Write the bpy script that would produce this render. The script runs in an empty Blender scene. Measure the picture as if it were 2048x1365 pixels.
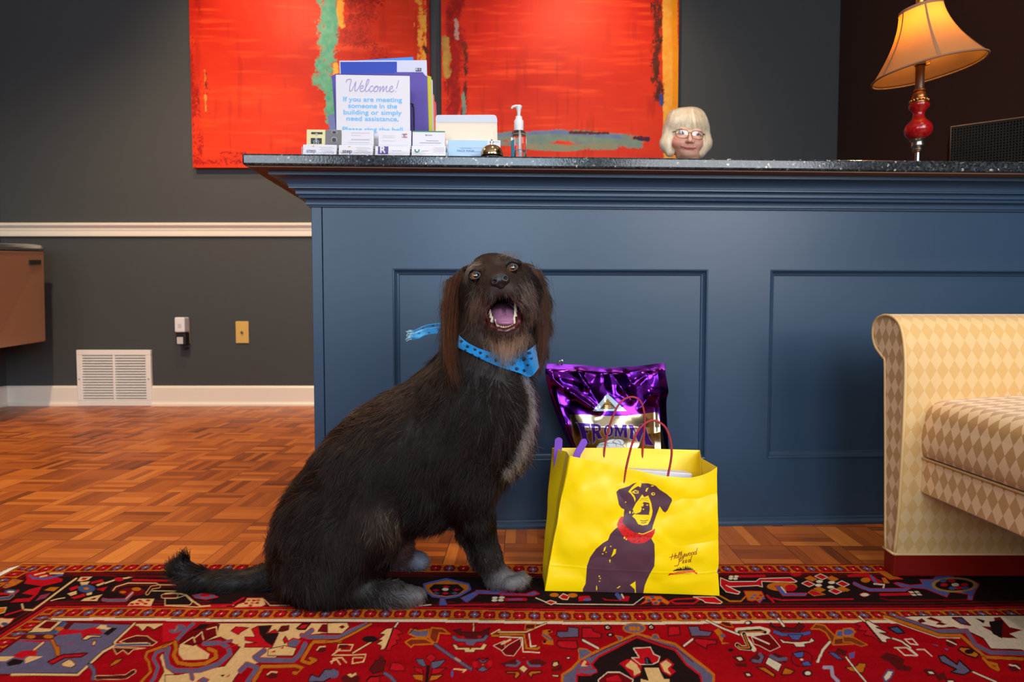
import bpy, math, random
import numpy as np
from mathutils import Vector, noise as mnoise

C = bpy.context.scene.collection
SC = bpy.context.scene
rng = np.random.default_rng(7)
random.seed(7)

# ------------------------------------------------------------------ camera
F = 1227.0                 # focal length in pixels of the 2048 px wide frame
CAMH = 0.634
TH = math.radians(2.64)    # camera looks slightly down
cam_d = bpy.data.cameras.new('camera')
cam = bpy.data.objects.new('camera', cam_d)
C.objects.link(cam)
cam.location = (0, 0, CAMH)
cam.rotation_euler = (math.pi / 2 - TH, 0, 0)
cam_d.sensor_width = 36.0
cam_d.lens = 36.0 * F / 2048.0
cam_d.clip_start = 0.02
cam_d.dof.use_dof = True
cam_d.dof.focus_distance = 1.36
cam_d.dof.aperture_fstop = 5.0
SC.camera = cam

# ------------------------------------------------------------------ colour management
SC.view_settings.view_transform = 'Standard'
SC.view_settings.look = 'None'
SC.view_settings.gamma = 1.0
SC.view_settings.exposure = 0.08
SC.view_settings.use_curve_mapping = False

# ------------------------------------------------------------------ light
W = bpy.data.worlds.new('world')
SC.world = W
W.use_nodes = True
bg = W.node_tree.nodes['Background']
bg.inputs['Color'].default_value = (0.62, 0.78, 1.0, 1)
bg.inputs['Strength'].default_value = 0.25

def area_light(name, loc, target, sx, sy, power, col):
    d = bpy.data.lights.new(name, 'AREA')
    d.shape = 'RECTANGLE'; d.size = sx; d.size_y = sy
    d.energy = power; d.color = col
    o = bpy.data.objects.new(name, d); C.objects.link(o)
    o.location = loc
    o.rotation_euler = (Vector(target) - Vector(loc)).to_track_quat('-Z', 'Y').to_euler()
    return o

def spot_light(name, loc, target, power, col, angle=70, blend=0.8, radius=0.06):
    d = bpy.data.lights.new(name, 'SPOT')
    d.energy = power; d.color = col; d.spot_size = math.radians(angle); d.spot_blend = blend
    d.shadow_soft_size = radius
    o = bpy.data.objects.new(name, d); C.objects.link(o)
    o.location = loc
    o.rotation_euler = (Vector(target) - Vector(loc)).to_track_quat('-Z', 'Y').to_euler()
    return o

COOL = (0.80, 0.90, 1.0)
WARM = (1.0, 0.72, 0.43)
# daylight: one window behind the photographer, one in the right-hand wall, plus an added left fill
area_light('window_and_fill_light', (0.22, -2.93, 1.75), (0.35, 1.5, 0.75), 1.4, 1.7, 92, (0.66, 0.83, 1.0))
area_light('window_and_fill_light', (2.12, -1.45, 1.75), (0.1, 1.6, 0.5), 1.9, 1.7, 105, (0.90, 0.95, 1.0))
area_light('window_and_fill_light', (-2.1, -2.93, 1.75), (-0.4, 1.5, 0.4), 1.3, 1.7, 66, COOL)  # added fill for the left faces of the sofa, dog and bag
# recessed ceiling lamps that wash the paintings and the left of the room; the staff-side one is added fill
spot_light('ceiling_and_fill_spot', (-1.62, 3.15, 3.05), (-1.62, 4.15, 1.9), 78, WARM, 100)
spot_light('ceiling_and_fill_spot', (0.42, 3.15, 3.05), (0.42, 4.15, 1.9), 78, WARM, 100)
spot_light('ceiling_and_fill_spot', (0.15, 1.35, 3.05), (0.35, 2.35, 1.2), 85, (1.0, 0.86, 0.70), 90)  # added spot that brightens the woman's face and the counter papers
spot_light('ceiling_and_fill_spot', (-2.1, 2.2, 3.05), (-2.1, 3.0, 0.0), 260, WARM, 120)
spot_light('ceiling_and_fill_spot', (1.3, 0.5, 3.05), (1.3, 0.9, 0.0), 52, WARM, 100)

# ------------------------------------------------------------------ pixel <-> world
CT, ST = math.cos(TH), math.sin(TH)
def ray(px, py):
    u = (px - 1024.0) / F; v = (682.5 - py) / F
    return np.array([u, CT + v * ST, -ST + v * CT])
def P(px, py, d):
    r = ray(px, py); t = d / r[1]
    return np.array([r[0] * t, d, CAMH + r[2] * t])
def G(px, py, z=0.0):
    r = ray(px, py); t = (z - CAMH) / r[2]
    return np.array([r[0] * t, r[1] * t, z])
def project(p):
    p = np.asarray(p, float)
    x = p[..., 0]; y = p[..., 1]; z = p[..., 2] - CAMH
    dep = y * CT - z * ST
    up = y * ST + z * CT
    return 1024 + F * x / dep, 682.5 - F * up / dep

# the reception desk runs at a small angle to the picture
DC = G(632, 1061)
PHI = math.radians(2.4)
DX = np.array([math.cos(PHI), math.sin(PHI), 0]); DY = np.array([-math.sin(PHI), math.cos(PHI), 0])
def D(x, y, z):
    return DC + DX * x + DY * y + np.array([0, 0, z])
def K(px, py, out=0.0):
    """desk coordinates (x, z) of a pixel on the plane 'out' metres in front of the desk face"""
    r = ray(px, py); o = np.array([0, 0, CAMH])
    t = (-out + np.dot(DC - o, DY)) / np.dot(r, DY)
    p = o + r * t
    return float(np.dot(p - DC, DX)), float(p[2])

# ------------------------------------------------------------------ colour
def s2l(c):
    c = np.asarray(c, float)
    return np.where(c <= 0.04045, c / 12.92, ((c + 0.055) / 1.055) ** 2.4)
def RGB(r, g, b):
    return tuple(float(v) for v in s2l(np.array([r, g, b]) / 255.0))

# ------------------------------------------------------------------ materials
MATS = {}
def mat(name, col, rough=0.5, metal=0.0, spec=0.5, coat=0.0, bump=None, vary=None, emit=None, trans=0.0, ior=1.45, sheen=0.0, alpha=1.0):
    """col: linear rgb; bump: (scale, strength); vary: (scale, amount)"""
    m = bpy.data.materials.new(name); m.use_nodes = True
    nt = m.node_tree; b = nt.nodes['Principled BSDF']
    b.inputs['Base Color'].default_value = (*col, 1)
    b.inputs['Roughness'].default_value = rough
    b.inputs['Metallic'].default_value = metal
    b.inputs['Specular IOR Level'].default_value = spec
    b.inputs['Coat Weight'].default_value = coat
    b.inputs['Transmission Weight'].default_value = trans
    b.inputs['IOR'].default_value = ior
    b.inputs['Sheen Weight'].default_value = sheen
    b.inputs['Alpha'].default_value = alpha
    tc = None
    if bump or vary:
        tc = nt.nodes.new('ShaderNodeTexCoord')
    if vary:
        n = nt.nodes.new('ShaderNodeTexNoise'); n.inputs['Scale'].default_value = vary[0]; n.inputs['Detail'].default_value = 5
        nt.links.new(tc.outputs['Object'], n.inputs['Vector'])
        mx = nt.nodes.new('ShaderNodeMix'); mx.data_type = 'RGBA'
        a = vary[1]
        mx.inputs['A'].default_value = (*[v * (1 - a) for v in col], 1)
        mx.inputs['B'].default_value = (*[min(1, v * (1 + a)) for v in col], 1)
        nt.links.new(n.outputs['Fac'], mx.inputs['Factor'])
        nt.links.new(mx.outputs['Result'], b.inputs['Base Color'])
    if bump:
        n = nt.nodes.new('ShaderNodeTexNoise'); n.inputs['Scale'].default_value = bump[0]; n.inputs['Detail'].default_value = 4
        nt.links.new(tc.outputs['Object'], n.inputs['Vector'])
        bp = nt.nodes.new('ShaderNodeBump'); bp.inputs['Strength'].default_value = bump[1]; bp.inputs['Distance'].default_value = 0.01
        nt.links.new(n.outputs['Fac'], bp.inputs['Height'])
        nt.links.new(bp.outputs['Normal'], b.inputs['Normal'])
    if emit:
        b.inputs['Emission Color'].default_value = (*emit[0], 1)
        b.inputs['Emission Strength'].default_value = emit[1]
    return m

def attr_mat(name, rough=0.6, metal=0.0, spec=0.5, coat=0.0, bump=None, metal_attr=None, sheen=0.0):
    """material coloured by the printed / woven / painted pattern stored on the mesh"""
    m = mat(name, (0.5, 0.5, 0.5), rough, metal, spec, coat, bump, sheen=sheen)
    nt = m.node_tree; b = nt.nodes['Principled BSDF']
    a = nt.nodes.new('ShaderNodeAttribute'); a.attribute_name = 'Col'
    nt.links.new(a.outputs['Color'], b.inputs['Base Color'])
    if metal_attr:
        a2 = nt.nodes.new('ShaderNodeAttribute'); a2.attribute_name = metal_attr
        nt.links.new(a2.outputs['Fac'], b.inputs['Metallic'])
    return m

# ------------------------------------------------------------------ mesh builder
class MB:
    def __init__(s):
        s.v = []; s.f = []; s.n = 0; s.uv = {}; s.mi = []; s.cur = 0
    def add(s, verts, faces, uvs=None):
        verts = np.asarray(verts, float).reshape(-1, 3)
        off = s.n
        s.v.append(verts); s.n += len(verts)
        for f in faces:
            s.f.append(tuple(int(i) + off for i in f)); s.mi.append(s.cur)
        if uvs is not None:
            for i, u in enumerate(uvs): s.uv[off + i] = u
        return off
    def box(s, x0, x1, y0, y1, z0, z1, tf=None):
        vs = [(x, y, z) for z in (z0, z1) for y in (y0, y1) for x in (x0, x1)]
        if tf: vs = [tf(*v) for v in vs]
        s.add(vs, [(0, 2, 3, 1), (4, 5, 7, 6), (0, 1, 5, 4), (2, 6, 7, 3), (0, 4, 6, 2), (1, 3, 7, 5)])
    def hexa(s, eight):
        s.add(eight, [(0, 2, 3, 1), (4, 5, 7, 6), (0, 1, 5, 4), (2, 6, 7, 3), (0, 4, 6, 2), (1, 3, 7, 5)])
    def grid(s, pts, closed_u=False, closed_v=False, flip=False, uvs=None):
        pts = np.asarray(pts, float); a, b = pts.shape[:2]
        ia = np.arange(a if closed_u else a - 1); ib = np.arange(b if closed_v else b - 1)
        A, B = np.meshgrid(ia, ib, indexing='ij')
        A2 = (A + 1) % a; B2 = (B + 1) % b
        q = np.stack([A * b + B, A2 * b + B, A2 * b + B2, A * b + B2], -1).reshape(-1, 4)
        if flip: q = q[:, ::-1]
        s.add(pts.reshape(-1, 3), q.tolist(), None if uvs is None else np.asarray(uvs).reshape(-1, 2).tolist())
    def lathe(s, prof, cx, cy, seg=32, tf=None, cap=True):
        ang = np.linspace(0, 2 * math.pi, seg, endpoint=False)
        pts = np.array([[(cx + r * math.cos(a), cy + r * math.sin(a), z) for a in ang] for r, z in prof])
        if tf: pts = np.array([[tf(p) for p in row] for row in pts])
        off = s.n
        s.grid(pts, closed_v=True, flip=True)
        if cap:
            s.f.append(tuple(off + i for i in range(seg))[::-1]); s.mi.append(s.cur)
            s.f.append(tuple(off + (len(prof) - 1) * seg + i for i in range(seg))); s.mi.append(s.cur)
    def tube(s, pts, r, seg=10, cap=True, flat=None):
        pts = np.asarray(pts, float); n = len(pts)
        rr = np.full(n, r) if np.isscalar(r) else np.asarray(r, float)
        tan = np.gradient(pts, axis=0); tan /= np.linalg.norm(tan, axis=1)[:, None] + 1e-12
        up = np.array([0, 0, 1.0]) if abs(tan[0][2]) < 0.9 else np.array([1.0, 0, 0])
        rings = []
        nrm = np.cross(tan[0], up); nrm /= np.linalg.norm(nrm)
        for i in range(n):
            nrm = nrm - tan[i] * np.dot(nrm, tan[i]); nrm /= np.linalg.norm(nrm) + 1e-12
            bn = np.cross(tan[i], nrm)
            a = np.linspace(0, 2 * math.pi, seg, endpoint=False)
            rings.append(pts[i] + rr[i] * (np.cos(a)[:, None] * nrm + np.sin(a)[:, None] * bn * (flat if flat else 1.0)))
        off = s.n
        s.grid(np.array(rings), closed_v=True)
        if cap:
            s.f.append(tuple(off + i for i in range(seg))); s.mi.append(s.cur)
            s.f.append(tuple(off + (n - 1) * seg + i for i in range(seg))[::-1]); s.mi.append(s.cur)
    def ball(s, c, r, seg=20, rings=12, sc=(1, 1, 1), rot=None):
        th = np.linspace(0, math.pi, rings + 1); ph = np.linspace(0, 2 * math.pi, seg, endpoint=False)
        T, Ph = np.meshgrid(th[1:-1], ph, indexing='ij')
        p = np.stack([np.sin(T) * np.cos(Ph), np.sin(T) * np.sin(Ph), np.cos(T)], -1)
        allp = np.concatenate([[[0, 0, 1]], p.reshape(-1, 3), [[0, 0, -1]]]) * r * np.array(sc)
        if rot is not None: allp = allp @ np.asarray(rot).T
        allp = allp + np.array(c)
        m = rings - 1; fs = []
        for j in range(seg): fs.append((0, 1 + j, 1 + (j + 1) % seg))
        for i in range(m - 1):
            for j in range(seg):
                a = 1 + i * seg + j; b2 = 1 + i * seg + (j + 1) % seg
                fs.append((a, a + seg, b2 + seg, b2))
        last = 1 + m * seg
        for j in range(seg): fs.append((last, 1 + (m - 1) * seg + (j + 1) % seg, 1 + (m - 1) * seg + j))
        s.add(allp, fs)
    def prism(s, poly, h0, h1, tf):
        """poly in a plane (a,b); extruded from h0 to h1; tf(a,b,h)->xyz"""
        n = len(poly)
        vs = [tf(a, b, h0) for a, b in poly] + [tf(a, b, h1) for a, b in poly]
        fs = [tuple(range(n))[::-1], tuple(range(n, 2 * n))] + [(i, (i + 1) % n, n + (i + 1) % n, n + i) for i in range(n)]
        s.add(vs, fs)
    def nested(s, loops, close_last=True):
        """loops: list of equal-length rings joined one to the next"""
        arr = np.array(loops)
        off = s.n
        s.grid(arr, closed_v=True)
        if close_last:
            n = arr.shape[1]
            s.f.append(tuple(off + (arr.shape[0] - 1) * n + i for i in range(n))); s.mi.append(s.cur)
    def build(s, name, m, parent=None, smooth=False, bevel=None, col=None, origin=None, subsurf=0, auto=None, fix=True, extra=None):
        v = np.concatenate(s.v) if s.v else np.zeros((0, 3))
        me = bpy.data.meshes.new(name)
        if parent is not None:
            o0 = np.array(wloc(parent))
        elif origin is not None:
            o0 = np.array(origin, float)
        else:
            o0 = np.array([(v[:, 0].min() + v[:, 0].max()) / 2, (v[:, 1].min() + v[:, 1].max()) / 2, v[:, 2].min()])
        me.from_pydata((v - o0).tolist(), [], s.f)
        ms = m if isinstance(m, (list, tuple)) else [m]
        for k in ms: me.materials.append(k)
        if len(ms) > 1: me.polygons.foreach_set('material_index', np.array(s.mi, dtype=np.int32))
        if s.uv:
            ul = me.uv_layers.new(name='UVMap')
            li = np.empty(len(me.loops), dtype=np.int32); me.loops.foreach_get('vertex_index', li)
            tab = np.zeros((len(v), 2)); 
            for i, u in s.uv.items(): tab[i] = u
            ul.data.foreach_set('uv', tab[li].astype(np.float32).ravel())
        if col is not None:
            a = me.color_attributes.new('Col', 'FLOAT_COLOR', 'POINT')
            c4 = np.ones((len(v), 4), np.float32); c4[:, :3] = np.clip(col, 0, 1)
            a.data.foreach_set('color', c4.ravel())
        if extra:
            for k, arr in extra.items():
                a = me.attributes.new(k, 'FLOAT', 'POINT'); a.data.foreach_set('value', np.asarray(arr, np.float32))
        me.validate(); me.update()
        if fix:
            import bmesh
            bm = bmesh.new(); bm.from_mesh(me); bmesh.ops.recalc_face_normals(bm, faces=bm.faces); bm.to_mesh(me); bm.free()
        if smooth:
            me.polygons.foreach_set('use_smooth', np.ones(len(me.polygons), dtype=bool))
            if auto: 
                try: me.set_sharp_from_angle(angle=math.radians(auto))
                except Exception: pass
        o = bpy.data.objects.new(name, me); C.objects.link(o)
        if parent is not None: o.parent = parent
        else: o.location = o0
        if bevel:
            b = o.modifiers.new('bevel', 'BEVEL'); b.width = bevel; b.segments = 3; b.limit_method = 'ANGLE'; b.angle_limit = math.radians(40)
        if subsurf:
            b = o.modifiers.new('subsurf', 'SUBSURF'); b.levels = subsurf; b.render_levels = subsurf
        return o

def wloc(o):
    l = Vector(o.location)
    while o.parent is not None:
        o = o.parent; l = l + Vector(o.location)
    return l

def thing(name, loc, label, cat, group=None):
    o = bpy.data.objects.new(name, None); C.objects.link(o)
    o.location = [float(v) for v in loc]; o.empty_display_size = 0.05
    return tag(o, label, cat, group)
def tag(o, label, cat, group=None):
    o['label'] = label; o['category'] = cat
    if group: o['group'] = group
    return o
def struct(o):
    o['kind'] = 'structure'; return o

def bez(pts, n=12):
    """smooth Catmull-Rom line through the points"""
    pts = np.asarray(pts, float)
    p = np.concatenate([[2 * pts[0] - pts[1]], pts, [2 * pts[-1] - pts[-2]]])
    out = []
    for i in range(1, len(p) - 2):
        t = np.linspace(0, 1, n, endpoint=False)[:, None]
        a, b, c, d = p[i - 1], p[i], p[i + 1], p[i + 2]
        out.append(0.5 * ((2 * b) + (-a + c) * t + (2 * a - 5 * b + 4 * c - d) * t ** 2 + (-a + 3 * b - 3 * c + d) * t ** 3))
    out.append(pts[-1:])
    return np.concatenate(out)

# ------------------------------------------------------------------ pattern painter (colours woven / printed into a mesh)
class Painter:
    def __init__(s, u, v, base):
        s.u = np.asarray(u, float).ravel(); s.v = np.asarray(v, float).ravel()
        s.c = np.empty((len(s.u), 3)); s.c[:] = base
        s.order = None
    def _sel(s, pts, m):
        pts = np.asarray(pts, float)
        lo = pts.min(0) - m; hi = pts.max(0) + m
        return np.nonzero((s.u >= lo[0]) & (s.u <= hi[0]) & (s.v >= lo[1]) & (s.v <= hi[1]))[0]
    def _segd(s, idx, a, b):
        x = s.u[idx]; y = s.v[idx]; d = b - a; L = (d ** 2).sum() + 1e-12
        t = np.clip(((x - a[0]) * d[0] + (y - a[1]) * d[1]) / L, 0, 1)
        return np.hypot(x - a[0] - t * d[0], y - a[1] - t * d[1])
    def mix(s, idx, w, col):
        s.c[idx] = s.c[idx] * (1 - w[:, None]) + np.asarray(col) * w[:, None]
    def fill(s, pts, col, aa=0.8, line=None, lw=1.5, alpha=1.0):
        pts = np.asarray(pts, float); idx = s._sel(pts, aa + (lw if line is not None else 0))
        if len(idx) == 0: return
        x = s.u[idx]; y = s.v[idx]; ins = np.zeros(len(idx), bool); dist = np.full(len(idx), 1e9)
        n = len(pts)
        for i in range(n):
            a = pts[i]; b = pts[(i + 1) % n]
            dist = np.minimum(dist, s._segd(idx, a, b))
            c = (a[1] > y) != (b[1] > y)
            if c.any():
                xi = (b[0] - a[0]) * (y - a[1]) / (b[1] - a[1] + 1e-12) + a[0]
                ins ^= c & (x < xi)
        sd = np.where(ins, dist, -dist)
        s.mix(idx, np.clip(sd / aa + 0.5, 0, 1) * alpha, col)
        if line is not None:
            s.mix(idx, np.clip((lw / 2 - dist) / aa + 0.5, 0, 1) * alpha, line)
    def stroke(s, pts, w, col, aa=0.8, alpha=1.0):
        pts = np.asarray(pts, float); idx = s._sel(pts, w + aa)
        if len(idx) == 0: return
        dist = np.full(len(idx), 1e9)
        for i in range(len(pts) - 1): dist = np.minimum(dist, s._segd(idx, pts[i], pts[i + 1]))
        s.mix(idx, np.clip((w / 2 - dist) / aa + 0.5, 0, 1) * alpha, col)
    def ell(s, c, rx, ry, col, aa=0.8, alpha=1.0):
        idx = s._sel([(c[0] - rx, c[1] - ry), (c[0] + rx, c[1] + ry)], aa)
        if len(idx) == 0: return
        q = np.hypot((s.u[idx] - c[0]) / rx, (s.v[idx] - c[1]) / ry)
        s.mix(idx, np.clip((1 - q) * min(rx, ry) / aa + 0.5, 0, 1) * alpha, col)

def vnoise(x, y, z=0.0, seed=0):
    """value noise on arrays"""
    x = np.asarray(x, float); y = np.asarray(y, float); z = np.asarray(z, float) + np.zeros_like(x)
    xi = np.floor(x).astype(np.int64); yi = np.floor(y).astype(np.int64); zi = np.floor(z).astype(np.int64)
    xf = x - xi; yf = y - yi; zf = z - zi
    sx = xf * xf * (3 - 2 * xf); sy = yf * yf * (3 - 2 * yf); sz = zf * zf * (3 - 2 * zf)
    def h(i, j, k):
        n = (i * 374761393 + j * 668265263 + k * 2147483647 + seed * 974711) & 0xffffffff
        n = ((n ^ (n >> 13)) * 1274126177) & 0xffffffff
        return ((n ^ (n >> 16)) & 0xffff) / 65535.0
    def l2(k):
        a = h(xi, yi, k) * (1 - sx) + h(xi + 1, yi, k) * sx
        b = h(xi, yi + 1, k) * (1 - sx) + h(xi + 1, yi + 1, k) * sx
        return a * (1 - sy) + b * sy
    return l2(zi) * (1 - sz) + l2(zi + 1) * sz
def fbm(x, y, z=0.0, oct=4, seed=0):
    s = 0; a = 0.5; t = 0
    for i in range(oct):
        s = s + a * vnoise(np.asarray(x) * 2 ** i, np.asarray(y) * 2 ** i, np.asarray(z) * 2 ** i, seed + i); t += a; a *= 0.5
    return s / t
def text_tris(txt, size=1.0, shear=0.0, space=1.0):
    """triangles (n,3,2) of a line of text set in the built-in font, left aligned at 0"""
    cu = bpy.data.curves.new('t', 'FONT'); cu.body = txt; cu.size = size; cu.shear = shear; cu.space_character = space
    o = bpy.data.objects.new('t', cu); C.objects.link(o)
    dg = bpy.context.evaluated_depsgraph_get()
    me = bpy.data.meshes.new_from_object(o.evaluated_get(dg))
    me.calc_loop_triangles()
    v = np.array([x.co[:2] for x in me.vertices]); t = np.array([x.vertices[:] for x in me.loop_triangles])
    bpy.data.objects.remove(o); bpy.data.curves.remove(cu); bpy.data.meshes.remove(me)
    return v, t
def lettering(mb, txt, org, right, up, height, align='L', width=None, shear=0.0, bold=0.0, normal=None, lift=0.0004):
    """flat letters on a surface; org is the base-line start (L), middle (C)"""
    v, t = text_tris(txt, 1.0, shear)
    if len(t) == 0: return
    v = v - [v[:, 0].min(), 0]
    k = height / 0.70
    kx = k if width is None else width / v[:, 0].max()
    vx = v[:, 0] * kx; vy = v[:, 1] * k
    if align == 'C': vx = vx - vx.max() / 2
    org = np.asarray(org); n = np.cross(right, up) if normal is None else normal
    offs = [(0, 0)] if not bold else [(0, 0), (bold, 0), (-bold, 0), (0, bold), (0, -bold)]
    for i, (ox, oy) in enumerate(offs):
        p = org + np.outer(vx + ox * k, right) + np.outer(vy + oy * k, up) + n * (lift + i * 2e-5)
        mb.add(p, t.tolist())
# ================================================================== THE SETTING
XL, XR, YB, YF, ZC = -3.45, 2.18, 4.17, -3.0, 3.12

def parquet_material():
    m = bpy.data.materials.new('oak_parquet'); m.use_nodes = True
    nt = m.node_tree; N = nt.nodes; Lk = nt.links; b = N['Principled BSDF']
    def math_(op, a, bb=None, c=None):
        n = N.new('ShaderNodeMath'); n.operation = op
        for i, v in enumerate((a, bb, c)):
            if v is None: continue
            if isinstance(v, (int, float)): n.inputs[i].default_value = v
            else: Lk.new(v, n.inputs[i])
        return n.outputs[0]
    tc = N.new('ShaderNodeTexCoord'); mp = N.new('ShaderNodeMapping')
    mp.inputs['Rotation'].default_value = (0, 0, math.radians(1.2))
    mp.inputs['Scale'].default_value = (1 / 0.1524, 1 / 0.1524, 1)
    mp.inputs['Location'].default_value = (0.36, 0.12, 0)
    Lk.new(tc.outputs['Object'], mp.inputs['Vector'])
    sp = N.new('ShaderNodeSeparateXYZ'); Lk.new(mp.outputs['Vector'], sp.inputs[0])
    x, y = sp.outputs[0], sp.outputs[1]
    fx, fy = math_('FLOOR', x), math_('FLOOR', y)
    rx, ry = math_('FRACT', x), math_('FRACT', y)
    par = math_('FLOORED_MODULO', math_('ADD', fx, fy), 2.0)
    across = math_('ADD', math_('MULTIPLY', rx, par), math_('MULTIPLY', ry, math_('SUBTRACT', 1.0, par)))
    along = math_('ADD', math_('MULTIPLY', ry, par), math_('MULTIPLY', rx, math_('SUBTRACT', 1.0, par)))
    f6 = math_('MULTIPLY', across, 5.0)
    fi = math_('FLOOR', f6); ff = math_('FRACT', f6)
    cv = N.new('ShaderNodeCombineXYZ'); Lk.new(fx, cv.inputs[0]); Lk.new(fy, cv.inputs[1]); Lk.new(fi, cv.inputs[2])
    wn = N.new('ShaderNodeTexWhiteNoise'); wn.noise_dimensions = '3D'; Lk.new(cv.outputs[0], wn.inputs['Vector'])
    cv2 = N.new('ShaderNodeCombineXYZ'); Lk.new(fx, cv2.inputs[0]); Lk.new(fy, cv2.inputs[1]); cv2.inputs[2].default_value = 77.0
    wn2 = N.new('ShaderNodeTexWhiteNoise'); wn2.noise_dimensions = '3D'; Lk.new(cv2.outputs[0], wn2.inputs['Vector'])
    # grain that runs along each finger
    gv = N.new('ShaderNodeCombineXYZ')
    Lk.new(math_('ADD', math_('MULTIPLY', along, 1.6), math_('MULTIPLY', wn.outputs['Value'], 40.0)), gv.inputs[0])
    Lk.new(math_('ADD', math_('MULTIPLY', across, 34.0), math_('MULTIPLY', wn2.outputs['Value'], 90.0)), gv.inputs[1])
    gn = N.new('ShaderNodeTexNoise'); gn.inputs['Scale'].default_value = 1.0; gn.inputs['Detail'].default_value = 4
    Lk.new(gv.outputs[0], gn.inputs['Vector'])
    tone = math_('ADD', math_('MULTIPLY', wn.outputs['Value'], 0.50), math_('ADD', math_('MULTIPLY', wn2.outputs['Value'], 0.18), math_('MULTIPLY', gn.outputs['Fac'], 0.42)))
    cr = N.new('ShaderNodeValToRGB'); e = cr.color_ramp.elements
    e[0].position = 0.18; e[0].color = (*RGB(92, 42, 14), 1)
    e[1].position = 0.92; e[1].color = (*RGB(214, 128, 50), 1)
    k = cr.color_ramp.elements.new(0.36); k.color = (*RGB(150, 74, 24), 1)
    k = cr.color_ramp.elements.new(0.62); k.color = (*RGB(184, 98, 34), 1)
    Lk.new(tone, cr.inputs[0])
    # seams between the blocks and, fainter, between the fingers
    def edge(v, w):
        return math_('LESS_THAN', math_('MINIMUM', v, math_('SUBTRACT', 1.0, v)), w)
    seam = math_('MAXIMUM', edge(rx, 0.007), edge(ry, 0.007))
    seam2 = math_('MULTIPLY', edge(ff, 0.03), 0.35)
    sm = math_('MINIMUM', math_('MULTIPLY', math_('MAXIMUM', seam, seam2), 0.75), 1.0)
    mx = N.new('ShaderNodeMix'); mx.data_type = 'RGBA'; Lk.new(sm, mx.inputs['Factor'])
    Lk.new(cr.outputs['Color'], mx.inputs['A']); mx.inputs['B'].default_value = (*RGB(60, 24, 8), 1)
    Lk.new(mx.outputs['Result'], b.inputs['Base Color'])
    b.inputs['Roughness'].default_value = 0.36
    b.inputs['Specular IOR Level'].default_value = 0.4
    rn = N.new('ShaderNodeTexNoise'); rn.inputs['Scale'].default_value = 6.0; Lk.new(tc.outputs['Object'], rn.inputs['Vector'])
    mr = N.new('ShaderNodeMapRange'); mr.inputs['To Min'].default_value = 0.28; mr.inputs['To Max'].default_value = 0.46
    Lk.new(rn.outputs['Fac'], mr.inputs['Value']); Lk.new(mr.outputs['Result'], b.inputs['Roughness'])
    return m

m_floor = parquet_material()
m_wall = mat('charcoal_wall_paint', (0.053, 0.056, 0.058), 0.6, spec=0.3, vary=(1.5, 0.06), bump=(180, 0.04))
m_wall_dark = mat('dark_brown_wall_paint', (0.046, 0.026, 0.018), 0.6, spec=0.25, bump=(180, 0.04))
m_wall_pale = mat('pale_wall_paint', (0.55, 0.53, 0.50), 0.7, bump=(150, 0.03))
m_trim = mat('cream_trim_paint', (0.78, 0.71, 0.61), 0.35, vary=(9, 0.03))
m_white = mat('white_enamel', (0.80, 0.76, 0.71), 0.35)
m_black = mat('black_plastic', (0.012, 0.012, 0.013), 0.4)

b = MB(); b.box(XL - 0.1, XR + 0.1, YF - 0.1, YB + 0.1, -0.05, 0.0); struct(b.build('floor', m_floor, origin=(0, 0, 0)))
b = MB(); b.box(XL - 0.1, XR + 0.1, YF - 0.1, YB + 0.1, ZC, ZC + 0.06); struct(b.build('ceiling', m_wall_pale))
b = MB(); b.box(XL, XR, YB, YB + 0.1, 0, ZC); struct(b.build('wall_back', m_wall))
b = MB(); b.box(XL - 0.1, XL, YF, YB + 0.1, 0, ZC); struct(b.build('wall_left', m_wall))
# the right wall and the wall behind the photographer have the windows that light the room and show in the shiny things; the one behind left is added for fill
zs0, zs1 = 0.9, 2.6
b = MB()
for (a, c) in [(YF, -2.4), (-0.5, YB + 0.1)]: b.box(XR, XR + 0.1, a, c, 0, ZC)
b.box(XR, XR + 0.1, -2.4, -0.5, 0, zs0); b.box(XR, XR + 0.1, -2.4, -0.5, zs1, ZC)
struct(b.build('wall_right', m_wall_dark))
b = MB(); WX0, WX1 = -0.48, 0.92
for (a, c) in [(XL, -2.75), (-1.45, WX0), (WX1, XR)]: b.box(a, c, YF - 0.1, YF, 0, ZC)
b.box(-2.75, -1.45, YF - 0.1, YF, 0, zs0); b.box(-2.75, -1.45, YF - 0.1, YF, zs1, ZC)
b.box(WX0, WX1, YF - 0.1, YF, 0, zs0); b.box(WX0, WX1, YF - 0.1, YF, zs1, ZC)
struct(b.build('wall_front', m_wall))
w = 0.06
for nm, a, c in (('window_1', WX0, WX1), ('added_fill_window', -2.75, -1.45)):  # second frame belongs to the added fill light
    b = MB()
    b.box(a, a + w, YF - 0.09, YF - 0.01, zs0, zs1); b.box(c - w, c, YF - 0.09, YF - 0.01, zs0, zs1)
    b.box(a, c, YF - 0.09, YF - 0.01, zs0, zs0 + w); b.box(a, c, YF - 0.09, YF - 0.01, zs1 - w, zs1)
    struct(b.build(nm, m_white))
b = MB()
b.box(XR + .01, XR + .09, -2.4, -2.4 + w, zs0, zs1); b.box(XR + .01, XR + .09, -0.5 - w, -0.5, zs0, zs1)
b.box(XR + .01, XR + .09, -2.4, -0.5, zs0, zs0 + w); b.box(XR + .01, XR + .09, -2.4, -0.5, zs1 - w, zs1)
struct(b.build('window_2', m_white))

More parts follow.
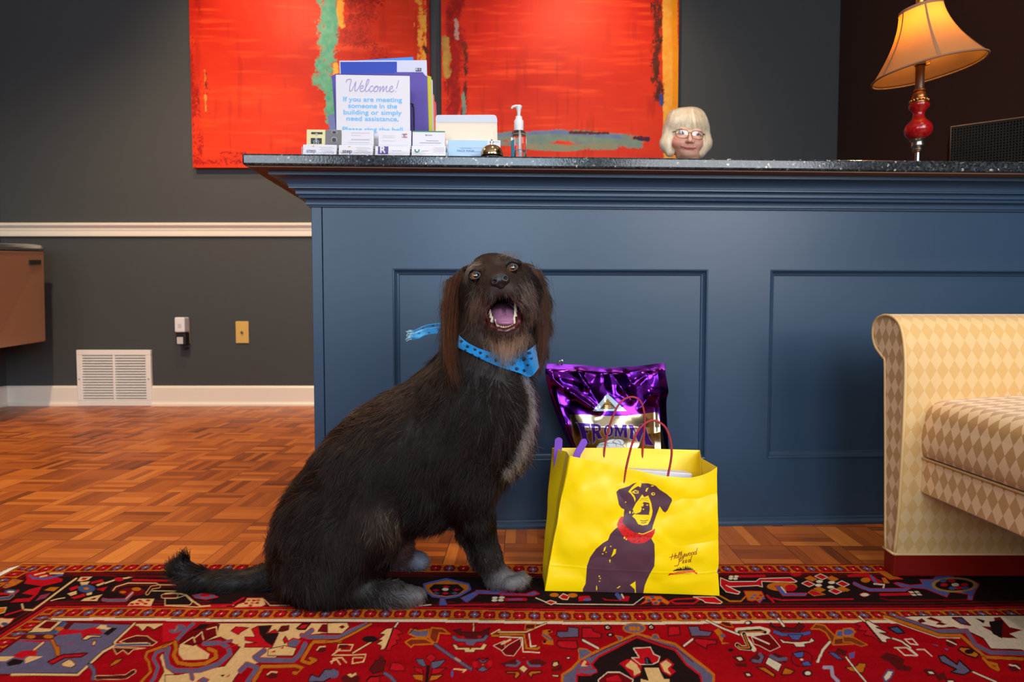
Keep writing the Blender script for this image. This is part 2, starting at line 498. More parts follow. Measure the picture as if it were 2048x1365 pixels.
# chair rail and baseboards, run along the walls with a moulded profile
def run_profile(name, prof, x0, x1, m):
    """prof: (out from the wall, z)"""
    b = MB()
    pts = np.array([[(x, YB - o, z) for x in (x0, x1)] for o, z in prof])
    b.grid(pts, closed_u=True)
    n = len(prof)
    b.f.append(tuple(2 * i for i in range(n))); b.mi.append(0)
    b.f.append(tuple(2 * i + 1 for i in range(n))[::-1]); b.mi.append(0)
    return struct(b.build(name, m))
zr1 = P(300, 446, YB - 0.03)[2]; zr0 = P(300, 472.5, YB - 0.02)[2]; h = zr1 - zr0
run_profile('trim_1', [(0, zr0), (0.016, zr0), (0.018, zr0 + .12 * h), (0.020, zr0 + .40 * h), (0.024, zr0 + .50 * h), (0.018, zr0 + .58 * h),
                       (0.026, zr0 + .66 * h), (0.040, zr0 + .80 * h), (0.042, zr0 + .95 * h), (0.036, zr1), (0, zr1)], XL, XR, m_trim)
zb = P(500, 772.5, YB - 0.02)[2]
gx0, gx1 = P(155, 760, YB - .02)[0], P(303, 760, YB - .02)[0]
bprof = [(0, 0), (0.030, 0), (0.030, 0.012), (0.020, 0.024), (0.018, 0.03), (0.018, zb - 0.014), (0.012, zb - 0.004), (0.006, zb), (0, zb)]
run_profile('baseboard_back', bprof, gx1 - 0.003, XR, m_trim)
run_profile('baseboard_back', bprof, XL, gx0 + 0.003, m_trim)
b = MB(); pts = np.array([[(XL + o, y, z) for y in (YF, YB)] for o, z in bprof]); b.grid(pts, closed_u=True)
struct(b.build('baseboard_left', m_trim))

# ------------------------------------------------------------------ things on the back wall
# return-air grille standing in the baseboard
gz1 = P(228, 700.5, YB - 0.03)[2]
g = thing('vent_grille', ((gx0 + gx1) / 2, YB, 0), 'white louvred return-air vent grille in the baseboard of the dark wall', 'vent')
b = MB(); yo = YB - 0.026
fw = 0.036
for (x0, x1, z0, z1) in [(gx0, gx1, 0, fw), (gx0, gx1, gz1 - fw, gz1), (gx0, gx0 + fw, fw, gz1 - fw), (gx1 - fw, gx1, fw, gz1 - fw),
                         ((gx0 + gx1) / 2 - 0.008, (gx0 + gx1) / 2 + 0.008, fw, gz1 - fw)]:
    b.box(x0, x1, yo, YB - 0.002, z0, z1)
b.build('frame', m_white, g, bevel=0.004)
b = MB(); b.box(gx0 + fw, gx1 - fw, YB - 0.004, YB - 0.002, fw, gz1 - fw); b.build('backing', mat('dark_duct', (0.08, 0.06, 0.045), 0.8), g)
for (x0, x1) in [(gx0 + fw, (gx0 + gx1) / 2 - 0.008), ((gx0 + gx1) / 2 + 0.008, gx1 - fw)]:
    b = MB(); n = 17
    for i in range(n):
        z = fw + (i + 0.5) * (gz1 - 2 * fw) / n
        p = (gz1 - 2 * fw) / n
        b.hexa([(x0, yo + .002, z - p * .40), (x1, yo + .002, z - p * .40), (x0, YB - .006, z + p * .18), (x1, YB - .006, z + p * .18),
                (x0, yo + .002, z - p * .20), (x1, yo + .002, z - p * .20), (x0, YB - .006, z + p * .38), (x1, YB - .006, z + p * .38)])
    b.build('louvre_panel', m_white, g)
for x in (gx0 + 0.016, gx1 - 0.016):
    b = MB(); b.ball((x, yo, gz1 * 0.48), 0.006, 12, 8, (1, 0.4, 1)); b.build('screw', mat('steel_screw', (0.4, 0.4, 0.4), 0.35, 1.0), g, smooth=True)

def wall_rect(x0, y0, x1, y1, d):
    a = P(x0, y0, d); c = P(x1, y1, d); return a[0], c[0], c[2], a[2]
m_plate = mat('ivory_plate', RGB(206, 170, 92), 0.35)
x0, x1, z0, z1 = wall_rect(471, 643, 498, 687, YB - .005)
g = thing('blank_wall_plate', ((x0 + x1) / 2, YB, z0), 'yellowed ivory cable plate with a centre socket on the dark wall', 'wall plate')
b = MB(); b.box(x0, x1, YB - 0.008, YB, z0, z1); b.build('plate', m_plate, g, bevel=0.004)
b = MB(); b.lathe([(0.009, 0), (0.009, 0.006), (0.005, 0.007), (0.005, 0.012), (0.001, 0.012)], 0, 0, 16, tf=lambda p: ((x0 + x1) / 2 + p[0], YB - 0.008 - p[2], (z0 + z1) / 2 + p[1]))
b.build('coaxial_socket', mat('dull_brass', (0.25, 0.2, 0.1), 0.4, 1.0), g, smooth=True, auto=40)

x0, x1, z0, z1 = wall_rect(353, 640, 380, 688, YB - .005)
g = thing('power_outlet', ((x0 + x1) / 2, YB, z0), 'ivory power outlet plate behind the white plug-in box and black adapter', 'outlet')
b = MB(); b.box(x0, x1, YB - 0.008, YB, z0, z1); b.build('plate', mat('pale_ivory', RGB(200, 186, 132), 0.35), g, bevel=0.004)
x0, x1, z0, z1 = wall_rect(349, 635, 370, 665, YB - .07)
g = thing('plug_in_device', ((x0 + x1) / 2, YB - .008, z0), 'white plug-in box in the upper socket of the wall outlet', 'plug-in device')
b = MB(); b.box(x0, x1, YB - 0.075, YB - 0.008, z0, z1); b.build('housing', mat('white_plastic', (0.72, 0.70, 0.74), 0.35), g, bevel=0.008)
b = MB(); 
for i in range(5):
    for j in range(5):
        b.box(x0 + .024 + i * .005, x0 + .0265 + i * .005, YB - .0758, YB - .074, z0 + .028 + j * .006, z0 + .031 + j * .006)
b.build('speaker_holes', mat('grey_holes', (0.25, 0.24, 0.26), 0.6), g)
x0, x1, z0, z1 = wall_rect(352, 664.5, 372, 690, YB - .06)
g = thing('power_adapter', ((x0 + x1) / 2, YB - .008, z0), 'black power adapter with a pale rating label in the lower socket', 'power adapter')
b = MB(); b.box(x0, x1, YB - 0.065, YB - 0.009, z0, z1 - .003); b.build('housing', m_black, g, bevel=0.006)
b = MB(); b.box(x0 + .008, x1 - .016, YB - 0.0662, YB - 0.0645, z0 + .006, z0 + .052); b.build('rating_label', mat('label_grey', (0.5, 0.5, 0.5), 0.5), g)
b = MB(); b.tube(bez([((x0 + x1) / 2, YB - .04, z0), ((x0 + x1) / 2 + .002, YB - .04, z0 - .02), ((x0 + x1) / 2 + .012, YB - .034, z0 - .03), ((x0 + x1) / 2 + .025, YB - .02, z0 - .02)]), 0.006, 8)
b.build('cord', m_black, g, smooth=True)

# wall-hung drinking fountain at the left edge
m_fount = mat('tan_enamel', RGB(176, 126, 94), 0.35, metal=0.15, vary=(3, 0.05))
m_steel = mat('brushed_steel', (0.42, 0.40, 0.38), 0.22, 1.0)
q = {}
near, far = 3.35, 3.98
a0, a1 = P(-14, 500, near), P(88, 502, far); b0, b1 = P(-14, 699, near), P(92, 683.5, far)
zt = (a0[2] + a1[2]) / 2
g = thing('drinking_fountain', (XL + .2, (near + far) / 2, b1[2]), 'tan drinking fountain with a steel top hung at the left wall', 'drinking fountain')
b = MB()
b.hexa([(XL, near, b0[2]), (b0[0], near, b0[2]), (XL, far, b1[2]), (b1[0], far, b1[2]),
        (XL, near, a0[2]), (a0[0], near, a0[2]), (XL, far, a1[2]), (a1[0], far, a1[2])])
b.build('housing', m_fount, g, bevel=0.01)
t0, t1 = P(-14, 484, near), P(80, 487, far - .03)
b = MB()
rings = []
def ringz(dx, dz, inset):
    return [(XL, near + inset, a0[2] + dz), (a0[0] - dx, near + inset, a0[2] + dz), (a1[0] - dx, far - inset, a1[2] + dz), (XL, far - inset, a1[2] + dz)]
b.nested([ringz(-.004, .002, 0), ringz(-.004, .014, 0), ringz(.01, .034, .012), ringz(.04, .040, .03), ringz(.07, .036, .05), ringz(.10, .018, .08)])
b.build('basin_top', m_steel, g, bevel=0.004)
nrm = (a1 - a0); nrm /= np.linalg.norm(nrm); outn = np.cross(nrm, [0, 0, 1.0])
def fp(s, z): return a0 + (a1 - a0) * s + np.array([0, 0, z]) + outn * 0.002 + (b0 - a0) * 0
b = MB()
e0 = P(53.5, 519, near + (far - near) * 0.66); e1 = P(79, 527, near + (far - near) * 0.9)
s0, s1 = 0.66, 0.91
for sgn in (1,):
    p00 = a0 + (a1 - a0) * s0; p10 = a0 + (a1 - a0) * s1
    b.add([p00 + outn * .004 + [0, 0, -.085], p10 + outn * .004 + [0, 0, -.085], p10 + outn * .004 + [0, 0, -.058], p00 + outn * .004 + [0, 0, -.058],
           p00 - outn * .01 + [0, 0, -.085], p10 - outn * .01 + [0, 0, -.085], p10 - outn * .01 + [0, 0, -.058], p00 - outn * .01 + [0, 0, -.058]],
          [(0, 1, 2, 3), (4, 7, 6, 5), (0, 4, 5, 1), (1, 5, 6, 2), (2, 6, 7, 3), (3, 7, 4, 0)])
b.build('name_badge', mat('badge_black', (0.02, 0.018, 0.016), 0.3), g)

# ------------------------------------------------------------------ the two canvases
def canvas(name, px0, px1, py1, label, paint):
    d = YB - 0.045
    x0 = P(px0, 200, d)[0]; x1 = P(px1, 200, d)[0]; z0 = P(600, py1, d)[2]; z1 = ZC - 0.12
    g = thing(name, ((x0 + x1) / 2, YB, z0), label, 'painting')
    nx, nz = int((x1 - x0) / 0.0035), int((z1 - z0) / 0.0045)
    X, Z = np.meshgrid(np.linspace(x0, x1, nx), np.linspace(z0, z1, nz), indexing='ij')
    pts = np.stack([X, np.full_like(X, d), Z], -1)
    u, v = project(pts)
    pa = Painter(u, v, RGB(206, 40, 16))
    paint(pa, X.ravel(), Z.ravel())
    b = MB(); b.grid(pts)
    b.build('painted_face', m_oil, g, col=pa.c, fix=False, smooth=True)
    b = MB()
    for (a, c, e, f) in [(x0, x0 + .03, z0, z1), (x1 - .03, x1, z0, z1), (x0 + .03, x1 - .03, z0, z0 + .03), (x0 + .03, x1 - .03, z1 - .03, z1)]:
        b.box(a, c, d + 0.0006, YB - .002, e, f)
    b.build('stretcher', m_cedge, g)
    return g
m_oil = attr_mat('oil_paint', 0.5, spec=0.2, bump=(60, 0.06))
m_cedge = mat('canvas_edge', RGB(120, 34, 16), 0.6)

def brush(pa, X, Z):
    """red ground: broad strokes of orange and crimson"""
    n1 = fbm(X * 1.7, Z * 2.2, 1.0, 4, 3); n2 = fbm(X * 4, Z * 40, 2.0, 3, 5); n3 = fbm(X * 30, Z * 4, 3.0, 3, 9)
    a = np.array(RGB(182, 30, 14)); o = np.array(RGB(214, 54, 22)); dk = np.array(RGB(150, 24, 14))
    w = np.clip((n1 - .32) * 2.3, 0, 1)[:, None]
    c = a * (1 - w) + o * w
    w2 = np.clip((n2 - .55) * 2.2, 0, .6)[:, None]; c = c * (1 - w2) + np.array(RGB(232, 74, 30)) * w2
    w3 = np.clip((n3 - .62) * 2.0, 0, .35)[:, None]; c = c * (1 - w3) + dk * w3
    pa.c[:] = c
def rough_band(pa, pts, width, col, seed, thr=0.42, sx=18, sy=5, X=None, Z=None):
    """a dragged brush mark: a stroke broken up by noise"""
    pts = np.asarray(pts, float); idx = pa._sel(pts, width)
    if len(idx) == 0: return
    d = np.full(len(idx), 1e9)
    for i in range(len(pts) - 1): d = np.minimum(d, pa._segd(idx, pts[i], pts[i + 1]))
    x = pa.u[idx]; y = pa.v[idx]
    n = .62 * fbm(x / sx, y / sy, seed * 1.3, 4, seed) + .38 * fbm(x / 3.2, y / 2.6, seed * .7, 3, seed + 50)
    w = np.clip((n - thr - 0.35 * (d / width) ** 2) * 9, 0, 1) * (d < width)
    t = fbm(x / 9, y / 9, seed, 3, seed + 4)[:, None]
    cc = np.asarray(col[0]) * (1 - t) + np.asarray(col[1]) * t
    pa.c[idx] = pa.c[idx] * (1 - w[:, None]) + cc * w[:, None]

TURQ = (RGB(44, 146, 118), RGB(112, 168, 142)); YEL = (RGB(226, 140, 30), RGB(232, 176, 76)); CRIM = (RGB(120, 18, 12), RGB(170, 26, 14))
SMOKE = (RGB(52, 30, 22), RGB(110, 40, 24)); SLATE = (RGB(96, 122, 128), RGB(128, 146, 120)); OCH = (RGB(200, 150, 60), RGB(140, 110, 60))
def paint_left(pa, X, Z):
    brush(pa, X, Z)
    rough_band(pa, [(720, -120), (722, 340)], 90, CRIM, 21, .46, 60, 70)
    rough_band(pa, [(655, -200), (656, 20), (652, 60), (658, 100), (650, 130), (646, 160)], 25, TURQ, 3, .27, 12, 11)
    rough_band(pa, [(668, 0), (672, 60), (664, 90)], 12, TURQ, 4, .34, 8, 14)
    rough_band(pa, [(656, 160), (662, 200), (664, 236)], 17, TURQ, 6, .28, 10, 10)
    rough_band(pa, [(677, -200), (680, 20), (684, 50)], 9, YEL, 5, .28, 5, 20)
    rough_band(pa, [(672, 130), (672, 150)], 7, YEL, 15, .2, 5, 20)
    rough_band(pa, [(838, -200), (842, 40), (850, 90), (846, 160), (850, 250)], 20, YEL, 7, .36, 7, 24)
    rough_band(pa, [(856, -200), (858, 60), (856, 160)], 7, CRIM, 8, .25, 6, 20)
    rough_band(pa, [(850, 95), (854, 104)], 6, SMOKE, 18, .25, 6, 6)
    rough_band(pa, [(411, 150), (414, 180), (413, 225)], 9, SMOKE, 9, .42, 4, 12)
    rough_band(pa, [(409, 140), (411, 200), (412, 222)], 4, OCH, 10, .42, 3, 14)
    rough_band(pa, [(436, 306), (490, 306)], 5, CRIM, 11, .42, 9, 4)
    rough_band(pa, [(385, -100), (388, 330)], 26, CRIM, 12, .44, 14, 50)
    rough_band(pa, [(390, 328), (640, 320)], 22, CRIM, 13, .46, 50, 12)
def paint_right(pa, X, Z):
    brush(pa, X, Z)
    rough_band(pa, [(905, -160), (910, 320)], 30, CRIM, 31, .34, 12, 40)
    rough_band(pa, [(890, 80), (894, 118), (893, 150)], 10, OCH, 32, .24, 6, 12)
    rough_band(pa, [(912, 40), (914, 75)], 6, (RGB(150, 140, 140), RGB(190, 120, 100)), 33, .3, 4, 10)
    rough_band(pa, [(928, 90), (934, 150), (926, 230), (930, 300)], 10, SMOKE, 34, .42, 6, 16)
    rough_band(pa, [(926, 190), (928, 225)], 6, SLATE, 35, .3, 4, 12)
    rough_band(pa, [(1338, -200), (1340, 120), (1342, 330)], 15, YEL, 36, .02, 8, 60)
    rough_band(pa, [(1349, -200), (1350, 330)], 7, (RGB(232, 150, 10), RGB(222, 130, 20)), 37, .1, 6, 60)
    rough_band(pa, [(1312, -160), (1314, 60), (1312, 150), (1318, 200)], 15, SMOKE, 38, .34, 6, 16)
    rough_band(pa, [(1322, 190), (1323, 210)], 4, (RGB(50, 60, 130), RGB(70, 70, 150)), 39, .2, 4, 6)
    rough_band(pa, [(1000, 276), (1060, 280), (1120, 272), (1200, 276), (1275, 284)], 15, SLATE, 40, .22, 40, 6)
    rough_band(pa, [(1040, 292), (1130, 296), (1230, 292)], 8, (RGB(110, 140, 120), RGB(150, 130, 100)), 41, .22, 30, 4)
    rough_band(pa, [(1000, 270), (1110, 264), (1240, 274)], 5, (RGB(80, 110, 170), RGB(120, 130, 150)), 42, .26, 24, 4)
    rough_band(pa, [(1140, 265), (1215, 267)], 4, SMOKE, 43, .24, 14, 3)
    rough_band(pa, [(1270, 276), (1296, 279)], 6, (RGB(40, 30, 60), RGB(90, 30, 50)), 44, .26, 8, 4)
canvas('abstract_painting', 382.5, 860, 335.5, 'large red abstract canvas with a turquoise streak, above the sign and cards', paint_left)
canvas('abstract_painting', 883, 1356, 338, 'large red abstract canvas with a yellow right edge, behind the seated woman', paint_right)
# ================================================================== RECEPTION DESK
m_blue = mat('slate_blue_paint', (0.031, 0.060, 0.104), 0.34, spec=0.42, vary=(4, 0.07), bump=(30, 0.02))
LEN = 2.62
g_desk = thing('reception_desk', D(LEN / 2, 0, 0), 'slate-blue panelled wooden reception desk under the dark granite top', 'desk')
ZT = K(1000, 334.5, 0.138)[1]      # underside of the stone
zface = K(1000, 416, 0.0)[1]
xs = K(645.5, 600)[0]
def rectpx(x0, y0, x1, y1):
    a = K(x0, y0); c = K(x1, y1); return a[0], c[0], c[1], a[1]
pA = rectpx(785, 537.5, 1411, 918); pB = rectpx(1541, 546, 1900, 928)
pB = (pB[0], pB[0] + (pA[1] - pA[0]), pA[2], pA[3])
# frame: stiles and rails
b = MB(); T = 0.022
def db(x0, x1, y0, y1, z0, z1): b.box(x0, x1, y0, y1, z0, z1, tf=lambda x, y, z: D(x, y, z))
z0p, z1p = pA[2], pA[3]
db(xs + .003, LEN, 0, T, z1p, ZT - .001); db(xs + .003, LEN, 0, T, 0.012, z0p)
db(xs + .003, pA[0], 0, T, z0p, z1p); db(pA[1], pB[0], 0, T, z0p, z1p)
db(pB[1], LEN, 0, T, z0p, z1p)
b.build('front_frame', m_blue, g_desk)
# end board with the dark groove beside it
b = MB(); db(0, xs, -.001, 0.72, 0, ZT - .001); db(xs, xs + .003, 0.006, 0.03, 0, ZT - .001); b.build('end_panel', m_blue, g_desk, bevel=0.0015)
b = MB(); db(xs + .003, LEN, 0.035, 0.06, 0.012, ZT - .001); b.build('carcass', m_blue, g_desk)
for pr in (pA, pB):
    x0, x1, z0, z1 = pr
    b = MB()
    prof = [(0.0, 0.004), (0.0, -0.0015), (0.0015, -0.003), (0.004, -0.002), (0.006, 0.002), (0.008, 0.006), (0.0125, 0.011), (0.0155, 0.012), (0.017, 0.0145), (0.0185, 0.016)]
    loops = []
    for ins, y in prof:
        loops.append([D(x0 + ins, y, z0 + ins), D(x1 - ins, y, z0 + ins), D(x1 - ins, y, z1 - ins), D(x0 + ins, y, z1 - ins)])
    b.nested(loops, close_last=False)
    b.build('panel_moulding', m_blue, g_desk)
    b = MB(); db(x0 + .015, x1 - .015, 0.0155, 0.026, z0 + .015, z1 - .015); b.build('recessed_panel', m_blue, g_desk)
def sweep(name, prof, m, back=0.72):
    """profile (out, z) along the return and the front, mitred at the corner"""
    b = MB()
    pts = np.array([[D(-o, back, z), D(-o, -o, z), D(LEN, -o, z)] for o, z in prof])
    b.grid(pts)
    return b.build(name, m, g_desk)
def zz(py, out): return K(1000, py, out)[1]
cr = [(0.0, ZT - .002), (0.090, ZT - .001), (0.088, ZT - .003), (0.088, zz(353, .088))]
za, zb_ = zz(353, .088), zz(376, .047)
for i in range(1, 9):          # cove
    t = i / 8 * math.pi / 2
    cr.append((0.086 - (0.086 - 0.049) * math.sin(t) , zb_ + (za - zb_) * math.cos(t) ** 1.0))
cr += [(0.0475, zb_ - .001), (0.0475, zz(379.5, .047)), (0.037, zz(381.5, .04)), (0.0335, zz(386, .034)), (0.0330, zz(391, .033)), (0.0255, zz(393, .03)),
       (0.0275, zz(396, .0275)), (0.0265, zz(398.5, .027)), (0.0215, zz(400, .024))]
zc, zd = zz(400, .024), zz(409, .010)
for i in range(1, 6):
    t = i / 5 * math.pi / 2
    cr.append((0.021 - 0.010 * math.sin(t), zc + (zd - zc) * (1 - math.cos(t))))
cr += [(0.0125, zd - .0005), (0.0125, zz(412, .012)), (0.0075, zz(413, .009)), (0.0065, zz(416.5, .007)), (0.0, zz(417.5, 0))]
sweep('crown_moulding', cr, m_blue)
sh = [(0.0, zz(1041, 0)), (0.006, zz(1041.5, 0.004)), (0.0095, zz(1044, .009)), (0.010, zz(1048, .01)), (0.015, zz(1050, .013)), (0.0175, zz(1053, .017)), (0.019, .008), (0.019, 0.0005), (0, 0.0005)]
sweep('base_shoe', sh, m_blue)
b = MB(); db(-.128, LEN, -.128, .42, ZT - .003, ZT); b.build('plywood_underlay', mat('raw_plywood', RGB(112, 86, 66), 0.75, vary=(25, 0.15)), g_desk)

# granite top: a thing of its own
def granite():
    m = mat('blue_black_granite', (0.02, 0.024, 0.03), 0.13, spec=0.5)
    nt = m.node_tree; N = nt.nodes; L = nt.links; bs = N['Principled BSDF']
    tc = N.new('ShaderNodeTexCoord')
    vo = N.new('ShaderNodeTexVoronoi'); vo.inputs['Scale'].default_value = 190; L.new(tc.outputs['Object'], vo.inputs['Vector'])
    no = N.new('ShaderNodeTexNoise'); no.inputs['Scale'].default_value = 60; no.inputs['Detail'].default_value = 6; L.new(tc.outputs['Object'], no.inputs['Vector'])
    wn = N.new('ShaderNodeSeparateColor'); L.new(vo.outputs['Color'], wn.inputs[0])
    cr_ = N.new('ShaderNodeValToRGB'); e = cr_.color_ramp.elements
    e[0].position = 0.0; e[0].color = (0.008, 0.009, 0.010, 1); e[1].position = 1.0; e[1].color = (0.40, 0.38, 0.33, 1)
    k = e.new(0.55); k.color = (0.022, 0.026, 0.030, 1); k = e.new(0.93); k.color = (0.04, 0.048, 0.055, 1); k = e.new(0.985); k.color = (0.16, 0.15, 0.13, 1)
    mixn = N.new('ShaderNodeMath'); mixn.operation = 'MULTIPLY_ADD'; mixn.inputs[1].default_value = 0.35; mixn.inputs[2].default_value = -0.185
    L.new(no.outputs['Fac'], mixn.inputs[0])
    ad = N.new('ShaderNodeMath'); ad.operation = 'ADD'; L.new(wn.outputs[0], ad.inputs[0]); L.new(mixn.outputs[0], ad.inputs[1])
    L.new(ad.outputs[0], cr_.inputs[0]); L.new(cr_.outputs['Color'], bs.inputs['Base Color'])
    bp = N.new('ShaderNodeBump'); bp.inputs['Strength'].default_value = 0.06; bp.inputs['Distance'].default_value = 0.004
    n2 = N.new('ShaderNodeTexNoise'); n2.inputs['Scale'].default_value = 220; L.new(tc.outputs['Object'], n2.inputs['Vector'])
    L.new(n2.outputs['Fac'], bp.inputs['Height']); L.new(bp.outputs['Normal'], bs.inputs['Normal'])
    return m
ZS = K(1000, 312.0, 0.138)[1]      # top of the stone
b = MB(); db(-.138, LEN, -.138, .44, ZT, ZS)
tag(b.build('granite_countertop', granite(), bevel=0.005), 'dark speckled granite worktop along the reception desk', 'countertop')

# ================================================================== THINGS ON THE COUNTER
def on(px, out):
    """point on the counter top in the column of pixel px, 'out' metres behind its front edge"""
    y = -0.138 + out
    x, _ = K(px, 311, -y)
    return D(x, y, ZS), x, y
def dpx(px, py, y):
    """desk (x, z) seen at a pixel on the desk plane y"""
    return K(px, py, -y)

m_acr = mat('clear_acrylic', (0.95, 0.96, 0.98), 0.05, trans=1.0, ior=1.2, spec=0.4)
m_paper = mat('white_card', (0.66, 0.63, 0.66), 0.6)
m_ink = mat('dark_ink', (0.06, 0.05, 0.09), 0.6); m_grey = mat('grey_ink', (0.30, 0.29, 0.31), 0.6)
m_gold = mat('gold_ink', RGB(214, 170, 70), 0.5); m_purple = mat('purple_ink', RGB(88, 72, 130), 0.6)
m_redi = mat('red_ink', RGB(190, 60, 70), 0.6); m_greeni = mat('green_ink', RGB(50, 130, 80), 0.6)
UP = np.array([0, 0, 1.0])
# acrylic two-tier holder
hx0, _ = dpx(603, 300, -.138 + .03); hx1, _ = dpx(894, 300, -.138 + .03)
yA, yB_ = -.138 + .035, -.138 + .085
g_h = thing('business_card_holder', D((hx0 + hx1) / 2, (yA + yB_) / 2, ZS), 'clear acrylic two-tier holder full of business cards on the counter edge', 'card holder')
zlow = ZS + 0.001; zup = ZS + 0.030
b = MB()
db(hx0, hx1, yA - .006, yB_ + .023, zlow, zlow + .003)
db(hx0, hx1, yB_ + .020, yB_ + .023, zlow, zup + .040)
db(hx0, hx1, yA + .020, yA + .0225, zlow + .003, zup - .003)
db(hx0, hx1, yA + .0225, yB_ + .020, zup - .003, zup - .0005)
db(hx0, hx1, yA - .006, yA - .004, zlow + .003, zlow + .016)
db(hx0, hx1, yB_ - .009, yB_ - .007, zup, zup + .016)
for x in (hx0, hx1 - .002): db(x, x + .002, yA - .004, yB_ + .016, zlow + .003, zlow + .026)
b.build('tray', m_acr, g_h)
cards = [  # x0 px, x1 px, tier, label, kind
    (605, 672, 0, 'white business cards with a step logo, lower tier, left end', 'step'),
    (677, 745, 0, 'white business cards with a step logo, lower tier under the plain white cards', 'step'),
    (750, 819, 0, 'business cards with a purple R square, lower tier of the holder', 'R'),
    (823, 891, 0, 'white business cards with a small green mark, lower tier, right end', 'U'),
    (613, 682, 1, 'cream and grey cards with a white tree emblem, upper tier, left end', 'tree'),
    (683, 747, 1, 'plain white cards with faint lines, upper tier, second from left', 'plain'),
    (757, 822, 1, 'white cards with a red ring emblem, upper tier of the holder', 'CC'),
    (825, 890, 1, 'white cards with a green top band, upper tier, right end', 'green')]
for (x0, x1, tier, lab, kind) in cards:
    y = yA if tier == 0 else yB_
    cx0, _ = dpx(x0, 300, y); cx1, _ = dpx(x1, 300, y)
    zb = (zlow + .003) if tier == 0 else zup
    ztop = dpx(700, 289.0 if tier == 0 else 259, y)[1]
    if kind == 'R': ztop -= .002
    H_ = ztop - zb; lean = 0.012
    def cp(u, v, dep=0.0):           # u across 0..1, v up 0..1
        return D(cx0 + (cx1 - cx0) * u, y + dep + lean * v * (0.6 if tier == 0 else 0.5), zb + H_ * v)
    t = thing('business_card_stack', D((cx0 + cx1) / 2, y, zb), lab, 'business cards', 'business card stacks in the acrylic holder')
    b = MB(); b.hexa([cp(0, 0), cp(1, 0), cp(0, 0, .010), cp(1, 0, .010), cp(0, 1), cp(1, 1), cp(0, 1, .010), cp(1, 1, .010)])
    base = {'tree': mat('cream_card', RGB(216, 204, 150), 0.6)}.get(kind, m_paper)
    b.build('cards', base, t)
    fr = np.array([0, 0, 0.0]) - DY * .0006
    wv = (cx1 - cx0)
    def put(name, m, fn):
        bb = MB(); fn(bb); bb.build(name, m, t, fix=False)
    def rct(bb, u0, u1, v0, v1, lift=1):
        bb.add([cp(u0, v0) + fr * lift, cp(u1, v0) + fr * lift, cp(u1, v1) + fr * lift, cp(u0, v1) + fr * lift], [(0, 1, 2, 3)])
    if kind == 'step':
        put('lettering', m_ink, lambda bb: lettering(bb, 'step', cp(.12, .28) + fr, DX, UP, .0105, width=.024, bold=.012, normal=-DY))
        def lines(bb):
            for k in range(5): rct(bb, .50 + .04 * (k % 2), .94 - .05 * (k % 3), .30 + k * .12, .32 + k * .12)
        put('small_print', m_grey, lines)
        put('logo_mark', m_gold, lambda bb: rct(bb, .27, .34, .82, .90))
    elif kind == 'R':
        put('logo_square', m_purple, lambda bb: rct(bb, .08, .38, .22, .98))
        put('lettering', m_paper, lambda bb: lettering(bb, 'R', cp(.155, .36) + fr * 1.5, DX, UP, .017, width=.013, bold=.05, normal=-DY))
        put('small_print', m_grey, lambda bb: (rct(bb, .48, .62, .52, .58), rct(bb, .64, .76, .52, .58)))
    elif kind == 'U':
        def cup(bb):
            bb.tube([cp(.10, .66) + fr, cp(.11, .50) + fr, cp(.16, .42) + fr, cp(.21, .50) + fr, cp(.22, .66) + fr], .0018, 6)
        put('logo_mark', m_greeni, cup)
        def lines(bb):
            for k in range(4): rct(bb, .62 + .03 * (k % 2), .95, .40 + k * .14, .425 + k * .14)
            rct(bb, .30, .50, .52, .56)
        put('small_print', m_grey, lines)
    elif kind == 'tree':
        m_k = mat('black_card', (0.03, 0.028, 0.03), 0.5)
        put('emblem_panel', m_k, lambda bb: (rct(bb, .12, .44, .32, .60), rct(bb, .13, .46, .78, .88)))
        def emb(bb):
            c0 = cp(.28, .40) + fr * 1.6; r_, u_ = DX, UP
            def arc(cx, cz, rad, a0, a1): return [c0 + r_ * (cx + rad * math.cos(a)) + u_ * (cz + rad * math.sin(a)) for a in np.linspace(a0, a1, 14)]
            for sg in (1, -1):
                bb.tube([p for p in arc(.0045 * sg, .001, .003, math.pi / 2 - sg * math.pi / 2 + sg * 0, math.pi / 2 + sg * 1.5)], .0007, 6)
                bb.tube([p for p in arc(.0035 * sg, -.003, .0028, math.pi / 2, math.pi / 2 - sg * 3.6)], .0007, 6)
            bb.tube([c0 - u_ * .006, c0 + u_ * .006], .0009, 6)
            bb.tube(arc(0, .0085, .0022, 0, 6.28), .0008, 6)
            bb.tube(arc(.001, .0215, .0026, 0, 6.28), .0008, 6)
        put('emblem', m_paper, emb)
        m_cg = mat('grey_card', (0.16, 0.15, 0.15), 0.6)
        put('grey_side', m_cg, lambda bb: rct(bb, .54, 1, .02, .99))
        def discs(bb):
            for vv in (.52, .88):
                c0 = cp(.80, vv) + fr * 1.6
                bb.add([c0] + [c0 + DX * .0085 * math.cos(a) + UP * .0085 * math.sin(a) * (1 if vv < .8 else .6) for a in np.linspace(0, 6.2832, 25)], [(0, i, i + 1) for i in range(1, 25)])
        put('grey_ring', m_grey, discs)
        def discs2(bb):
            for vv in (.52, .88):
                c0 = cp(.80, vv) + fr * 2.2
                bb.add([c0] + [c0 + DX * .0058 * math.cos(a) + UP * .0058 * math.sin(a) * (1 if vv < .8 else .6) for a in np.linspace(0, 6.2832, 25)], [(0, i, i + 1) for i in range(1, 25)])
        put('dark_disc', m_k, discs2)
    elif kind == 'plain':
        def lines(bb):
            for k, v in enumerate((.86, .74, .56, .52, .40)): rct(bb, .30 if k < 4 else .2, .88 if k != 1 else .6, v, v + .018)
        put('small_print', mat('pale_ink', (0.45, 0.40, 0.43), 0.6), lines)
    elif kind == 'CC':
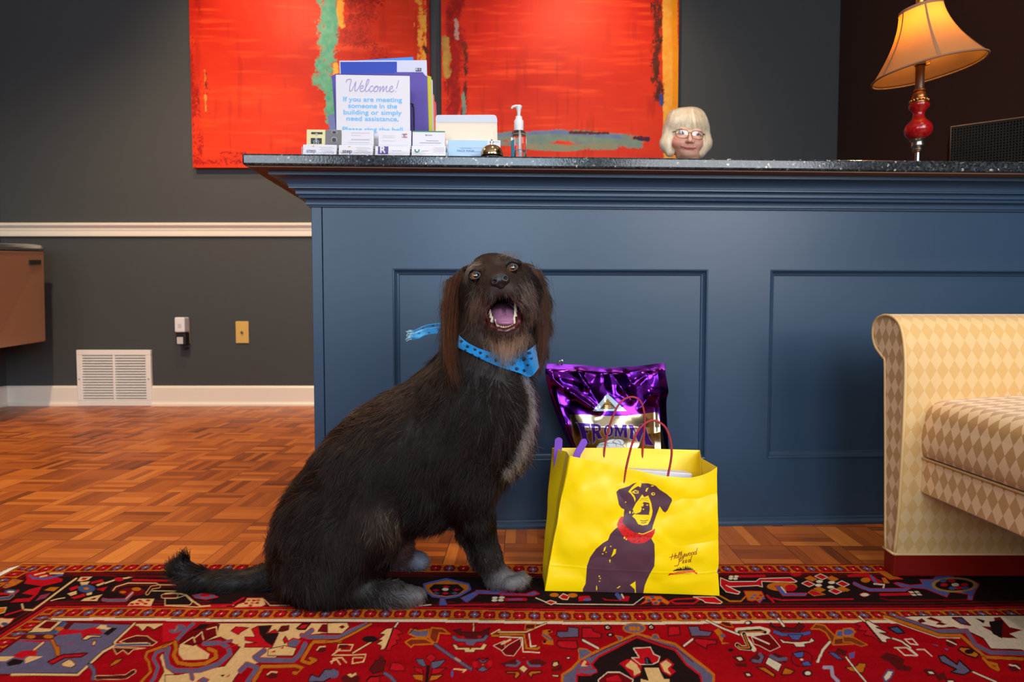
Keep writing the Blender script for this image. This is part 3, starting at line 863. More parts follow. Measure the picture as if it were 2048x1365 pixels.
        def rings(bb, sg):
            c0 = cp(.80 + .035 * sg, .76) + fr
            bb.tube([c0 + DX * .0055 * math.cos(a) + UP * .0048 * math.sin(a) for a in np.linspace(.7 if sg > 0 else .7 + math.pi, 5.6 if sg > 0 else 5.6 + math.pi, 20)], .0010, 6)
        put('red_ring', m_redi, lambda bb: rings(bb, 1)); put('grey_ring', m_grey, lambda bb: rings(bb, -1))
        def lines(bb):
            for v in (.74, .66, .50): rct(bb, .12, .50, v, v + .016)
        put('small_print', mat('pale_ink', (0.45, 0.44, 0.42), 0.6), lines)
    elif kind == 'green':
        put('green_band', m_greeni, lambda bb: rct(bb, 0, 1, .95, 1.0))
        put('logo_mark', m_greeni, lambda bb: rct(bb, .40, .44, .77, .83))
        def lines(bb):
            rct(bb, .46, .60, .78, .82); rct(bb, .42, .80, .52, .545); rct(bb, .22, .88, .42, .445)
        put('small_print', m_grey, lines)

# welcome sign in an acrylic stand
ys = -.138 + .135
sx0, szt = dpx(671.5, 149.5, ys); sx1, _ = dpx(819.5, 149.5, ys)
g_s = thing('welcome_sign', D((sx0 + sx1) / 2, ys, ZS), 'white welcome notice in an acrylic stand in front of the purple folder', 'sign')
b = MB(); db(sx0, sx1, ys, ys + .0015, ZS + .004, szt); b.build('notice', m_paper, g_s)
b = MB(); db(sx0 - .002, sx1 + .002, ys + .003, ys + .006, ZS + .0005, szt + .003); db(sx0 - .002, sx1 + .002, ys - .02, ys + .06, ZS + .0002, ZS + .003); b.build('acrylic_stand', m_acr, g_s)
m_lblue = mat('light_blue_print', RGB(104, 178, 228), 0.6); m_lil = mat('lilac_print', RGB(178, 160, 200), 0.6)
for k, (t_, py, wpx) in enumerate([('If you are meeting', 203.5, 115), ('someone in the', 216.5, 96), ('building or simply', 229.5, 114), ('need assistance,', 242, 102), ('Please ring the bell', 263.5, 118)]):
    xc, zc_ = dpx(745.5, py, ys)
    b = MB(); lettering(b, t_, D(xc, ys, zc_), DX, UP, .0128, align='C', width=wpx * 1.43e-3, bold=.018, normal=-DY, lift=.0008)
    b.build('lettering', m_lblue, g_s, fix=False)
def script(mb, strokes, tf, r):
    for st in strokes: mb.tube([tf(*p) for p in bez(st, 8)], r, 6)
wel = [[(0, 5.5), (.4, 7.2), (2.2, 7.6), (3.2, 6.8), (2.6, 3.5), (2.8, .4), (4.4, 1.6), (6.2, 6.2), (6.0, 2.6), (6.3, .4), (8.2, 2.4), (10.2, 7.0)],
       [(9.2, 1.9), (10.8, 2.4), (11.2, 3.6), (10.2, 3.9), (9.3, 2.6), (9.6, .6), (11.2, .5), (12.8, 2.6), (14.4, 6.6), (14.2, 7.7), (13.3, 7.0), (12.7, 3.4), (12.9, .6), (14.0, .6), (15.2, 2.0)],
       [(17.6, 3.2), (16.8, 3.8), (15.6, 2.8), (15.5, .9), (16.6, .4), (18.2, 1.8), (19.4, 3.7), (18.2, 2.6), (18.3, .7), (19.8, .5), (20.8, 2.2), (20.2, 3.7), (19.2, 3.5), (21.4, 3.0), (22.3, 3.6)],
       [(22.3, 3.7), (21.9, .4), (23.2, 2.8), (24.2, 3.7), (24.0, .4), (25.3, 2.8), (26.4, 3.7), (26.1, 1.2), (26.9, .4), (28.2, 1.6)],
       [(28.2, 1.8), (29.7, 2.5), (30.0, 3.5), (29.1, 3.8), (28.2, 2.4), (28.6, .6), (30.0, .5), (31.2, 1.6)],
       [(33.6, 7.4), (32.6, 2.4)], [(32.25, .7), (32.2, .45)]]
ox, oz = dpx(691, 183.5, ys); kx_ = (dpx(795, 183, ys)[0] - ox) / 33.4; kz_ = (dpx(745, 159.5, ys)[1] - oz) / 7.5
b = MB(); script(b, wel, lambda x, z: D(ox + (x + z * .10) * kx_, ys - .0006, oz + z * kz_), .00115); b.build('script_heading', m_lil, g_s, smooth=True)

# wire sorter with folders behind the sign
yf = ys + .09
g_w = thing('wire_file_sorter', D(dpx(765, 300, yf)[0], yf + .05, ZS), 'black wire file sorter behind the welcome notice', 'file sorter')
b = MB()
wx0 = dpx(690, 300, yf)[0]; wx1 = dpx(829, 300, yf)[0]
zt_ = dpx(829, 210, yf)[1]
for k, yy in enumerate((yf - .012, yf + .044, yf + .116)):
    b.tube([D(*p) for p in bez([(wx0, yy, ZS + .004), (wx0, yy, zt_ - .02), (wx0 + .012, yy, zt_), (wx1 - .02, yy, zt_), (wx1 - .004, yy, zt_ - .008), (wx1, yy, zt_ - .03), (wx1, yy, ZS + .004)], 8)], .0022, 8)
for xx in (wx0, wx1): b.tube([D(xx, yf - .015, ZS + .003), D(xx, yf + .12, ZS + .003)], .0022, 8)
b.build('frame', mat('black_wire', (0.012, 0.012, 0.014), 0.35, 0.6), g_w, smooth=True)
m_fold = {k: mat(k, RGB(*v), 0.55) for k, v in {'purple_folder': (84, 66, 150), 'yellow_folder': (206, 196, 50), 'white_folder': (196, 196, 214), 'orange_folder': (226, 130, 50), 'pink_folder': (214, 70, 104),
    'royal_blue_sheet': (36, 62, 166), 'sky_blue_sheet': (50, 130, 222), 'green_sheet': (120, 160, 150), 'lilac_sheet': (150, 150, 196)}.items()}
def sheet(name, key, quad, y, th, label, cat, tilt=.01, kids=None, grp='folders in the wire sorter'):
    """quad: pixel outline of the visible front, extended down to the counter"""
    pts = []
    for (px, py) in quad:
        if py is None: pts.append((dpx(px, 300, y)[0], ZS + .006))
        else: pts.append(dpx(px, py, y))
    zt2 = max(p[1] for p in pts)
    b = MB(); b.prism(pts, 0, th, lambda a, z, h: D(a, y + h + tilt * (z - ZS), z))
    o = b.build(name, m_fold[key], origin=D(np.mean([p[0] for p in pts]), y, ZS + .006))
    return tag(o, label, cat, grp)
sheet('file_folder', 'purple_folder', [(676, None), (664, 160), (662, 152), (670, 147), (786, 147), (790, 143.5), (845, 143.5), (850, 150), (854, 152), (857, 250), (858, None)], yf, .004, 'purple file folder standing right behind the welcome notice', 'folder')
o = sheet('printed_folder', 'white_folder', [(688, None), (678, 120.5), (853, 119.5), (860, None)], yf + .016, .003, 'white folder with a blue block and small square emblem, sticking out above the notice', 'folder')
b = MB(); b.prism([dpx(680, 123, yf + .0155), dpx(793.5, 122.5, yf + .0155), dpx(793.5, 160, yf + .0155), dpx(682, 160, yf + .0155)], 0, .0004, lambda a, z, h: D(a, yf + .0155 + h + .01 * (z - ZS), z)); b.build('blue_block', m_fold['royal_blue_sheet'], o)
b = MB(); b.prism([dpx(831, 135, yf + .0155), dpx(842.5, 135, yf + .0155), dpx(842.5, 142, yf + .0155), dpx(831, 142, yf + .0155)], 0, .0004, lambda a, z, h: D(a, yf + .0155 + h + .01 * (z - ZS), z)); b.build('emblem_square', m_ink, o)
for ch_, xx_ in (('E', 833.9), ('C', 839.4)):
    b = MB(); c_ = dpx(xx_, 140.8, yf + .015); lettering(b, ch_, D(c_[0], yf + .0145, c_[1]), DX, UP, .0056, align='C', width=.0052, bold=.03, normal=-DY); b.build('emblem_letter', m_paper, o, fix=False)
sheet('file_folder', 'sky_blue_sheet', [(690, None), (682, 122), (826, 113), (832, None)], yf + .034, .002, 'bright blue sheet peeking out slanted behind the white folder', 'folder')
sheet('file_folder', 'yellow_folder', [(700, None), (700, 152), (855, 150), (862, 153), (866, None)], yf + .050, .004, 'yellow file folder behind the purple one', 'folder')
sheet('file_folder', 'white_folder', [(705, None), (705, 158), (862, 157), (865, 160), (869, None)], yf + .066, .003, 'white file folder between the yellow and orange ones', 'folder')
sheet('file_folder', 'orange_folder', [(705, None), (705, 187), (864, 186), (868, 190), (873, None)], yf + .086, .004, 'orange file folder behind the white one, near the cream envelopes', 'folder')
sheet('file_folder', 'pink_folder', [(705, None), (705, 202), (867, 200), (872, 205), (878, None)], yf + .104, .004, 'pink file folder, rearmost in the sorter', 'folder')
sheet('file_folder', 'lilac_sheet', [(668, None), (655, 232), (662, 228), (690, 228), (690, None)], yf + .02, .002, 'pale lilac sheet corner sticking out left of the purple folder', 'folder')

# cream envelopes with a grey flap behind, face-mask box in front
ye = -.138 + .13
m_cream = mat('cream_paper', RGB(226, 206, 184), 0.6)
e = [dpx(872, 300, ye), dpx(871, 236, ye), dpx(873, 231.5, ye), dpx(876, 230.3, ye), dpx(988, 230, ye), dpx(992, 232, ye), dpx(994, 237, ye), dpx(996, 300, ye)]
e[0] = (e[0][0], ZS + .001); e[-1] = (e[-1][0], ZS + .001)
g_e = thing('envelope_stack', D((e[0][0] + e[-1][0]) / 2, ye, ZS), 'cream envelopes standing on edge behind the bell', 'envelopes')
b = MB(); b.prism(e, 0, .03, lambda a, z, h: D(a, ye + h, z)); b.build('envelopes', m_cream, g_e)
fz = dpx(900, 245, ye)[1]
b = MB(); b.prism([(e[1][0] + .001, fz), (e[1][0], e[1][1]), e[2], e[3], e[4], e[5], e[6], (e[6][0] + .001, fz + .001)], 0, .001, lambda a, z, h: D(a, ye - .0012 + h, z)); b.build('grey_flap', mat('grey_flap', (0.52, 0.54, 0.60), 0.5), g_e)
ym = -.138 + .085
mx0, mzt = dpx(896, 279.5, ym); mx1 = dpx(1001, 280, ym)[0]
g_m = thing('face_mask_box', D((mx0 + mx1) / 2, ym, ZS), 'pale blue and white face mask box behind the brass bell', 'box')
b = MB(); db(mx0, mx1, ym, ym + .035, ZS + .0005, mzt); b.build('carton', mat('white_carton', (0.60, 0.61, 0.66), 0.5), g_m, bevel=.001)
b = MB(); xm = dpx(975, 300, ym)[0]; db(mx0 + .001, xm, ym - .0005, ym, ZS + .001, mzt - .001); b.build('blue_print', mat('pale_blue_print', RGB(166, 196, 226), 0.5), g_m)
b = MB(); c_ = dpx(932, 304, ym); lettering(b, 'FACE MASK', D(c_[0], ym - .0006, c_[1]), DX, UP, .0052, align='C', width=.048, normal=-DY, bold=.02)
c_ = dpx(932, 298, ym); lettering(b, 'DISPOSABLE', D(c_[0], ym - .0006, c_[1]), DX, UP, .0032, align='C', width=.032, normal=-DY); b.build('lettering', mat('slate_ink', (0.12, 0.16, 0.24), 0.6), g_m, fix=False)
b = MB()
for k in range(4): db(xm - .05 + k * .003, xm - .012, ym - .0009, ym - .0006, ZS + .012 + k * .010, ZS + .0128 + k * .010)
db(xm + .006, xm + .007, ym - .0006, ym - .0001, ZS + .006, mzt - .004); db(xm + .006, mx1 - .004, ym - .0006, ym - .0001, mzt - .005, mzt - .004)
b.build('printed_lines', m_grey, g_m)

# brass bell
p_, bx, by = on(983.5, .05)
g_b = thing('service_bell', p_, 'brass service bell with a push button at the counter edge', 'bell')
def L_(prof, name, m, par, seg=40, x=None, y=None, z=None, smooth=True, auto=50):
    b = MB(); cx, cy = p_[0], p_[1]
    b.lathe([(r, ZS + z_) for r, z_ in prof], cx, cy, seg); return b.build(name, m, par, smooth=smooth, auto=auto)
m_brass = mat('polished_brass', (0.62, 0.46, 0.22), 0.10, 1.0)
L_([(.030, .0005), (.033, .001), (.034, .006), (.026, .009), (.02, .0095), (.0005, .0095)], 'base', m_black, g_b)
L_([(.0310, .0105), (.0315, .012), (.0308, .018), (.0285, .026), (.0235, .034), (.016, .039), (.008, .0412), (.0005, .0418)], 'dome', m_brass, g_b)
L_([(.0032, .040), (.0032, .047), (.0055, .048), (.0058, .0505), (.003, .0515), (.0022, .0535), (.0022, .0575), (.0005, .058)], 'push_button', mat('bright_chrome', (0.7, 0.68, 0.62), 0.12, 1.0), g_b)

# hand sanitiser bottle
p_, bx, by = on(1037.5, .065)
dsc = np.linalg.norm(p_[:2]) / F
zt_ = dpx(1037, 211, by)[1] - ZS
g_p = thing('sanitizer_bottle', p_, 'clear pump bottle of hand sanitizer right of the bell', 'bottle')
hb = dpx(1037, 262, by)[1] - ZS; hw = 15.2 * dsc
mgel = mat('clear_plastic', (0.93, 0.95, 0.97), 0.06, trans=1.0, ior=1.35)
L_([(hw * .94, .0005), (hw, .003), (hw, hb - .016), (hw * .96, hb - .008), (hw * .80, hb - .002), (hw * .52, hb), (hw * .5, hb + .004)], 'bottle_body', mgel, g_p)
L_([(hw * .88, .002), (hw * .90, .003), (hw * .90, .030), (hw * .2, .030)], 'gel', mat('clear_gel', (0.85, 0.90, 0.93), 0.02, trans=1.0, ior=1.34), g_p)
mpump = mat('white_pump', (0.66, 0.63, 0.62), 0.35)
zc1 = dpx(1037, 233.5, by)[1] - ZS
L_([(hw * .60, hb - .001), (hw * .62, hb + .002), (hw * .62, zc1 - .012), (hw * .46, zc1 - .008), (hw * .42, zc1), (hw * .18, zc1)], 'collar', mpump, g_p)
b = MB(); b.lathe([(hw * .26, ZS + zc1 - .001), (hw * .22, ZS + zc1 + .008), (hw * .30, ZS + zt_ - .012), (hw * .42, ZS + zt_ - .005), (hw * .42, ZS + zt_ - .002), (hw * .3, ZS + zt_)], p_[0], p_[1], 24)
q0 = p_ + np.array([0, 0, zt_ - .004])
b.tube(bez([q0 + [.004, 0, 0], q0 + [-.008, 0, .0015], q0 + [-.016, 0, .000], q0 + [-.0205, 0, -.0045]]), np.linspace(.0052, .0024, 37), 10)
b.build('pump_head', mpump, g_p, smooth=True)
b = MB(); b.tube([p_ + [0.002, 0, .006], p_ + [0.002, 0, hb]], .0022, 8); b.build('dip_tube', mpump, g_p, smooth=True)
b = MB(); aa = np.linspace(math.radians(165), math.radians(235), 12)
b.grid([[p_ + [hw * 1.01 * math.cos(a), hw * 1.01 * math.sin(a), z] for z in (.008, hb - .028)] for a in aa]); b.build('side_label', mat('blue_label', RGB(40, 130, 160), 0.4), g_p)

# table lamp
p_, bx, by = on(1835, .13)
lx, ly = p_[0], p_[1]
def lz(py): return P(1835, py, ly)[2]
lsc = ly / F
g_l = thing('table_lamp', p_, 'lit table lamp with a tilted bell shade and red glass stem', 'lamp')
m_bronze = mat('antique_bronze', RGB(150, 96, 52), 0.32, 0.9, vary=(60, 0.3))
m_silver = mat('pewter', (0.42, 0.40, 0.38), 0.25, 1.0)
m_redg = mat('red_crackle_glass', (0.30, 0.004, 0.005), 0.14, spec=0.5, coat=0.3, vary=(160, 0.7), bump=(160, 0.12))
def lathe_px(rows, name, m, seg=40):
    b = MB(); b.lathe([(r * lsc, lz(py)) for r, py in rows], lx, ly, seg); return b.build(name, m, g_l, smooth=True, auto=45)
b = MB(); b.lathe([(.062, ZS + .0005), (.064, ZS + .004), (.058, ZS + .010), (.030, ZS + .016), (.016, ZS + .022), (.008, ZS + .024)], lx, ly, 40); b.build('base', m_bronze, g_l, smooth=True, auto=45)
b = MB(); b.lathe([(4.6 * lsc, ZS + .02), (4.6 * lsc, lz(304))], lx, ly, 24); b.build('lower_rod', m_silver, g_l, smooth=True, auto=45)
lathe_px([(4.6, 306), (8.5, 303), (9.5, 300), (8, 298), (8.5, 296), (11, 294), (12, 291), (10.5, 287), (11.5, 284), (14, 281.5), (15.5, 279), (12, 277.5)], 'lower_collar', m_silver)
lathe_px([(12, 279), (17, 275.5), (22, 270), (24.3, 264), (24.6, 258), (22.5, 251), (18, 245), (13, 239.5), (10.2, 233), (9.8, 228), (11.5, 223), (15.5, 218.5), (18.2, 214), (18.0, 210), (15, 207.3)], 'glass_body', m_redg)
lathe_px([(15, 208), (15.5, 205), (13.5, 203.5), (16, 202), (16, 200), (12, 198), (13, 195), (11.5, 190), (11, 187), (9, 185), (10.8, 183), (10.5, 180.5), (8, 178.5)], 'upper_collar', m_bronze)
b = MB()
for k in range(16):
    a = k * math.pi / 8; b.ball((lx + 15.2 * lsc * math.cos(a), ly + 15.2 * lsc * math.sin(a), lz(202.5)), 2.3 * lsc, 8, 6)
b.build('bead_ring', mat('gilt', RGB(206, 150, 70), 0.25, 0.9), g_l, smooth=True)
lathe_px([(7.8, 180), (7.9, 150), (8.2, 133), (7, 132)], 'upper_tube', mat('brown_enamel', RGB(92, 62, 44), 0.3, 0.4))
lathe_px([(6, 133), (9.5, 131), (9.5, 124), (7, 120), (7, 108), (9, 106), (9, 96), (3, 95)], 'bulb_socket', mat('socket_brass', (0.22, 0.15, 0.07), 0.35, 1.0))
# harp and saddle
b = MB()
cz = lz(122)
hp = []
for k in range(25):
    t = k / 24 * math.pi * 2
for sg in (1, -1):
    hp = bez([(lx + sg * 8 * lsc, ly, lz(131)), (lx + sg * 17 * lsc, ly, lz(128)), (lx + sg * 19 * lsc, ly, lz(120)), (lx + sg * 22 * lsc, ly, lz(85)), (lx + sg * 15 * lsc, ly, lz(40)), (lx + sg * 2 * lsc, ly, lz(12))], 8)
    b.tube(hp, 1.3 * lsc, 8)
b.build('harp', mat('gilt_wire', RGB(190, 140, 70), 0.3, 0.9), g_l, smooth=True)
# bell shade, leaning to one side
ax = Vector((math.sin(math.radians(-9)), -0.02, math.cos(math.radians(9)))).normalized()
s_top = np.array(P(1841, 16, ly)); 
e1v = Vector((0, 1, 0)).cross(ax).normalized(); e2v = ax.cross(e1v).normalized()
e1 = np.array(e1v); e2 = np.array(e2v); axn = np.array(ax)
Hs = 121 * lsc
prof = [(0, 36.5), (.12, 39), (.25, 43), (.40, 50), (.55, 59), (.70, 70), (.84, 82), (.94, 91), (1.0, 97)]
pt = np.array(prof); tt = np.linspace(0, 1, 33); rr = np.interp(tt, pt[:, 0], pt[:, 1])
rr = np.convolve(np.pad(rr, 2, mode='edge'), np.ones(5) / 5, 'valid'); rr[0] = 36.5; rr[-1] = 97
NSEG = 96
def shade_pt(t, a, off=0.0, sc=1.0):
    r = np.interp(t, tt, rr) * lsc * sc + off
    k = 6
    sag = 1 - 0.022 * (0.5 - 0.5 * math.cos(k * (a - math.radians(67))))   # six panels, drawn in a little between the ribs
    return s_top - axn * (Hs * t) - e1 * (math.cos(a) * r * sag) * -1 + e2 * (math.sin(a) * r * sag)
b = MB()
A_ = np.linspace(0, 2 * math.pi, NSEG, endpoint=False)
outer = [[shade_pt(t, a) for a in A_] for t in tt]; inner = [[shade_pt(t, a, -.0012) for a in A_] for t in tt[::-1]]
b.grid(np.array(outer + inner), closed_u=True, closed_v=True)
def shade_mat():
    m = bpy.data.materials.new('lit_silk_shade'); m.use_nodes = True; nt = m.node_tree; N = nt.nodes; L = nt.links
    N.remove(N['Principled BSDF']); out = N['Material Output']
    d = N.new('ShaderNodeBsdfDiffuse'); d.inputs['Color'].default_value = (*RGB(168, 126, 84), 1)
    t = N.new('ShaderNodeBsdfTranslucent'); t.inputs['Color'].default_value = (*RGB(255, 196, 84), 1)
    mx = N.new('ShaderNodeMixShader'); mx.inputs[0].default_value = 0.44
    L.new(d.outputs[0], mx.inputs[1]); L.new(t.outputs[0], mx.inputs[2]); L.new(mx.outputs[0], out.inputs['Surface'])
    return m
b.build('lamp_shade', shade_mat(), g_l, smooth=True)
m_braid = mat('taupe_braid', RGB(128, 88, 62), 0.7)
for k in range(6):
    a = math.radians(67 + 60 * k); b = MB()
    w_ = .028
    L2 = [[shade_pt(t, a + da * .045 * (1 - .35 * t), .0012) for da in (-1, -.5, 0, .5, 1)] for t in tt]
    b.grid(L2); b.build('rib_braid', m_braid, g_l, smooth=True)
b = MB(); b.tube([shade_pt(1.0, a) for a in np.linspace(0, 2 * math.pi, 97)], 2.0 * lsc, 8, cap=False); b.build('bottom_trim', m_braid, g_l, smooth=True)
b = MB(); b.grid([[shade_pt(t, a, .0012) for a in np.linspace(0, 2 * math.pi, 97)] for t in np.linspace(0, .05, 5)]); b.build('top_trim', m_braid, g_l, smooth=True)
b = MB()
for k in range(3):
    a = math.radians(20 + 120 * k); b.tube([s_top - axn * .003, shade_pt(0.02, a)], 1.0 * lsc, 6)
b.build('spider', m_bronze, g_l)
b = MB(); zf = s_top[2]
b.lathe([(3 * lsc, zf - .002), (8 * lsc, zf + .001), (8.5 * lsc, zf + .005), (5 * lsc, zf + .010), (8 * lsc, zf + .018), (8 * lsc, zf + .026), (3 * lsc, zf + .034), (.0004, zf + .036)], s_top[0], s_top[1], 24); b.build('finial', mat('gilt_finial', RGB(200, 140, 60), 0.3, 0.9), g_l, smooth=True)
bulb_c = np.array(P(1840, 50, ly))
b = MB(); b.ball(bulb_c, 13 * lsc, 20, 14, (1, 1, 1.3)); b.build('light_bulb', mat('glowing_bulb', (1, .9, .7), 0.4, emit=((1.0, 0.75, 0.34), 150.0)), g_l, smooth=True)

# dark perforated metal box at the right end, its face running towards the viewer
g_x = None
n0 = P(1902, 254, 2.02); n1 = P(2048, 235, 1.92)
h_ = n0[2] - ZS
def bxp(s, dd, z):
    v = n1 - n0; v = v / np.linalg.norm(v[:2]); per = np.array([v[1] * -1, v[0], 0]); p = n0 + v * s + per * dd; return np.array([p[0], p[1], ZS + z])
Ln = 0.36
g_x = thing('mesh_organizer', bxp(Ln / 2, .12, 0), 'dark perforated metal organizer box at the right end of the counter', 'organizer')
m_mesh = mat('black_mesh_metal', (0.010, 0.008, 0.007), 0.7, 0.0, spec=.1)
b = MB(); n_ = 46; mm = 20; st = Ln / n_; sz = (h_ - .012) / mm; wb = st * .34
for i in range(n_ + 1): b.hexa([bxp(i * st - wb / 2, 0, .006), bxp(i * st + wb / 2, 0, .006), bxp(i * st - wb / 2, .001, .006), bxp(i * st + wb / 2, .001, .006), bxp(i * st - wb / 2, 0, h_ - .006), bxp(i * st + wb / 2, 0, h_ - .006), bxp(i * st - wb / 2, .001, h_ - .006), bxp(i * st + wb / 2, .001, h_ - .006)])
for j in range(mm + 1):
    z = .006 + j * sz; b.hexa([bxp(0, 0, z - wb / 2), bxp(Ln, 0, z - wb / 2), bxp(0, .001, z - wb / 2), bxp(Ln, .001, z - wb / 2), bxp(0, 0, z + wb / 2), bxp(Ln, 0, z + wb / 2), bxp(0, .001, z + wb / 2), bxp(Ln, .001, z + wb / 2)])
b.build('perforated_face', m_mesh, g_x)
b = MB()
for (s0, s1, d0, d1, z0, z1) in [(0, Ln, .004, .24, .001, .005), (0, .003, .001, .24, .001, h_), (Ln - .003, Ln, .001, .24, .001, h_), (0, Ln, .235, .24, .001, h_), (0, Ln, .02, .24, h_ - .004, h_), (.002, Ln - .002, .006, .008, .004, h_ - .003)]:
    b.hexa([bxp(s0, d0, z0), bxp(s1, d0, z0), bxp(s0, d1, z0), bxp(s1, d1, z0), bxp(s0, d0, z1), bxp(s1, d0, z1), bxp(s0, d1, z1), bxp(s1, d1, z1)])
b.build('shell', mat('black_sheet_metal', (0.006, 0.005, 0.005), 0.8, 0.0, spec=.1), g_x)
b = MB(); b.tube([bxp(0, 0, .004), bxp(0, 0, h_), bxp(Ln, 0, h_), bxp(Ln, 0, .004)], .0028, 8); b.build('rim', mat('bronze_rim', RGB(74, 50, 30), 0.45, 0.5), g_x, smooth=True)
# ================================================================== PERSIAN RUG
RT = 0.008
K_ = RGB(34, 22, 22); R_ = RGB(150, 12, 20); R2 = RGB(176, 20, 30); DR = RGB(104, 14, 18); B_ = RGB(92, 84, 108); BB = RGB(74, 84, 140); O_ = RGB(178, 96, 24)
CR_ = RGB(206, 166, 112); WH = RGB(206, 186, 160); N_ = RGB(84, 22, 22); SK = RGB(60, 74, 110)
yfar = G(800, 1130, RT)[1]; xl = G(52, 1126.5, RT)[0]
XG = np.arange(xl, 1.80, 0.0015); YG = np.concatenate([np.arange(-0.9, 0.98, 0.02), np.arange(0.98, yfar, 0.0022), [yfar]])
RX, RY = np.meshgrid(XG, YG, indexing='ij')
# a gentle waviness in the weave
wav = 0.006 * np.sin(RX * 3.1 + 0.6) + 0.003 * np.sin(RX * 9.0)
yb = lambda py: G(1000, py, RT)[1]
b1, b2, b3, b4, b5 = yb(1147), yb(1216), yb(1220), yb(1241), yb(1244.5)
xb = lambda py: xl + (yfar - py)       # left border mirrors the far one
pa = Painter(RX, RY + wav, R_)
U, V = pa.u, pa.v
D_far = yfar - V; D_left = U - xl
E = np.minimum(D_far, D_left)           # distance in from the nearest edge
S = np.where(D_far < D_left, U, V)      # distance along that edge
w1, w2, w3, w4, w5 = yfar - b1, yfar - b2, yfar - b3, yfar - b4, yfar - b5
def band(e0, e1, col):
    m = (E >= e0) & (E < e1); pa.c[m] = col
def guard(e0, e1, step):
    """narrow guard border: orange rails, red ground, alternating rosettes and small I bars"""
    band(e0, e1, RGB(124, 20, 22)); t = (e1 - e0)
    band(e0 + t * .04, e0 + t * .15, O_); band(e1 - t * .15, e1 - t * .03, O_); band(e1 - t * .03, e1, K_); band(e0, e0 + t * .04, K_)
    k = np.floor(S / step); fr = S / step - k - .5; ee = (E - (e0 + e1) / 2) / (t * .5)
    m = (E >= e0) & (E < e1)
    an = np.arctan2(ee * .9, fr * 2.4); rad = np.hypot(fr * 2.4, ee * .95)
    ros = m & (rad < .50 + .16 * np.cos(4 * an)) & (np.abs(fr) < .36)
    alt = (k.astype(int) % 2 == 0)
    pa.c[ros & alt] = R2; pa.c[ros & ~alt] = B_
    pa.c[m & (rad < .12)] = WH
    bar = m & (np.abs(np.abs(fr) - .47) < .055) & (np.abs(ee) < .62); pa.c[bar] = O_
    bar = m & (np.abs(np.abs(fr) - .45) < .12) & (np.abs(np.abs(ee) - .55) < .12); pa.c[bar] = O_
guard(0.0, w1, .034)
band(w1, w2, K_)
band(w1 + .004, w1 + .012, DR); band(w2 - .012, w2 - .004, DR); band(w1 + .018, w1 + .023, N_); band(w2 - .024, w2 - .018, N_)
guard(w3, w4, .031); band(w2, w3, R2)
band(w4, w5 + .004, WH)
band(w5 + .004, 9, R_)
noise_ = fbm(RX.ravel() * 14, RY.ravel() * 50, 0, 3, 50)
fld = E > w5 + .004
pa.c[fld] *= (0.82 + 0.36 * noise_[fld])[:, None]
# motifs, traced in the rug's own plane
pz = np.full_like(RX, RT)
depth = np.maximum(RY, 0.25)
uu = 1024 + F * RX / (depth * CT - (RT - CAMH) * ST); vv = 682.5 - F * (depth * ST + (RT - CAMH) * CT) / (depth * CT - (RT - CAMH) * ST)
pa.u = uu.ravel(); pa.v = np.where(RY > 0.95, vv, 5000).ravel()
T1 = lambda L: [(x / 5.571, 1120 + y / 5.571) for x, y in L]
T2 = lambda L: [(330 + x / 5.851, 1180 + y / 5.851) for x, y in L]
T3 = lambda L: [(660 + x / 5.851, 1180 + y / 5.851) for x, y in L]
T4 = lambda L: [(1000 + x / 5.851, 1180 + y / 5.851) for x, y in L]
T5 = lambda L: [(1340 + x / 5.353, 1110 + y / 5.353) for x, y in L]
T6 = lambda L: [(1690 + x / 5.352, 1110 + y / 5.352) for x, y in L]
def f(T, L, col, line=None, lw=1.6): pa.fill(T(L), col, 0.7, line, lw)
def s(T, L, w, col, edge=None):
    if edge is not None: pa.stroke(T(L), w + 2.2, edge, 0.7)
    pa.stroke(T(L), w, col, 0.7)
def el(T, c, rx, ry, col, sc=5.6): pa.ell(T([c])[0], rx / sc, ry / sc, col, 0.7)
# --- left corner field panel
f(T1, [(500, 690), (1480, 720), (1270, 930), (1250, 980), (870, 1290), (-80, 1290), (-80, 1090), (190, 900)], B_, DR, 4)
f(T1, [(290, 820), (350, 790), (380, 755), (500, 675), (700, 690), (560, 810)], CR_, K_); f(T1, [(420, 765), (520, 690), (650, 695), (560, 775)], DR); f(T1, [(280, 825), (560, 825), (700, 690), (740, 695), (600, 840), (300, 850)], SK)
f(T1, [(200, 890), (300, 835), (640, 840), (760, 700), (830, 705), (740, 800), (640, 850), (560, 900)], N_); el(T1, (345, 862), 50, 20, O_); el(T1, (540, 862), 55, 22, O_); el(T1, (660, 775), 50, 22, O_)
f(T1, [(190, 900), (560, 905), (480, 930), (200, 910)], R2)
f(T1, [(640, 850), (700, 780), (920, 790), (1080, 750), (1160, 830), (1010, 840), (920, 880), (900, 820)], R2)
f(T1, [(1070, 770), (1120, 730), (1190, 735), (1190, 760), (1250, 765), (1200, 785)], CR_); f(T1, [(910, 895), (970, 845), (1120, 850), (1130, 865), (1020, 870), (960, 900)], CR_, K_)
f(T1, [(1150, 830), (1250, 760), (1310, 770), (1200, 850)], K_)
f(T1, [(550, 890), (600, 890), (630, 965), (670, 970), (665, 1080), (625, 1080), (605, 1000)], O_, N_)
f(T1, [(530, 1145), (700, 1065), (980, 1045), (900, 1090), (720, 1100), (580, 1175)], R2, N_, 3)
f(T1, [(690, 1190), (690, 1160), (770, 1115), (815, 1140), (845, 1180), (790, 1210)], CR_, N_)
f(T1, [(1020, 960), (1040, 910), (1070, 910), (1060, 960)], CR_, DR); f(T1, [(770, 960), (800, 935), (820, 940)], R2)
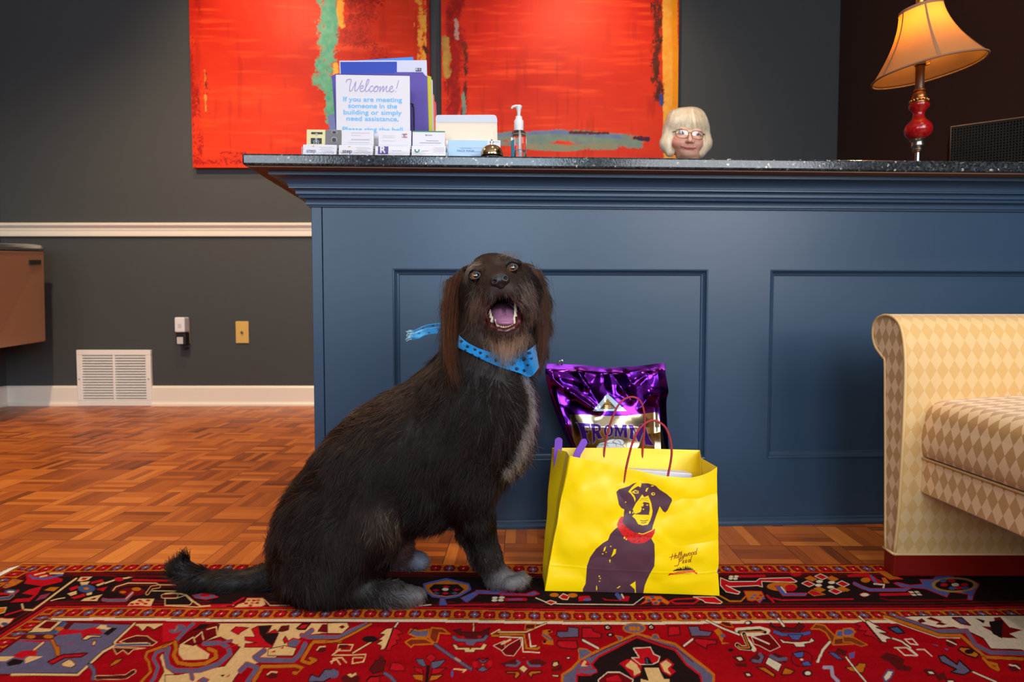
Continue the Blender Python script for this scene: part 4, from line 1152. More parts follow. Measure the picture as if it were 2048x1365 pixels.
f(T1, [(-60, 1085), (180, 1080), (60, 1140), (-60, 1130)], CR_); f(T1, [(280, 1110), (330, 1080), (480, 1085), (400, 1120), (280, 1165)], CR_); f(T1, [(70, 1160), (150, 1110), (270, 1130), (230, 1170), (90, 1195)], K_)
f(T1, [(130, 1080), (250, 1020), (410, 1015), (410, 1080), (300, 1080), (250, 1115)], R2); s(T1, [(480, 930), (380, 1010)], 4, CR_, DR)
s(T1, [(1500, 715), (1275, 925), (1290, 955), (1650, 945)], 4, CR_, K_); s(T1, [(1270, 965), (1150, 1030), (870, 1285), (130, 1290)], 4.6, CR_, K_)
f(T1, [(1510, 715), (1860, 712), (1770, 755), (1715, 785), (1670, 755), (1640, 750), (1590, 805), (1545, 755), (1505, 740)], CR_, K_)
f(T1, [(1330, 920), (1420, 880), (1520, 850), (1640, 855), (1700, 900), (1750, 925), (1690, 965), (1640, 930), (1400, 935)], N_, CR_); f(T1, [(1260, 985), (1620, 990), (1480, 1010), (1430, 1060), (1370, 1010), (1300, 1060)], N_, CR_)
s(T1, [(1300, 955), (1660, 950)], 4, SK, CR_)
f(T1, [(1225, 1170), (1290, 1120), (1370, 1100), (1330, 1150), (1240, 1195)], O_, K_); s(T1, [(1000, 1180), (1050, 1240), (1040, 1330)], 7, B_, K_); s(T1, [(1080, 1320), (1400, 1310), (1490, 1250)], 7, N_, CR_)
s(T1, [(1950, 920), (1640, 1035), (1620, 1090), (1660, 1150), (1680, 1250), (1560, 1380)], 5, O_, N_); s(T1, [(1880, 985), (1740, 1040), (1710, 1110), (1760, 1200), (1720, 1320), (1660, 1400)], 6.5, B_, R2)
f(T1, [(1780, 1090), (1810, 1040), (1825, 1100), (1850, 1210), (1960, 1290), (1990, 1400), (1740, 1400), (1830, 1250)], CR_, N_)
# --- main border at the left corner
for L in ([(770, 320), (860, 290), (890, 310), (790, 352)], [(1070, 330), (1200, 302), (1150, 355)], [(1010, 250), (1140, 220), (1155, 250), (1020, 272)], [(790, 425), (940, 378), (950, 410), (830, 442)]): f(T1, L, R2)
for L in ([(890, 255), (1000, 245), (970, 285), (910, 292)], [(750, 380), (850, 350), (855, 385), (790, 408)], [(1070, 282), (1165, 250), (1150, 277), (1090, 297)], [(960, 380), (1025, 360), (1025, 390), (970, 402)]): f(T1, L, CR_)
el(T1, (965, 325), 95, 45, SK); el(T1, (960, 325), 30, 14, O_); f(T1, [(860, 240), (900, 195), (1030, 192), (980, 230), (900, 245)], CR_); f(T1, [(900, 230), (920, 205), (985, 203), (950, 228)], R2)
f(T1, [(900, 462), (940, 435), (1020, 415), (1145, 388), (1100, 430), (1080, 465)], CR_); f(T1, [(1000, 445), (1060, 425), (1080, 428), (1050, 450)], N_)
s(T1, [(1170, 265), (1290, 225), (1420, 205), (1480, 190)], 3, CR_); el(T1, (1325, 222), 55, 22, R2); s(T1, [(1260, 340), (1320, 295), (1430, 268), (1740, 270), (1770, 285), (1960, 288)], 9, N_); s(T1, [(1260, 345), (1290, 305), (1430, 262), (1740, 264), (1770, 282), (1960, 284)], 2, CR_); s(T1, [(1640, 380), (1690, 312), (1770, 300)], 5, N_, CR_)
s(T1, [(1700, 350), (1960, 352)], 2, CR_); s(T1, [(1820, 410), (1960, 405)], 7, N_, CR_)
el(T1, (1470, 360), 150, 48, DR); el(T1, (1520, 330), 50, 20, O_); el(T1, (1370, 365), 34, 14, O_); s(T1, [(1150, 450), (1200, 458), (1400, 455), (1470, 375)], 5.5, B_, R2); s(T1, [(1405, 440), (1480, 365)], 2, CR_)
f(T1, [(1420, 520), (1450, 480), (1540, 440), (1720, 440), (1680, 525), (1560, 515)], CR_); [el(T1, c, 26, 12, R2) for c in ((1560, 462), (1650, 458), (1530, 495), (1620, 495), (1470, 500))]; el(T1, (1585, 478), 22, 10, O_)
s(T1, [(500, 490), (1380, 497)], 4, DR); s(T1, [(570, 460), (640, 440), (720, 428)], 2, CR_); s(T1, [(780, 160), (1000, 170), (1290, 182)], 4, DR); s(T1, [(1450, 190), (1960, 192)], 3, DR); s(T1, [(1480, 228), (1960, 238)], 4, R2)
f(T1, [(280, 150), (420, 130), (700, 220), (690, 250), (480, 300), (270, 270), (300, 220)], R2); s(T1, [(330, 180), (370, 210), (500, 218), (690, 172)], 4, BB); [s(T1, L, 3.2, CR_) for L in ([(390, 172), (500, 145)], [(450, 195), (520, 180)], [(560, 158), (700, 155)])]
s(T1, [(850, 212), (760, 275), (540, 440), (370, 565), (260, 560), (245, 500)], 3.4, CR_); f(T1, [(20, 310), (140, 210), (270, 235), (180, 290), (60, 330)], O_, DR); [el(T1, c, 16, 8, B_) for c in ((90, 270), (180, 240), (60, 300))]
f(T1, [(240, 380), (330, 335), (470, 300), (420, 385), (330, 470), (110, 480), (180, 440), (330, 430), (380, 400)], R2); f(T1, [(490, 345), (560, 310), (660, 310), (600, 355)], O_); f(T1, [(390, 465), (450, 400), (560, 375), (510, 430)], RGB(130, 50, 70)); s(T1, [(0, 385), (160, 380), (200, 350)], 5, R2); el(T1, (120, 360), 70, 26, SK); el(T1, (120, 362), 40, 12, WH); s(T1, [(0, 440), (100, 430), (140, 400)], 5, SK, O_)
f(T1, [(-20, 720), (0, 650), (80, 660), (160, 655), (110, 710), (20, 760)], CR_, R2); el(T1, (50, 720), 40, 20, SK); f(T1, [(-20, 540), (70, 535), (50, 590), (-20, 610)], O_, CR_); s(T1, [(60, 620), (260, 560)], 3, R2)
# --- cream ground and scrolls left of the medallion
f(T2, [(-30, 395), (300, 400), (160, 590), (-30, 620)], R2); f(T2, [(620, 395), (1280, 395), (1720, 395), (2048, 395), (2048, 500), (1640, 540), (1480, 640), (1300, 800), (900, 930), (780, 1100), (0, 1100), (0, 1000), (150, 1000), (700, 900), (880, 680), (650, 560), (380, 640), (330, 800), (160, 700), (170, 640), (420, 560), (600, 420)], CR_, K_)
f(T2, [(160, 690), (330, 640), (520, 760), (500, 820), (220, 830), (160, 760)], CR_); f(T2, [(150, 600), (330, 470), (560, 400), (640, 410), (600, 540), (480, 600), (330, 660), (230, 640)], DR, K_); [s(T2, L, 2.4, CR_) for L in ([(200, 640), (330, 560), (350, 620)], [(350, 570), (430, 500), (450, 590)], [(490, 470), (600, 440), (610, 520)])]
f(T2, [(320, 490), (410, 410), (540, 405), (460, 460)], K_); s(T2, [(140, 590), (250, 470), (330, 405)], 7, B_, R2); el(T2, (180, 450), 55, 38, B_); el(T2, (110, 490), 60, 22, B_); s(T2, [(110, 490), (150, 440)], 2.4, O_)
s(T2, [(-20, 680), (60, 640), (130, 605)], 4, O_, K_); s(T2, [(120, 620), (130, 700), (100, 770), (150, 860), (300, 885), (470, 870), (600, 800), (590, 730), (510, 700)], 7.5, O_, N_)
s(T2, [(40, 690), (10, 800), (40, 900), (120, 950), (400, 950), (620, 880), (760, 760), (740, 680), (640, 630), (460, 640)], 9, B_, R2); s(T2, [(640, 640), (780, 600)], 4, B_, R2); s(T2, [(720, 690), (850, 650)], 3, R2); s(T2, [(300, 960), (320, 1050)], 7, B_, R2)
f(T2, [(930, 560), (1060, 560), (1010, 470), (1090, 430), (1250, 425), (1200, 520), (1290, 470), (1330, 520), (1250, 690), (1190, 680), (930, 680), (940, 640), (1080, 630), (940, 600)], R2, DR); f(T2, [(1090, 430), (1250, 425), (1180, 520), (1330, 510), (1290, 600), (1250, 660), (1180, 620), (1110, 530)], K_)
f(T2, [(770, 490), (830, 440), (980, 450), (890, 500), (860, 535)], R2, DR); f(T2, [(1310, 500), (1360, 430), (1460, 420), (1450, 480), (1380, 500)], N_); f(T2, [(1540, 460), (1600, 410), (1700, 400), (1640, 470), (1560, 470)], R2, K_, 3); f(T2, [(1380, 590), (1410, 550), (1440, 600), (1400, 640)], R2, K_)
for L in ([(1780, 500), (1840, 410), (1960, 410), (1900, 450), (1920, 510)],): f(T2, L, DR)
s(T2, [(1600, 540), (1680, 560), (1900, 560), (2100, 555)], 8, B_, R2); s(T2, [(1720, 480), (1640, 540)], 8, B_, R2); f(T2, [(1430, 620), (1500, 575), (1600, 600), (1540, 680), (1450, 690)], B_, R2, 3)
f(T2, [(1200, 780), (1210, 700), (1400, 660), (1540, 690), (1500, 780)], CR_, K_); f(T2, [(1230, 740), (1290, 715), (1290, 740)], R2); f(T2, [(1340, 695), (1390, 670), (1385, 695)], R2)
s(T2, [(1160, 720), (1050, 800), (1090, 830), (1500, 835), (1580, 760), (1640, 640)], 9, B_, R2); s(T2, [(2048, 610), (1740, 615), (1690, 680), (1600, 840), (1690, 870), (1760, 830), (1700, 810)], 6.5, O_, K_); s(T2, [(1030, 1100), (1140, 905), (1540, 900), (1620, 930), (1560, 990), (1510, 980)], 7, O_, K_)
s(T2, [(880, 960), (960, 880), (1080, 920), (960, 1100)], 9, B_, R2); f(T2, [(640, 1010), (700, 1000), (680, 1030)], K_); f(T2, [(710, 1030), (770, 990), (750, 1025)], R2); f(T2, [(370, 1080), (450, 1030), (520, 1060), (480, 1100)], B_, R2)
f(T2, [(1180, 950), (1460, 950), (1500, 1040), (1640, 900), (1830, 860), (2048, 860), (2048, 1100), (1060, 1100)], R_); el(T2, (1830, 700), 55, 40, N_); s(T2, [(1780, 710), (1810, 675), (1870, 670)], 3, CR_); el(T2, (1250, 1010), 70, 40, N_); s(T2, [(1200, 1000), (1240, 970), (1310, 975)], 3, CR_); s(T2, [(1940, 850), (2010, 820), (2048, 880)], 3, CR_); s(T2, [(1960, 770), (2048, 700)], 3, CR_)
f(T2, [(1680, 1060), (1710, 1000), (1800, 1030), (1870, 940), (2010, 940), (1990, 1010), (1860, 1080), (1690, 1090)], B_, K_, 2.4)
# dark border below the dog's tail
f(T2, [(0, 105), (130, 105), (240, 70), (320, 150), (290, 185), (0, 185)], K_, CR_); f(T2, [(520, 165), (570, 110), (700, 80), (800, 130), (740, 160)], K_); s(T2, [(0, 50), (100, 40), (240, 60), (330, 140), (420, 200), (540, 190)], 3, CR_); s(T2, [(0, 190), (380, 208), (520, 195), (800, 185)], 2, CR_); f(T2, [(320, 70), (420, 45), (560, 60), (620, 90), (480, 120), (350, 100)], B_, R2); el(T2, (470, 70), 60, 18, R2)
f(T2, [(800, 215), (860, 170), (930, 150), (960, 100), (1150, 100), (1180, 180), (1130, 205), (960, 210)], CR_, R2); [el(T2, c, 24, 12, q) for c, q in (((1040, 130), R2), ((950, 165), R2), ((1080, 160), R2), ((1000, 190), R2), ((980, 130), O_), ((1090, 128), O_), ((1020, 160), O_))]; s(T2, [(1160, 120), (1230, 190), (1690, 188)], 1.8, CR_); f(T2, [(1330, 150), (1390, 60), (1480, 60), (1500, 130), (1620, 150)], BB); s(T2, [(540, 190), (780, 180), (920, 100)], 4, R2)
# --- field between scrolls and medallion
f(T3, [(-30, 395), (200, 390), (230, 440), (140, 520), (-30, 520)], CR_, K_); f(T3, [(100, 440), (150, 420), (180, 440), (140, 465)], DR); s(T3, [(-30, 560), (110, 560), (250, 480), (420, 410)], 7, B_, R2); s(T3, [(-30, 615), (90, 605), (230, 540), (480, 405)], 4.6, O_, K_)
f(T3, [(540, 640), (610, 600), (570, 590), (640, 530), (580, 520), (660, 460), (735, 450), (700, 570), (640, 700), (590, 715), (600, 660)], CR_, K_); f(T3, [(750, 450), (800, 470), (860, 515), (790, 530), (830, 590), (770, 600), (790, 640), (720, 670), (710, 720), (650, 715), (700, 570)], R2, K_); s(T3, [(760, 440), (795, 390)], 3, WH, K_)
s(T3, [(480, 620), (270, 745)], 3, CR_, K_); el(T3, (470, 585), 90, 36, K_); [s(T3, L, 2.4, CR_) for L in ([(70, 720), (240, 720), (270, 650), (100, 650), (90, 700)], [(50, 775), (420, 765), (390, 850), (260, 870), (270, 800), (380, 800)], [(20, 870), (40, 810), (140, 800), (190, 860)])]; f(T3, [(90, 690), (110, 650), (220, 650), (200, 690)], N_)
f(T3, [(920, 520), (940, 470), (1050, 485), (1160, 470), (1140, 560), (1010, 560)], B_, O_, 3); f(T3, [(1160, 570), (1190, 450), (1320, 460), (1400, 520), (1280, 510), (1250, 620), (1220, 630)], RGB(120, 40, 24), O_, 3); f(T3, [(880, 620), (950, 580), (1120, 580), (1220, 640), (980, 650), (950, 680)], RGB(120, 40, 24), O_, 3); s(T3, [(920, 520), (1010, 440), (1030, 475)], 1.6, K_)
s(T3, [(1230, 650), (1400, 770), (1520, 850), (1650, 935)], 5.5, B_, K_); s(T3, [(1470, 810), (1520, 840)], 4.5, RGB(170, 130, 110))
s(T3, [(1680, 400), (1680, 490)], 2.4, CR_, K_); f(T3, [(1440, 480), (1540, 460), (1520, 500), (1640, 500), (1760, 500), (1870, 450), (1850, 540), (1740, 570), (1560, 560)], N_, K_); s(T3, [(1450, 560), (1480, 590), (1600, 600), (1700, 600), (1800, 590), (1830, 550)], 6, B_, K_); f(T3, [(1580, 600), (1720, 600), (1680, 655), (1600, 650)], B_); f(T3, [(1430, 640), (1480, 650), (1500, 680), (1760, 680), (1800, 630), (1840, 650), (1800, 710), (1700, 710), (1690, 740), (1580, 740), (1570, 710), (1470, 710)], CR_, K_); f(T3, [(1630, 680), (1650, 680), (1650, 705), (1630, 705)], DR); [el(T3, c, 24, 14, R2) for c in ((1550, 560), (1750, 555), (1540, 640), (1770, 640))]
s(T3, [(1900, 540), (2100, 545)], 5, O_, K_); s(T3, [(1890, 520), (1980, 470), (2000, 510), (2100, 505)], 2.6, CR_); f(T3, [(1910, 660), (2048, 600), (2048, 740)], DR, WH, 1.2)
el(T3, (1790, 880), 105, 80, K_, 5.85); el(T3, (1790, 880), 92, 68, R_); f(T3, [(1740, 810), (1790, 850), (1850, 800), (1830, 850), (1790, 870), (1750, 850)], B_, K_); f(T3, [(1720, 950), (1790, 900), (1850, 940), (1790, 970)], B_, K_); el(T3, (1700, 880), 30, 36, R2); el(T3, (1870, 870), 30, 36, R2); el(T3, (1788, 882), 12, 8, O_)
f(T3, [(1000, 820), (1090, 815), (1130, 900), (1090, 910), (1040, 880)], B_, K_); f(T3, [(1180, 910), (1190, 850), (1360, 820), (1290, 900), (1210, 940)], B_, K_); f(T3, [(1120, 800), (1180, 750), (1250, 800), (1180, 860)], R2, K_); f(T3, [(980, 910), (1080, 930), (1090, 1000), (1000, 960)], R2, K_); f(T3, [(1180, 1000), (1200, 930), (1370, 920), (1290, 980)], R2, K_); f(T3, [(955, 1000), (1090, 1000), (1090, 1080), (1000, 1060)], O_, K_); f(T3, [(1160, 1080), (1180, 1010), (1330, 1000), (1250, 1060)], O_, K_); f(T3, [(1110, 1100), (1130, 890), (1170, 890), (1150, 1100)], K_)
f(T3, [(690, 950), (720, 860), (830, 870), (880, 920), (870, 960)], R2, K_); f(T3, [(460, 940), (540, 830), (650, 840), (620, 960), (500, 990)], N_, K_); f(T3, [(560, 830), (580, 770), (620, 780), (650, 840)], N_); s(T3, [(640, 985), (700, 1020), (760, 1085)], 6, B_, K_); f(T3, [(190, 1010), (230, 980), (250, 1000), (300, 970), (320, 990), (260, 1040), (210, 1040)], CR_, N_); el(T3, (240, 1050), 110, 50, N_); f(T3, [(200, 1000), (240, 985), (260, 1000), (300, 975), (310, 1000), (250, 1035)], CR_); el(T3, (40, 990), 60, 50, B_); s(T3, [(1450, 935), (1590, 945), (1560, 970)], 3, CR_); s(T3, [(1430, 960), (1430, 1020)], 4, BB); s(T3, [(430, 1060), (470, 1020), (640, 1010)], 2, K_); f(T3, [(420, 1090), (470, 1030), (580, 1020), (580, 1090)], R2, K_)
# border between the dog and the yellow bag
f(T3, [(1100, -60), (1360, -120), (1620, -60), (1640, 0), (1500, 80), (1360, 100), (1200, 80), (1110, 10)], O_, BB, 4); f(T3, [(1160, -10), (1220, 60), (1360, 80), (1500, 60), (1570, 0), (1500, -60), (1220, -60)], K_); [f(T3, [(x - 45, y), (x, y - 16), (x + 45, y), (x, y + 16)], q) for x, y, q in ((1240, 10, R2), (1240, 45, SK), (1350, 45, R2), (1460, 45, SK), (1480, 5, R2), (1360, -30, R2))]; el(T3, (1350, 0), 36, 16, WH)
f(T3, [(1290, 100), (1340, 100), (1380, 190), (1320, 190), (1270, 190)], BB, DR); f(T3, [(1060, 160), (1160, 95), (1290, 140), (1200, 175)], K_); f(T3, [(1400, 120), (1520, 80), (1640, 130), (1500, 165)], K_); f(T3, [(1520, 100), (1700, 20), (1740, 60), (1600, 160)], BB, DR); s(T3, [(1720, 30), (2048, 40)], 6, BB, R2); [el(T3, c, 32, 14, WH) for c in ((1930, 100), (2010, 97), (1925, 130), (2000, 128))]; s(T3, [(1380, 185), (1600, 178), (2048, 175)], 3, R2); s(T3, [(1010, 195), (1180, 180)], 2, WH)
f(T4, [(0, 40), (300, 55), (400, 20), (460, 50), (380, 75), (0, 70)], BB, R2, 2.4); s(T4, [(70, 120), (300, 118)], 6, R2); s(T4, [(100, 120), (260, 118)], 2.4, BB); s(T4, [(420, 100), (540, 150), (700, 172), (1560, 180), (1680, 90)], 1.8, WH); f(T4, [(530, 150), (590, 130), (660, 150), (600, 180)], R2, WH); f(T4, [(690, 90), (740, 50), (810, 80), (790, 120), (730, 115)], R2, WH); el(T4, (635, 65), 50, 22, O_); el(T4, (850, 70), 55, 24, O_); f(T4, [(920, 80), (1050, 75), (1070, 130), (920, 140)], R2); el(T4, (1020, 120), 40, 16, BB); f(T4, [(1190, 100), (1260, 120), (1400, 125), (1440, 80), (1520, 80), (1500, 140), (1230, 130)], R2); s(T4, [(1370, 60), (1400, 100)], 8, BB); s(T4, [(1425, 60), (1445, 100)], 3, WH); s(T4, [(0, 180), (500, 185)], 3, DR)
f(T4, [(1640, 180), (1700, 130), (1690, 80), (1880, 80), (1990, 150), (1960, 180), (1880, 140), (1860, 180), (1790, 180), (1770, 140)], O_, R2); [el(T4, c, 24, 13, q) for c, q in (((1740, 130), SK), ((1800, 120), R2), ((1870, 125), SK), ((1780, 90), SK), ((1820, 160), SK))]
# --- medallion
MED = [(1600, 520), (1330, 640), (1100, 740), (940, 820), (840, 930), (730, 1000), (720, 1250), (2500, 1250), (2500, 1000), (2420, 930), (2250, 800), (2048, 640), (1880, 600)]
f(T4, MED, B_, O_, 5)
f(T4, [(1600, 560), (1350, 690), (1150, 790), (1070, 880), (1130, 960), (1060, 1000), (900, 1000), (890, 1250), (2400, 1250), (2340, 1000), (2180, 880), (2048, 710), (1860, 650)], K_, R2, 4)
s(T4, [(1600, 545), (1220, 705), (1060, 790)], 2, DR); s(T4, [(1620, 545), (1880, 640), (2060, 690), (2260, 850)], 2, DR)
el(T4, (1570, 455), 130, 62, O_); el(T4, (1570, 455), 112, 48, B_); [el(T4, (x, 460), 22, 26, O_) for x in (1530, 1570, 1620)]
f(T4, [(1350, 540), (1440, 560), (1400, 620), (1390, 590)], B_, O_); f(T4, [(1770, 580), (1790, 530), (1840, 530), (1880, 600)], B_, O_, 2); f(T4, [(915, 690), (1010, 700), (1080, 740), (930, 830)], B_, O_, 2); f(T4, [(930, 880), (950, 830), (1020, 830), (1060, 880), (1000, 910)], R2); f(T4, [(950, 900), (960, 870), (990, 830), (1015, 850), (990, 885), (1030, 900)], CR_)
f(T4, [(1560, 690), (1760, 680), (1800, 760), (1870, 790), (1850, 850), (1780, 880), (1640, 880), (1540, 800), (1630, 800)], R2, WH, 2); f(T4, [(1690, 800), (1740, 795), (1790, 880), (1700, 880)], K_); s(T4, [(1715, 820), (1725, 860)], 3, SK)
f(T4, [(1390, 870), (1480, 820), (1560, 820), (1660, 900), (1640, 1000), (1560, 1040), (1440, 900)], R2); f(T4, [(1470, 890), (1530, 830), (1600, 880), (1650, 970), (1570, 1010), (1560, 950), (1480, 910)], CR_); f(T4, [(1860, 860), (1960, 810), (2040, 880), (2000, 920), (2060, 960), (1990, 1020), (1890, 960)], R2); f(T4, [(1880, 870), (1940, 830), (2010, 880), (1960, 930), (2000, 1000), (1920, 960)], CR_)
f(T4, [(1680, 910), (1860, 910), (1920, 1040), (1990, 1040), (1990, 1200), (1640, 1200), (1640, 1040), (1730, 1060)], CR_, K_, 2.4); f(T4, [(1150, 1060), (1260, 970), (1400, 970), (1560, 1060), (1500, 1200), (1180, 1200)], DR, WH, 2); f(T4, [(1240, 1040), (1380, 1000), (1430, 1080), (1250, 1080)], R2); f(T4, [(900, 940), (1120, 930), (1140, 970), (1050, 1000), (900, 970)], B_, R2, 2)
# --- field motifs around the medallion (left of it)
s(T4, [(-20, 500), (300, 500), (540, 400)], 3, CR_, K_); s(T4, [(0, 525), (280, 530), (310, 690), (440, 695), (460, 680)], 4.4, O_, K_); s(T4, [(340, 520), (360, 670), (420, 660)], 2.6, WH); s(T4, [(0, 555), (260, 565), (270, 730), (460, 740)], 2.4, WH); f(T4, [(20, 720), (100, 650), (240, 570), (250, 660), (160, 780), (60, 770)], DR, WH, 1.2); s(T4, [(20, 640), (120, 590)], 4, CR_); f(T4, [(290, 470), (300, 410), (420, 405), (400, 460)], N_, O_, 2)
f(T4, [(500, 480), (580, 470), (620, 500), (560, 520), (620, 590), (630, 650), (510, 640), (490, 610), (560, 600), (490, 540)], O_); s(T4, [(510, 530), (600, 590)], 4, B_); el(T4, (580, 492), 20, 12, K_); el(T4, (520, 612), 20, 14, K_)
f(T4, [(660, 540), (670, 490), (790, 490), (790, 440), (920, 450), (920, 560), (700, 570)], B_, N_, 3); f(T4, [(960, 570), (960, 450), (1080, 450), (1090, 490), (1190, 520), (1180, 570)], R2, N_, 3); f(T4, [(660, 640), (680, 600), (900, 600), (910, 690), (850, 700), (700, 680)], R2, N_, 3); s(T4, [(970, 595), (1150, 690)], 4, WH, K_)
[f(T4, [(x - 34, y - 16), (x, y - 30), (x + 38, y + 4), (x + 10, y + 26), (x - 30, y + 20)], WH, K_, 3) for x, y in ((1262, 447), (1772, 442))]; el(T4, (1265, 448), 14, 8, R2); el(T4, (1772, 444), 14, 8, R2); el(T4, (1290, 532), 40, 22, K_); el(T4, (1290, 532), 16, 8, WH)
f(T4, [(610, 900), (620, 850), (680, 845), (690, 890), (640, 910)], CR_, K_, 2.6); f(T4, [(600, 940), (690, 910), (720, 870), (730, 950), (600, 965)], N_); f(T4, [(610, 1000), (690, 1005), (690, 1030), (610, 1020)], CR_, K_); el(T4, (800, 803), 26, 18, K_); el(T4, (800, 803), 14, 9, WH)
f(T4, [(220, 930), (270, 885), (330, 930), (280, 980)], CR_, K_); f(T4, [(0, 870), (170, 815), (250, 860), (200, 910), (60, 905)], N_); s(T4, [(80, 890), (190, 895), (230, 860), (200, 840)], 4.4, B_); f(T4, [(310, 850), (430, 810), (560, 860), (460, 915), (330, 900)], N_); s(T4, [(320, 850), (350, 895), (470, 895)], 4.4, B_); f(T4, [(60, 960), (220, 960), (240, 1000), (190, 1050), (160, 1030), (180, 990), (80, 985)], O_, N_, 3); f(T4, [(320, 990), (360, 955), (480, 955), (490, 980), (380, 1000), (370, 1040)], O_, N_, 3); f(T4, [(230, 800), (280, 780), (320, 800), (280, 820)], R2, N_)
# --- right of the medallion
f(T5, [(-20, 770), (100, 770), (110, 860), (-20, 875)], R2, N_, 3); f(T5, [(190, 770), (310, 770), (320, 810), (460, 830), (420, 880), (230, 880)], B_, N_, 3); f(T5, [(250, 920), (280, 900), (500, 920), (500, 960), (400, 970), (390, 1010), (290, 960)], R2, N_, 3); s(T5, [(150, 980), (240, 910)], 4, WH, K_)
f(T5, [(470, 820), (520, 790), (580, 860), (560, 940), (640, 950), (560, 965), (520, 880)], O_); el(T5, (565, 870), 28, 18, B_, 5.3); el(T5, (840, 733), 42, 24, K_, 5.3); el(T5, (832, 733), 24, 14, WH, 5.3)
s(T5, [(390, 705), (560, 790), (740, 860)], 3.4, WH, K_); f(T5, [(540, 740), (560, 720), (640, 730), (680, 780), (600, 770)], N_, O_); s(T5, [(720, 810), (960, 795), (1050, 820), (1010, 850), (780, 855), (860, 960), (900, 1020)], 9, WH); s(T5, [(740, 830), (960, 815), (1020, 835)], 6, K_); s(T5, [(750, 832), (1000, 828)], 2.6, O_); s(T5, [(790, 850), (820, 930), (860, 1005), (760, 1000), (720, 970)], 7, K_, WH); s(T5, [(795, 860), (820, 930), (850, 1000), (750, 1000), (730, 980)], 3, O_)
f(T5, [(870, 880), (1060, 850), (1180, 990), (1070, 1040), (960, 980), (900, 960)], DR, WH, 1.2); s(T5, [(880, 880), (1060, 960)], 3, WH)
s(T5, [(1160, 690), (1220, 770)], 4, WH, K_); f(T5, [(1060, 770), (1080, 730), (1100, 770), (1330, 790), (1380, 730), (1440, 770), (1390, 830), (1180, 820)], N_, K_); s(T5, [(1120, 830), (1200, 860), (1400, 860), (1490, 840)], 6.4, BB, K_); f(T5, [(1260, 860), (1420, 860), (1380, 920), (1310, 915)], BB, K_); f(T5, [(1170, 900), (1230, 930), (1340, 940), (1490, 930), (1510, 890), (1550, 930), (1500, 950), (1440, 960), (1450, 990), (1350, 995), (1320, 960), (1200, 950)], WH, K_)
f(T5, [(1510, 800), (1560, 745), (1650, 760), (1770, 880), (1740, 960), (1670, 840), (1600, 800)], RGB(120, 46, 26), O_, 3); f(T5, [(1770, 880), (1790, 820), (1960, 800), (1960, 890)], BB, O_, 3); f(T5, [(1760, 900), (1960, 890), (1960, 960), (1750, 970)], RGB(110, 40, 30), O_, 3); s(T5, [(1710, 940), (1640, 1020), (1580, 1150)], 5, WH, K_)
el(T5, (1410, 1120), 120, 90, N_, 5.3); el(T5, (1410, 1120), 104, 76, R_, 5.3); f(T5, [(1310, 1060), (1430, 1040), (1430, 1100), (1360, 1110)], BB, K_); f(T5, [(1400, 1160), (1480, 1140), (1520, 1190), (1440, 1200)], BB, K_); el(T5, (1410, 1128), 18, 9, WH, 5.3)
f(T5, [(1020, 1170), (1050, 1100), (1200, 1180), (1160, 1260)], WH, K_); f(T5, [(840, 1130), (940, 1050), (1030, 1080), (990, 1170), (900, 1180)], N_); s(T5, [(890, 1140), (960, 1150), (990, 1100), (960, 1070)], 6, B_); f(T5, [(1060, 1090), (1120, 1050), (1270, 1120), (1240, 1170), (1150, 1150)], N_); s(T5, [(1080, 1090), (1160, 1130), (1240, 1120)], 7, B_); f(T5, [(920, 1210), (1020, 1210), (1130, 1290), (1110, 1320), (1010, 1260)], O_, N_, 3); f(T5, [(1190, 1290), (1230, 1210), (1340, 1250), (1290, 1290)], O_, N_, 3)
f(T5, [(680, 1100), (760, 1090), (800, 1140), (740, 1150)], WH, N_, 4); f(T5, [(690, 1170), (820, 1170), (820, 1210), (700, 1200)], N_); f(T5, [(790, 1270), (850, 1265), (880, 1310), (820, 1310)], WH, N_, 4); el(T5, (1470, 1275), 55, 36, K_, 5.3); el(T5, (1475, 1275), 32, 20, WH, 5.3); f(T5, [(1690, 1050), (1760, 1050), (1860, 1130), (1790, 1120)], BB, K_); f(T5, [(1750, 1060), (1800, 1000), (1900, 1040), (1880, 1090)], N_); s(T5, [(1650, 1210), (1730, 1210), (1740, 1300), (1800, 1360)], 7, RGB(150, 140, 160)); el(T5, (650, 1025), 30, 16, K_, 5.3)
# right-hand main border
f(T5, [(540, 250), (640, 290), (920, 290), (960, 260), (1290, 250), (1360, 290), (1330, 300), (980, 290), (990, 350), (940, 335), (640, 345), (600, 330), (720, 390), (750, 400), (730, 425), (600, 400), (540, 330)], R2, WH, 1.6)
s(T5, [(740, 235), (1010, 232)], 5, R2); [el(T5, c, 24, 12, WH, 5.3) for c in ((655, 238), (710, 236), (650, 258), (700, 260))]; s(T5, [(540, 190), (1260, 190), (1340, 215), (1440, 190), (1960, 185)], 3, R2); el(T5, (1350, 215), 55, 20, R2, 5.3)
f(T5, [(790, 390), (980, 395), (1010, 450), (960, 520), (920, 490), (880, 500), (830, 490)], O_, R2); [el(T5, c, 20, 10, q, 5.3) for c, q in (((910, 437), BB), ((970, 440), R2), ((880, 465), BB), ((940, 470), R2), ((1000, 470), BB), ((960, 495), BB))]; s(T5, [(530, 440), (640, 500), (760, 500), (820, 440)], 3, O_); s(T5, [(1040, 440), (1110, 510)], 4, R2)
el(T5, (1200, 345), 160, 48, O_, 5.3); el(T5, (1290, 360), 60, 36, R2, 5.3); f(T5, [(1120, 340), (1190, 340), (1250, 415), (1470, 415), (1450, 445), (1210, 445)], BB, R2); s(T5, [(1190, 350), (1240, 410)], 2.4, WH); f(T5, [(1480, 410), (1520, 380), (1660, 430), (1540, 445)], R2, O_)
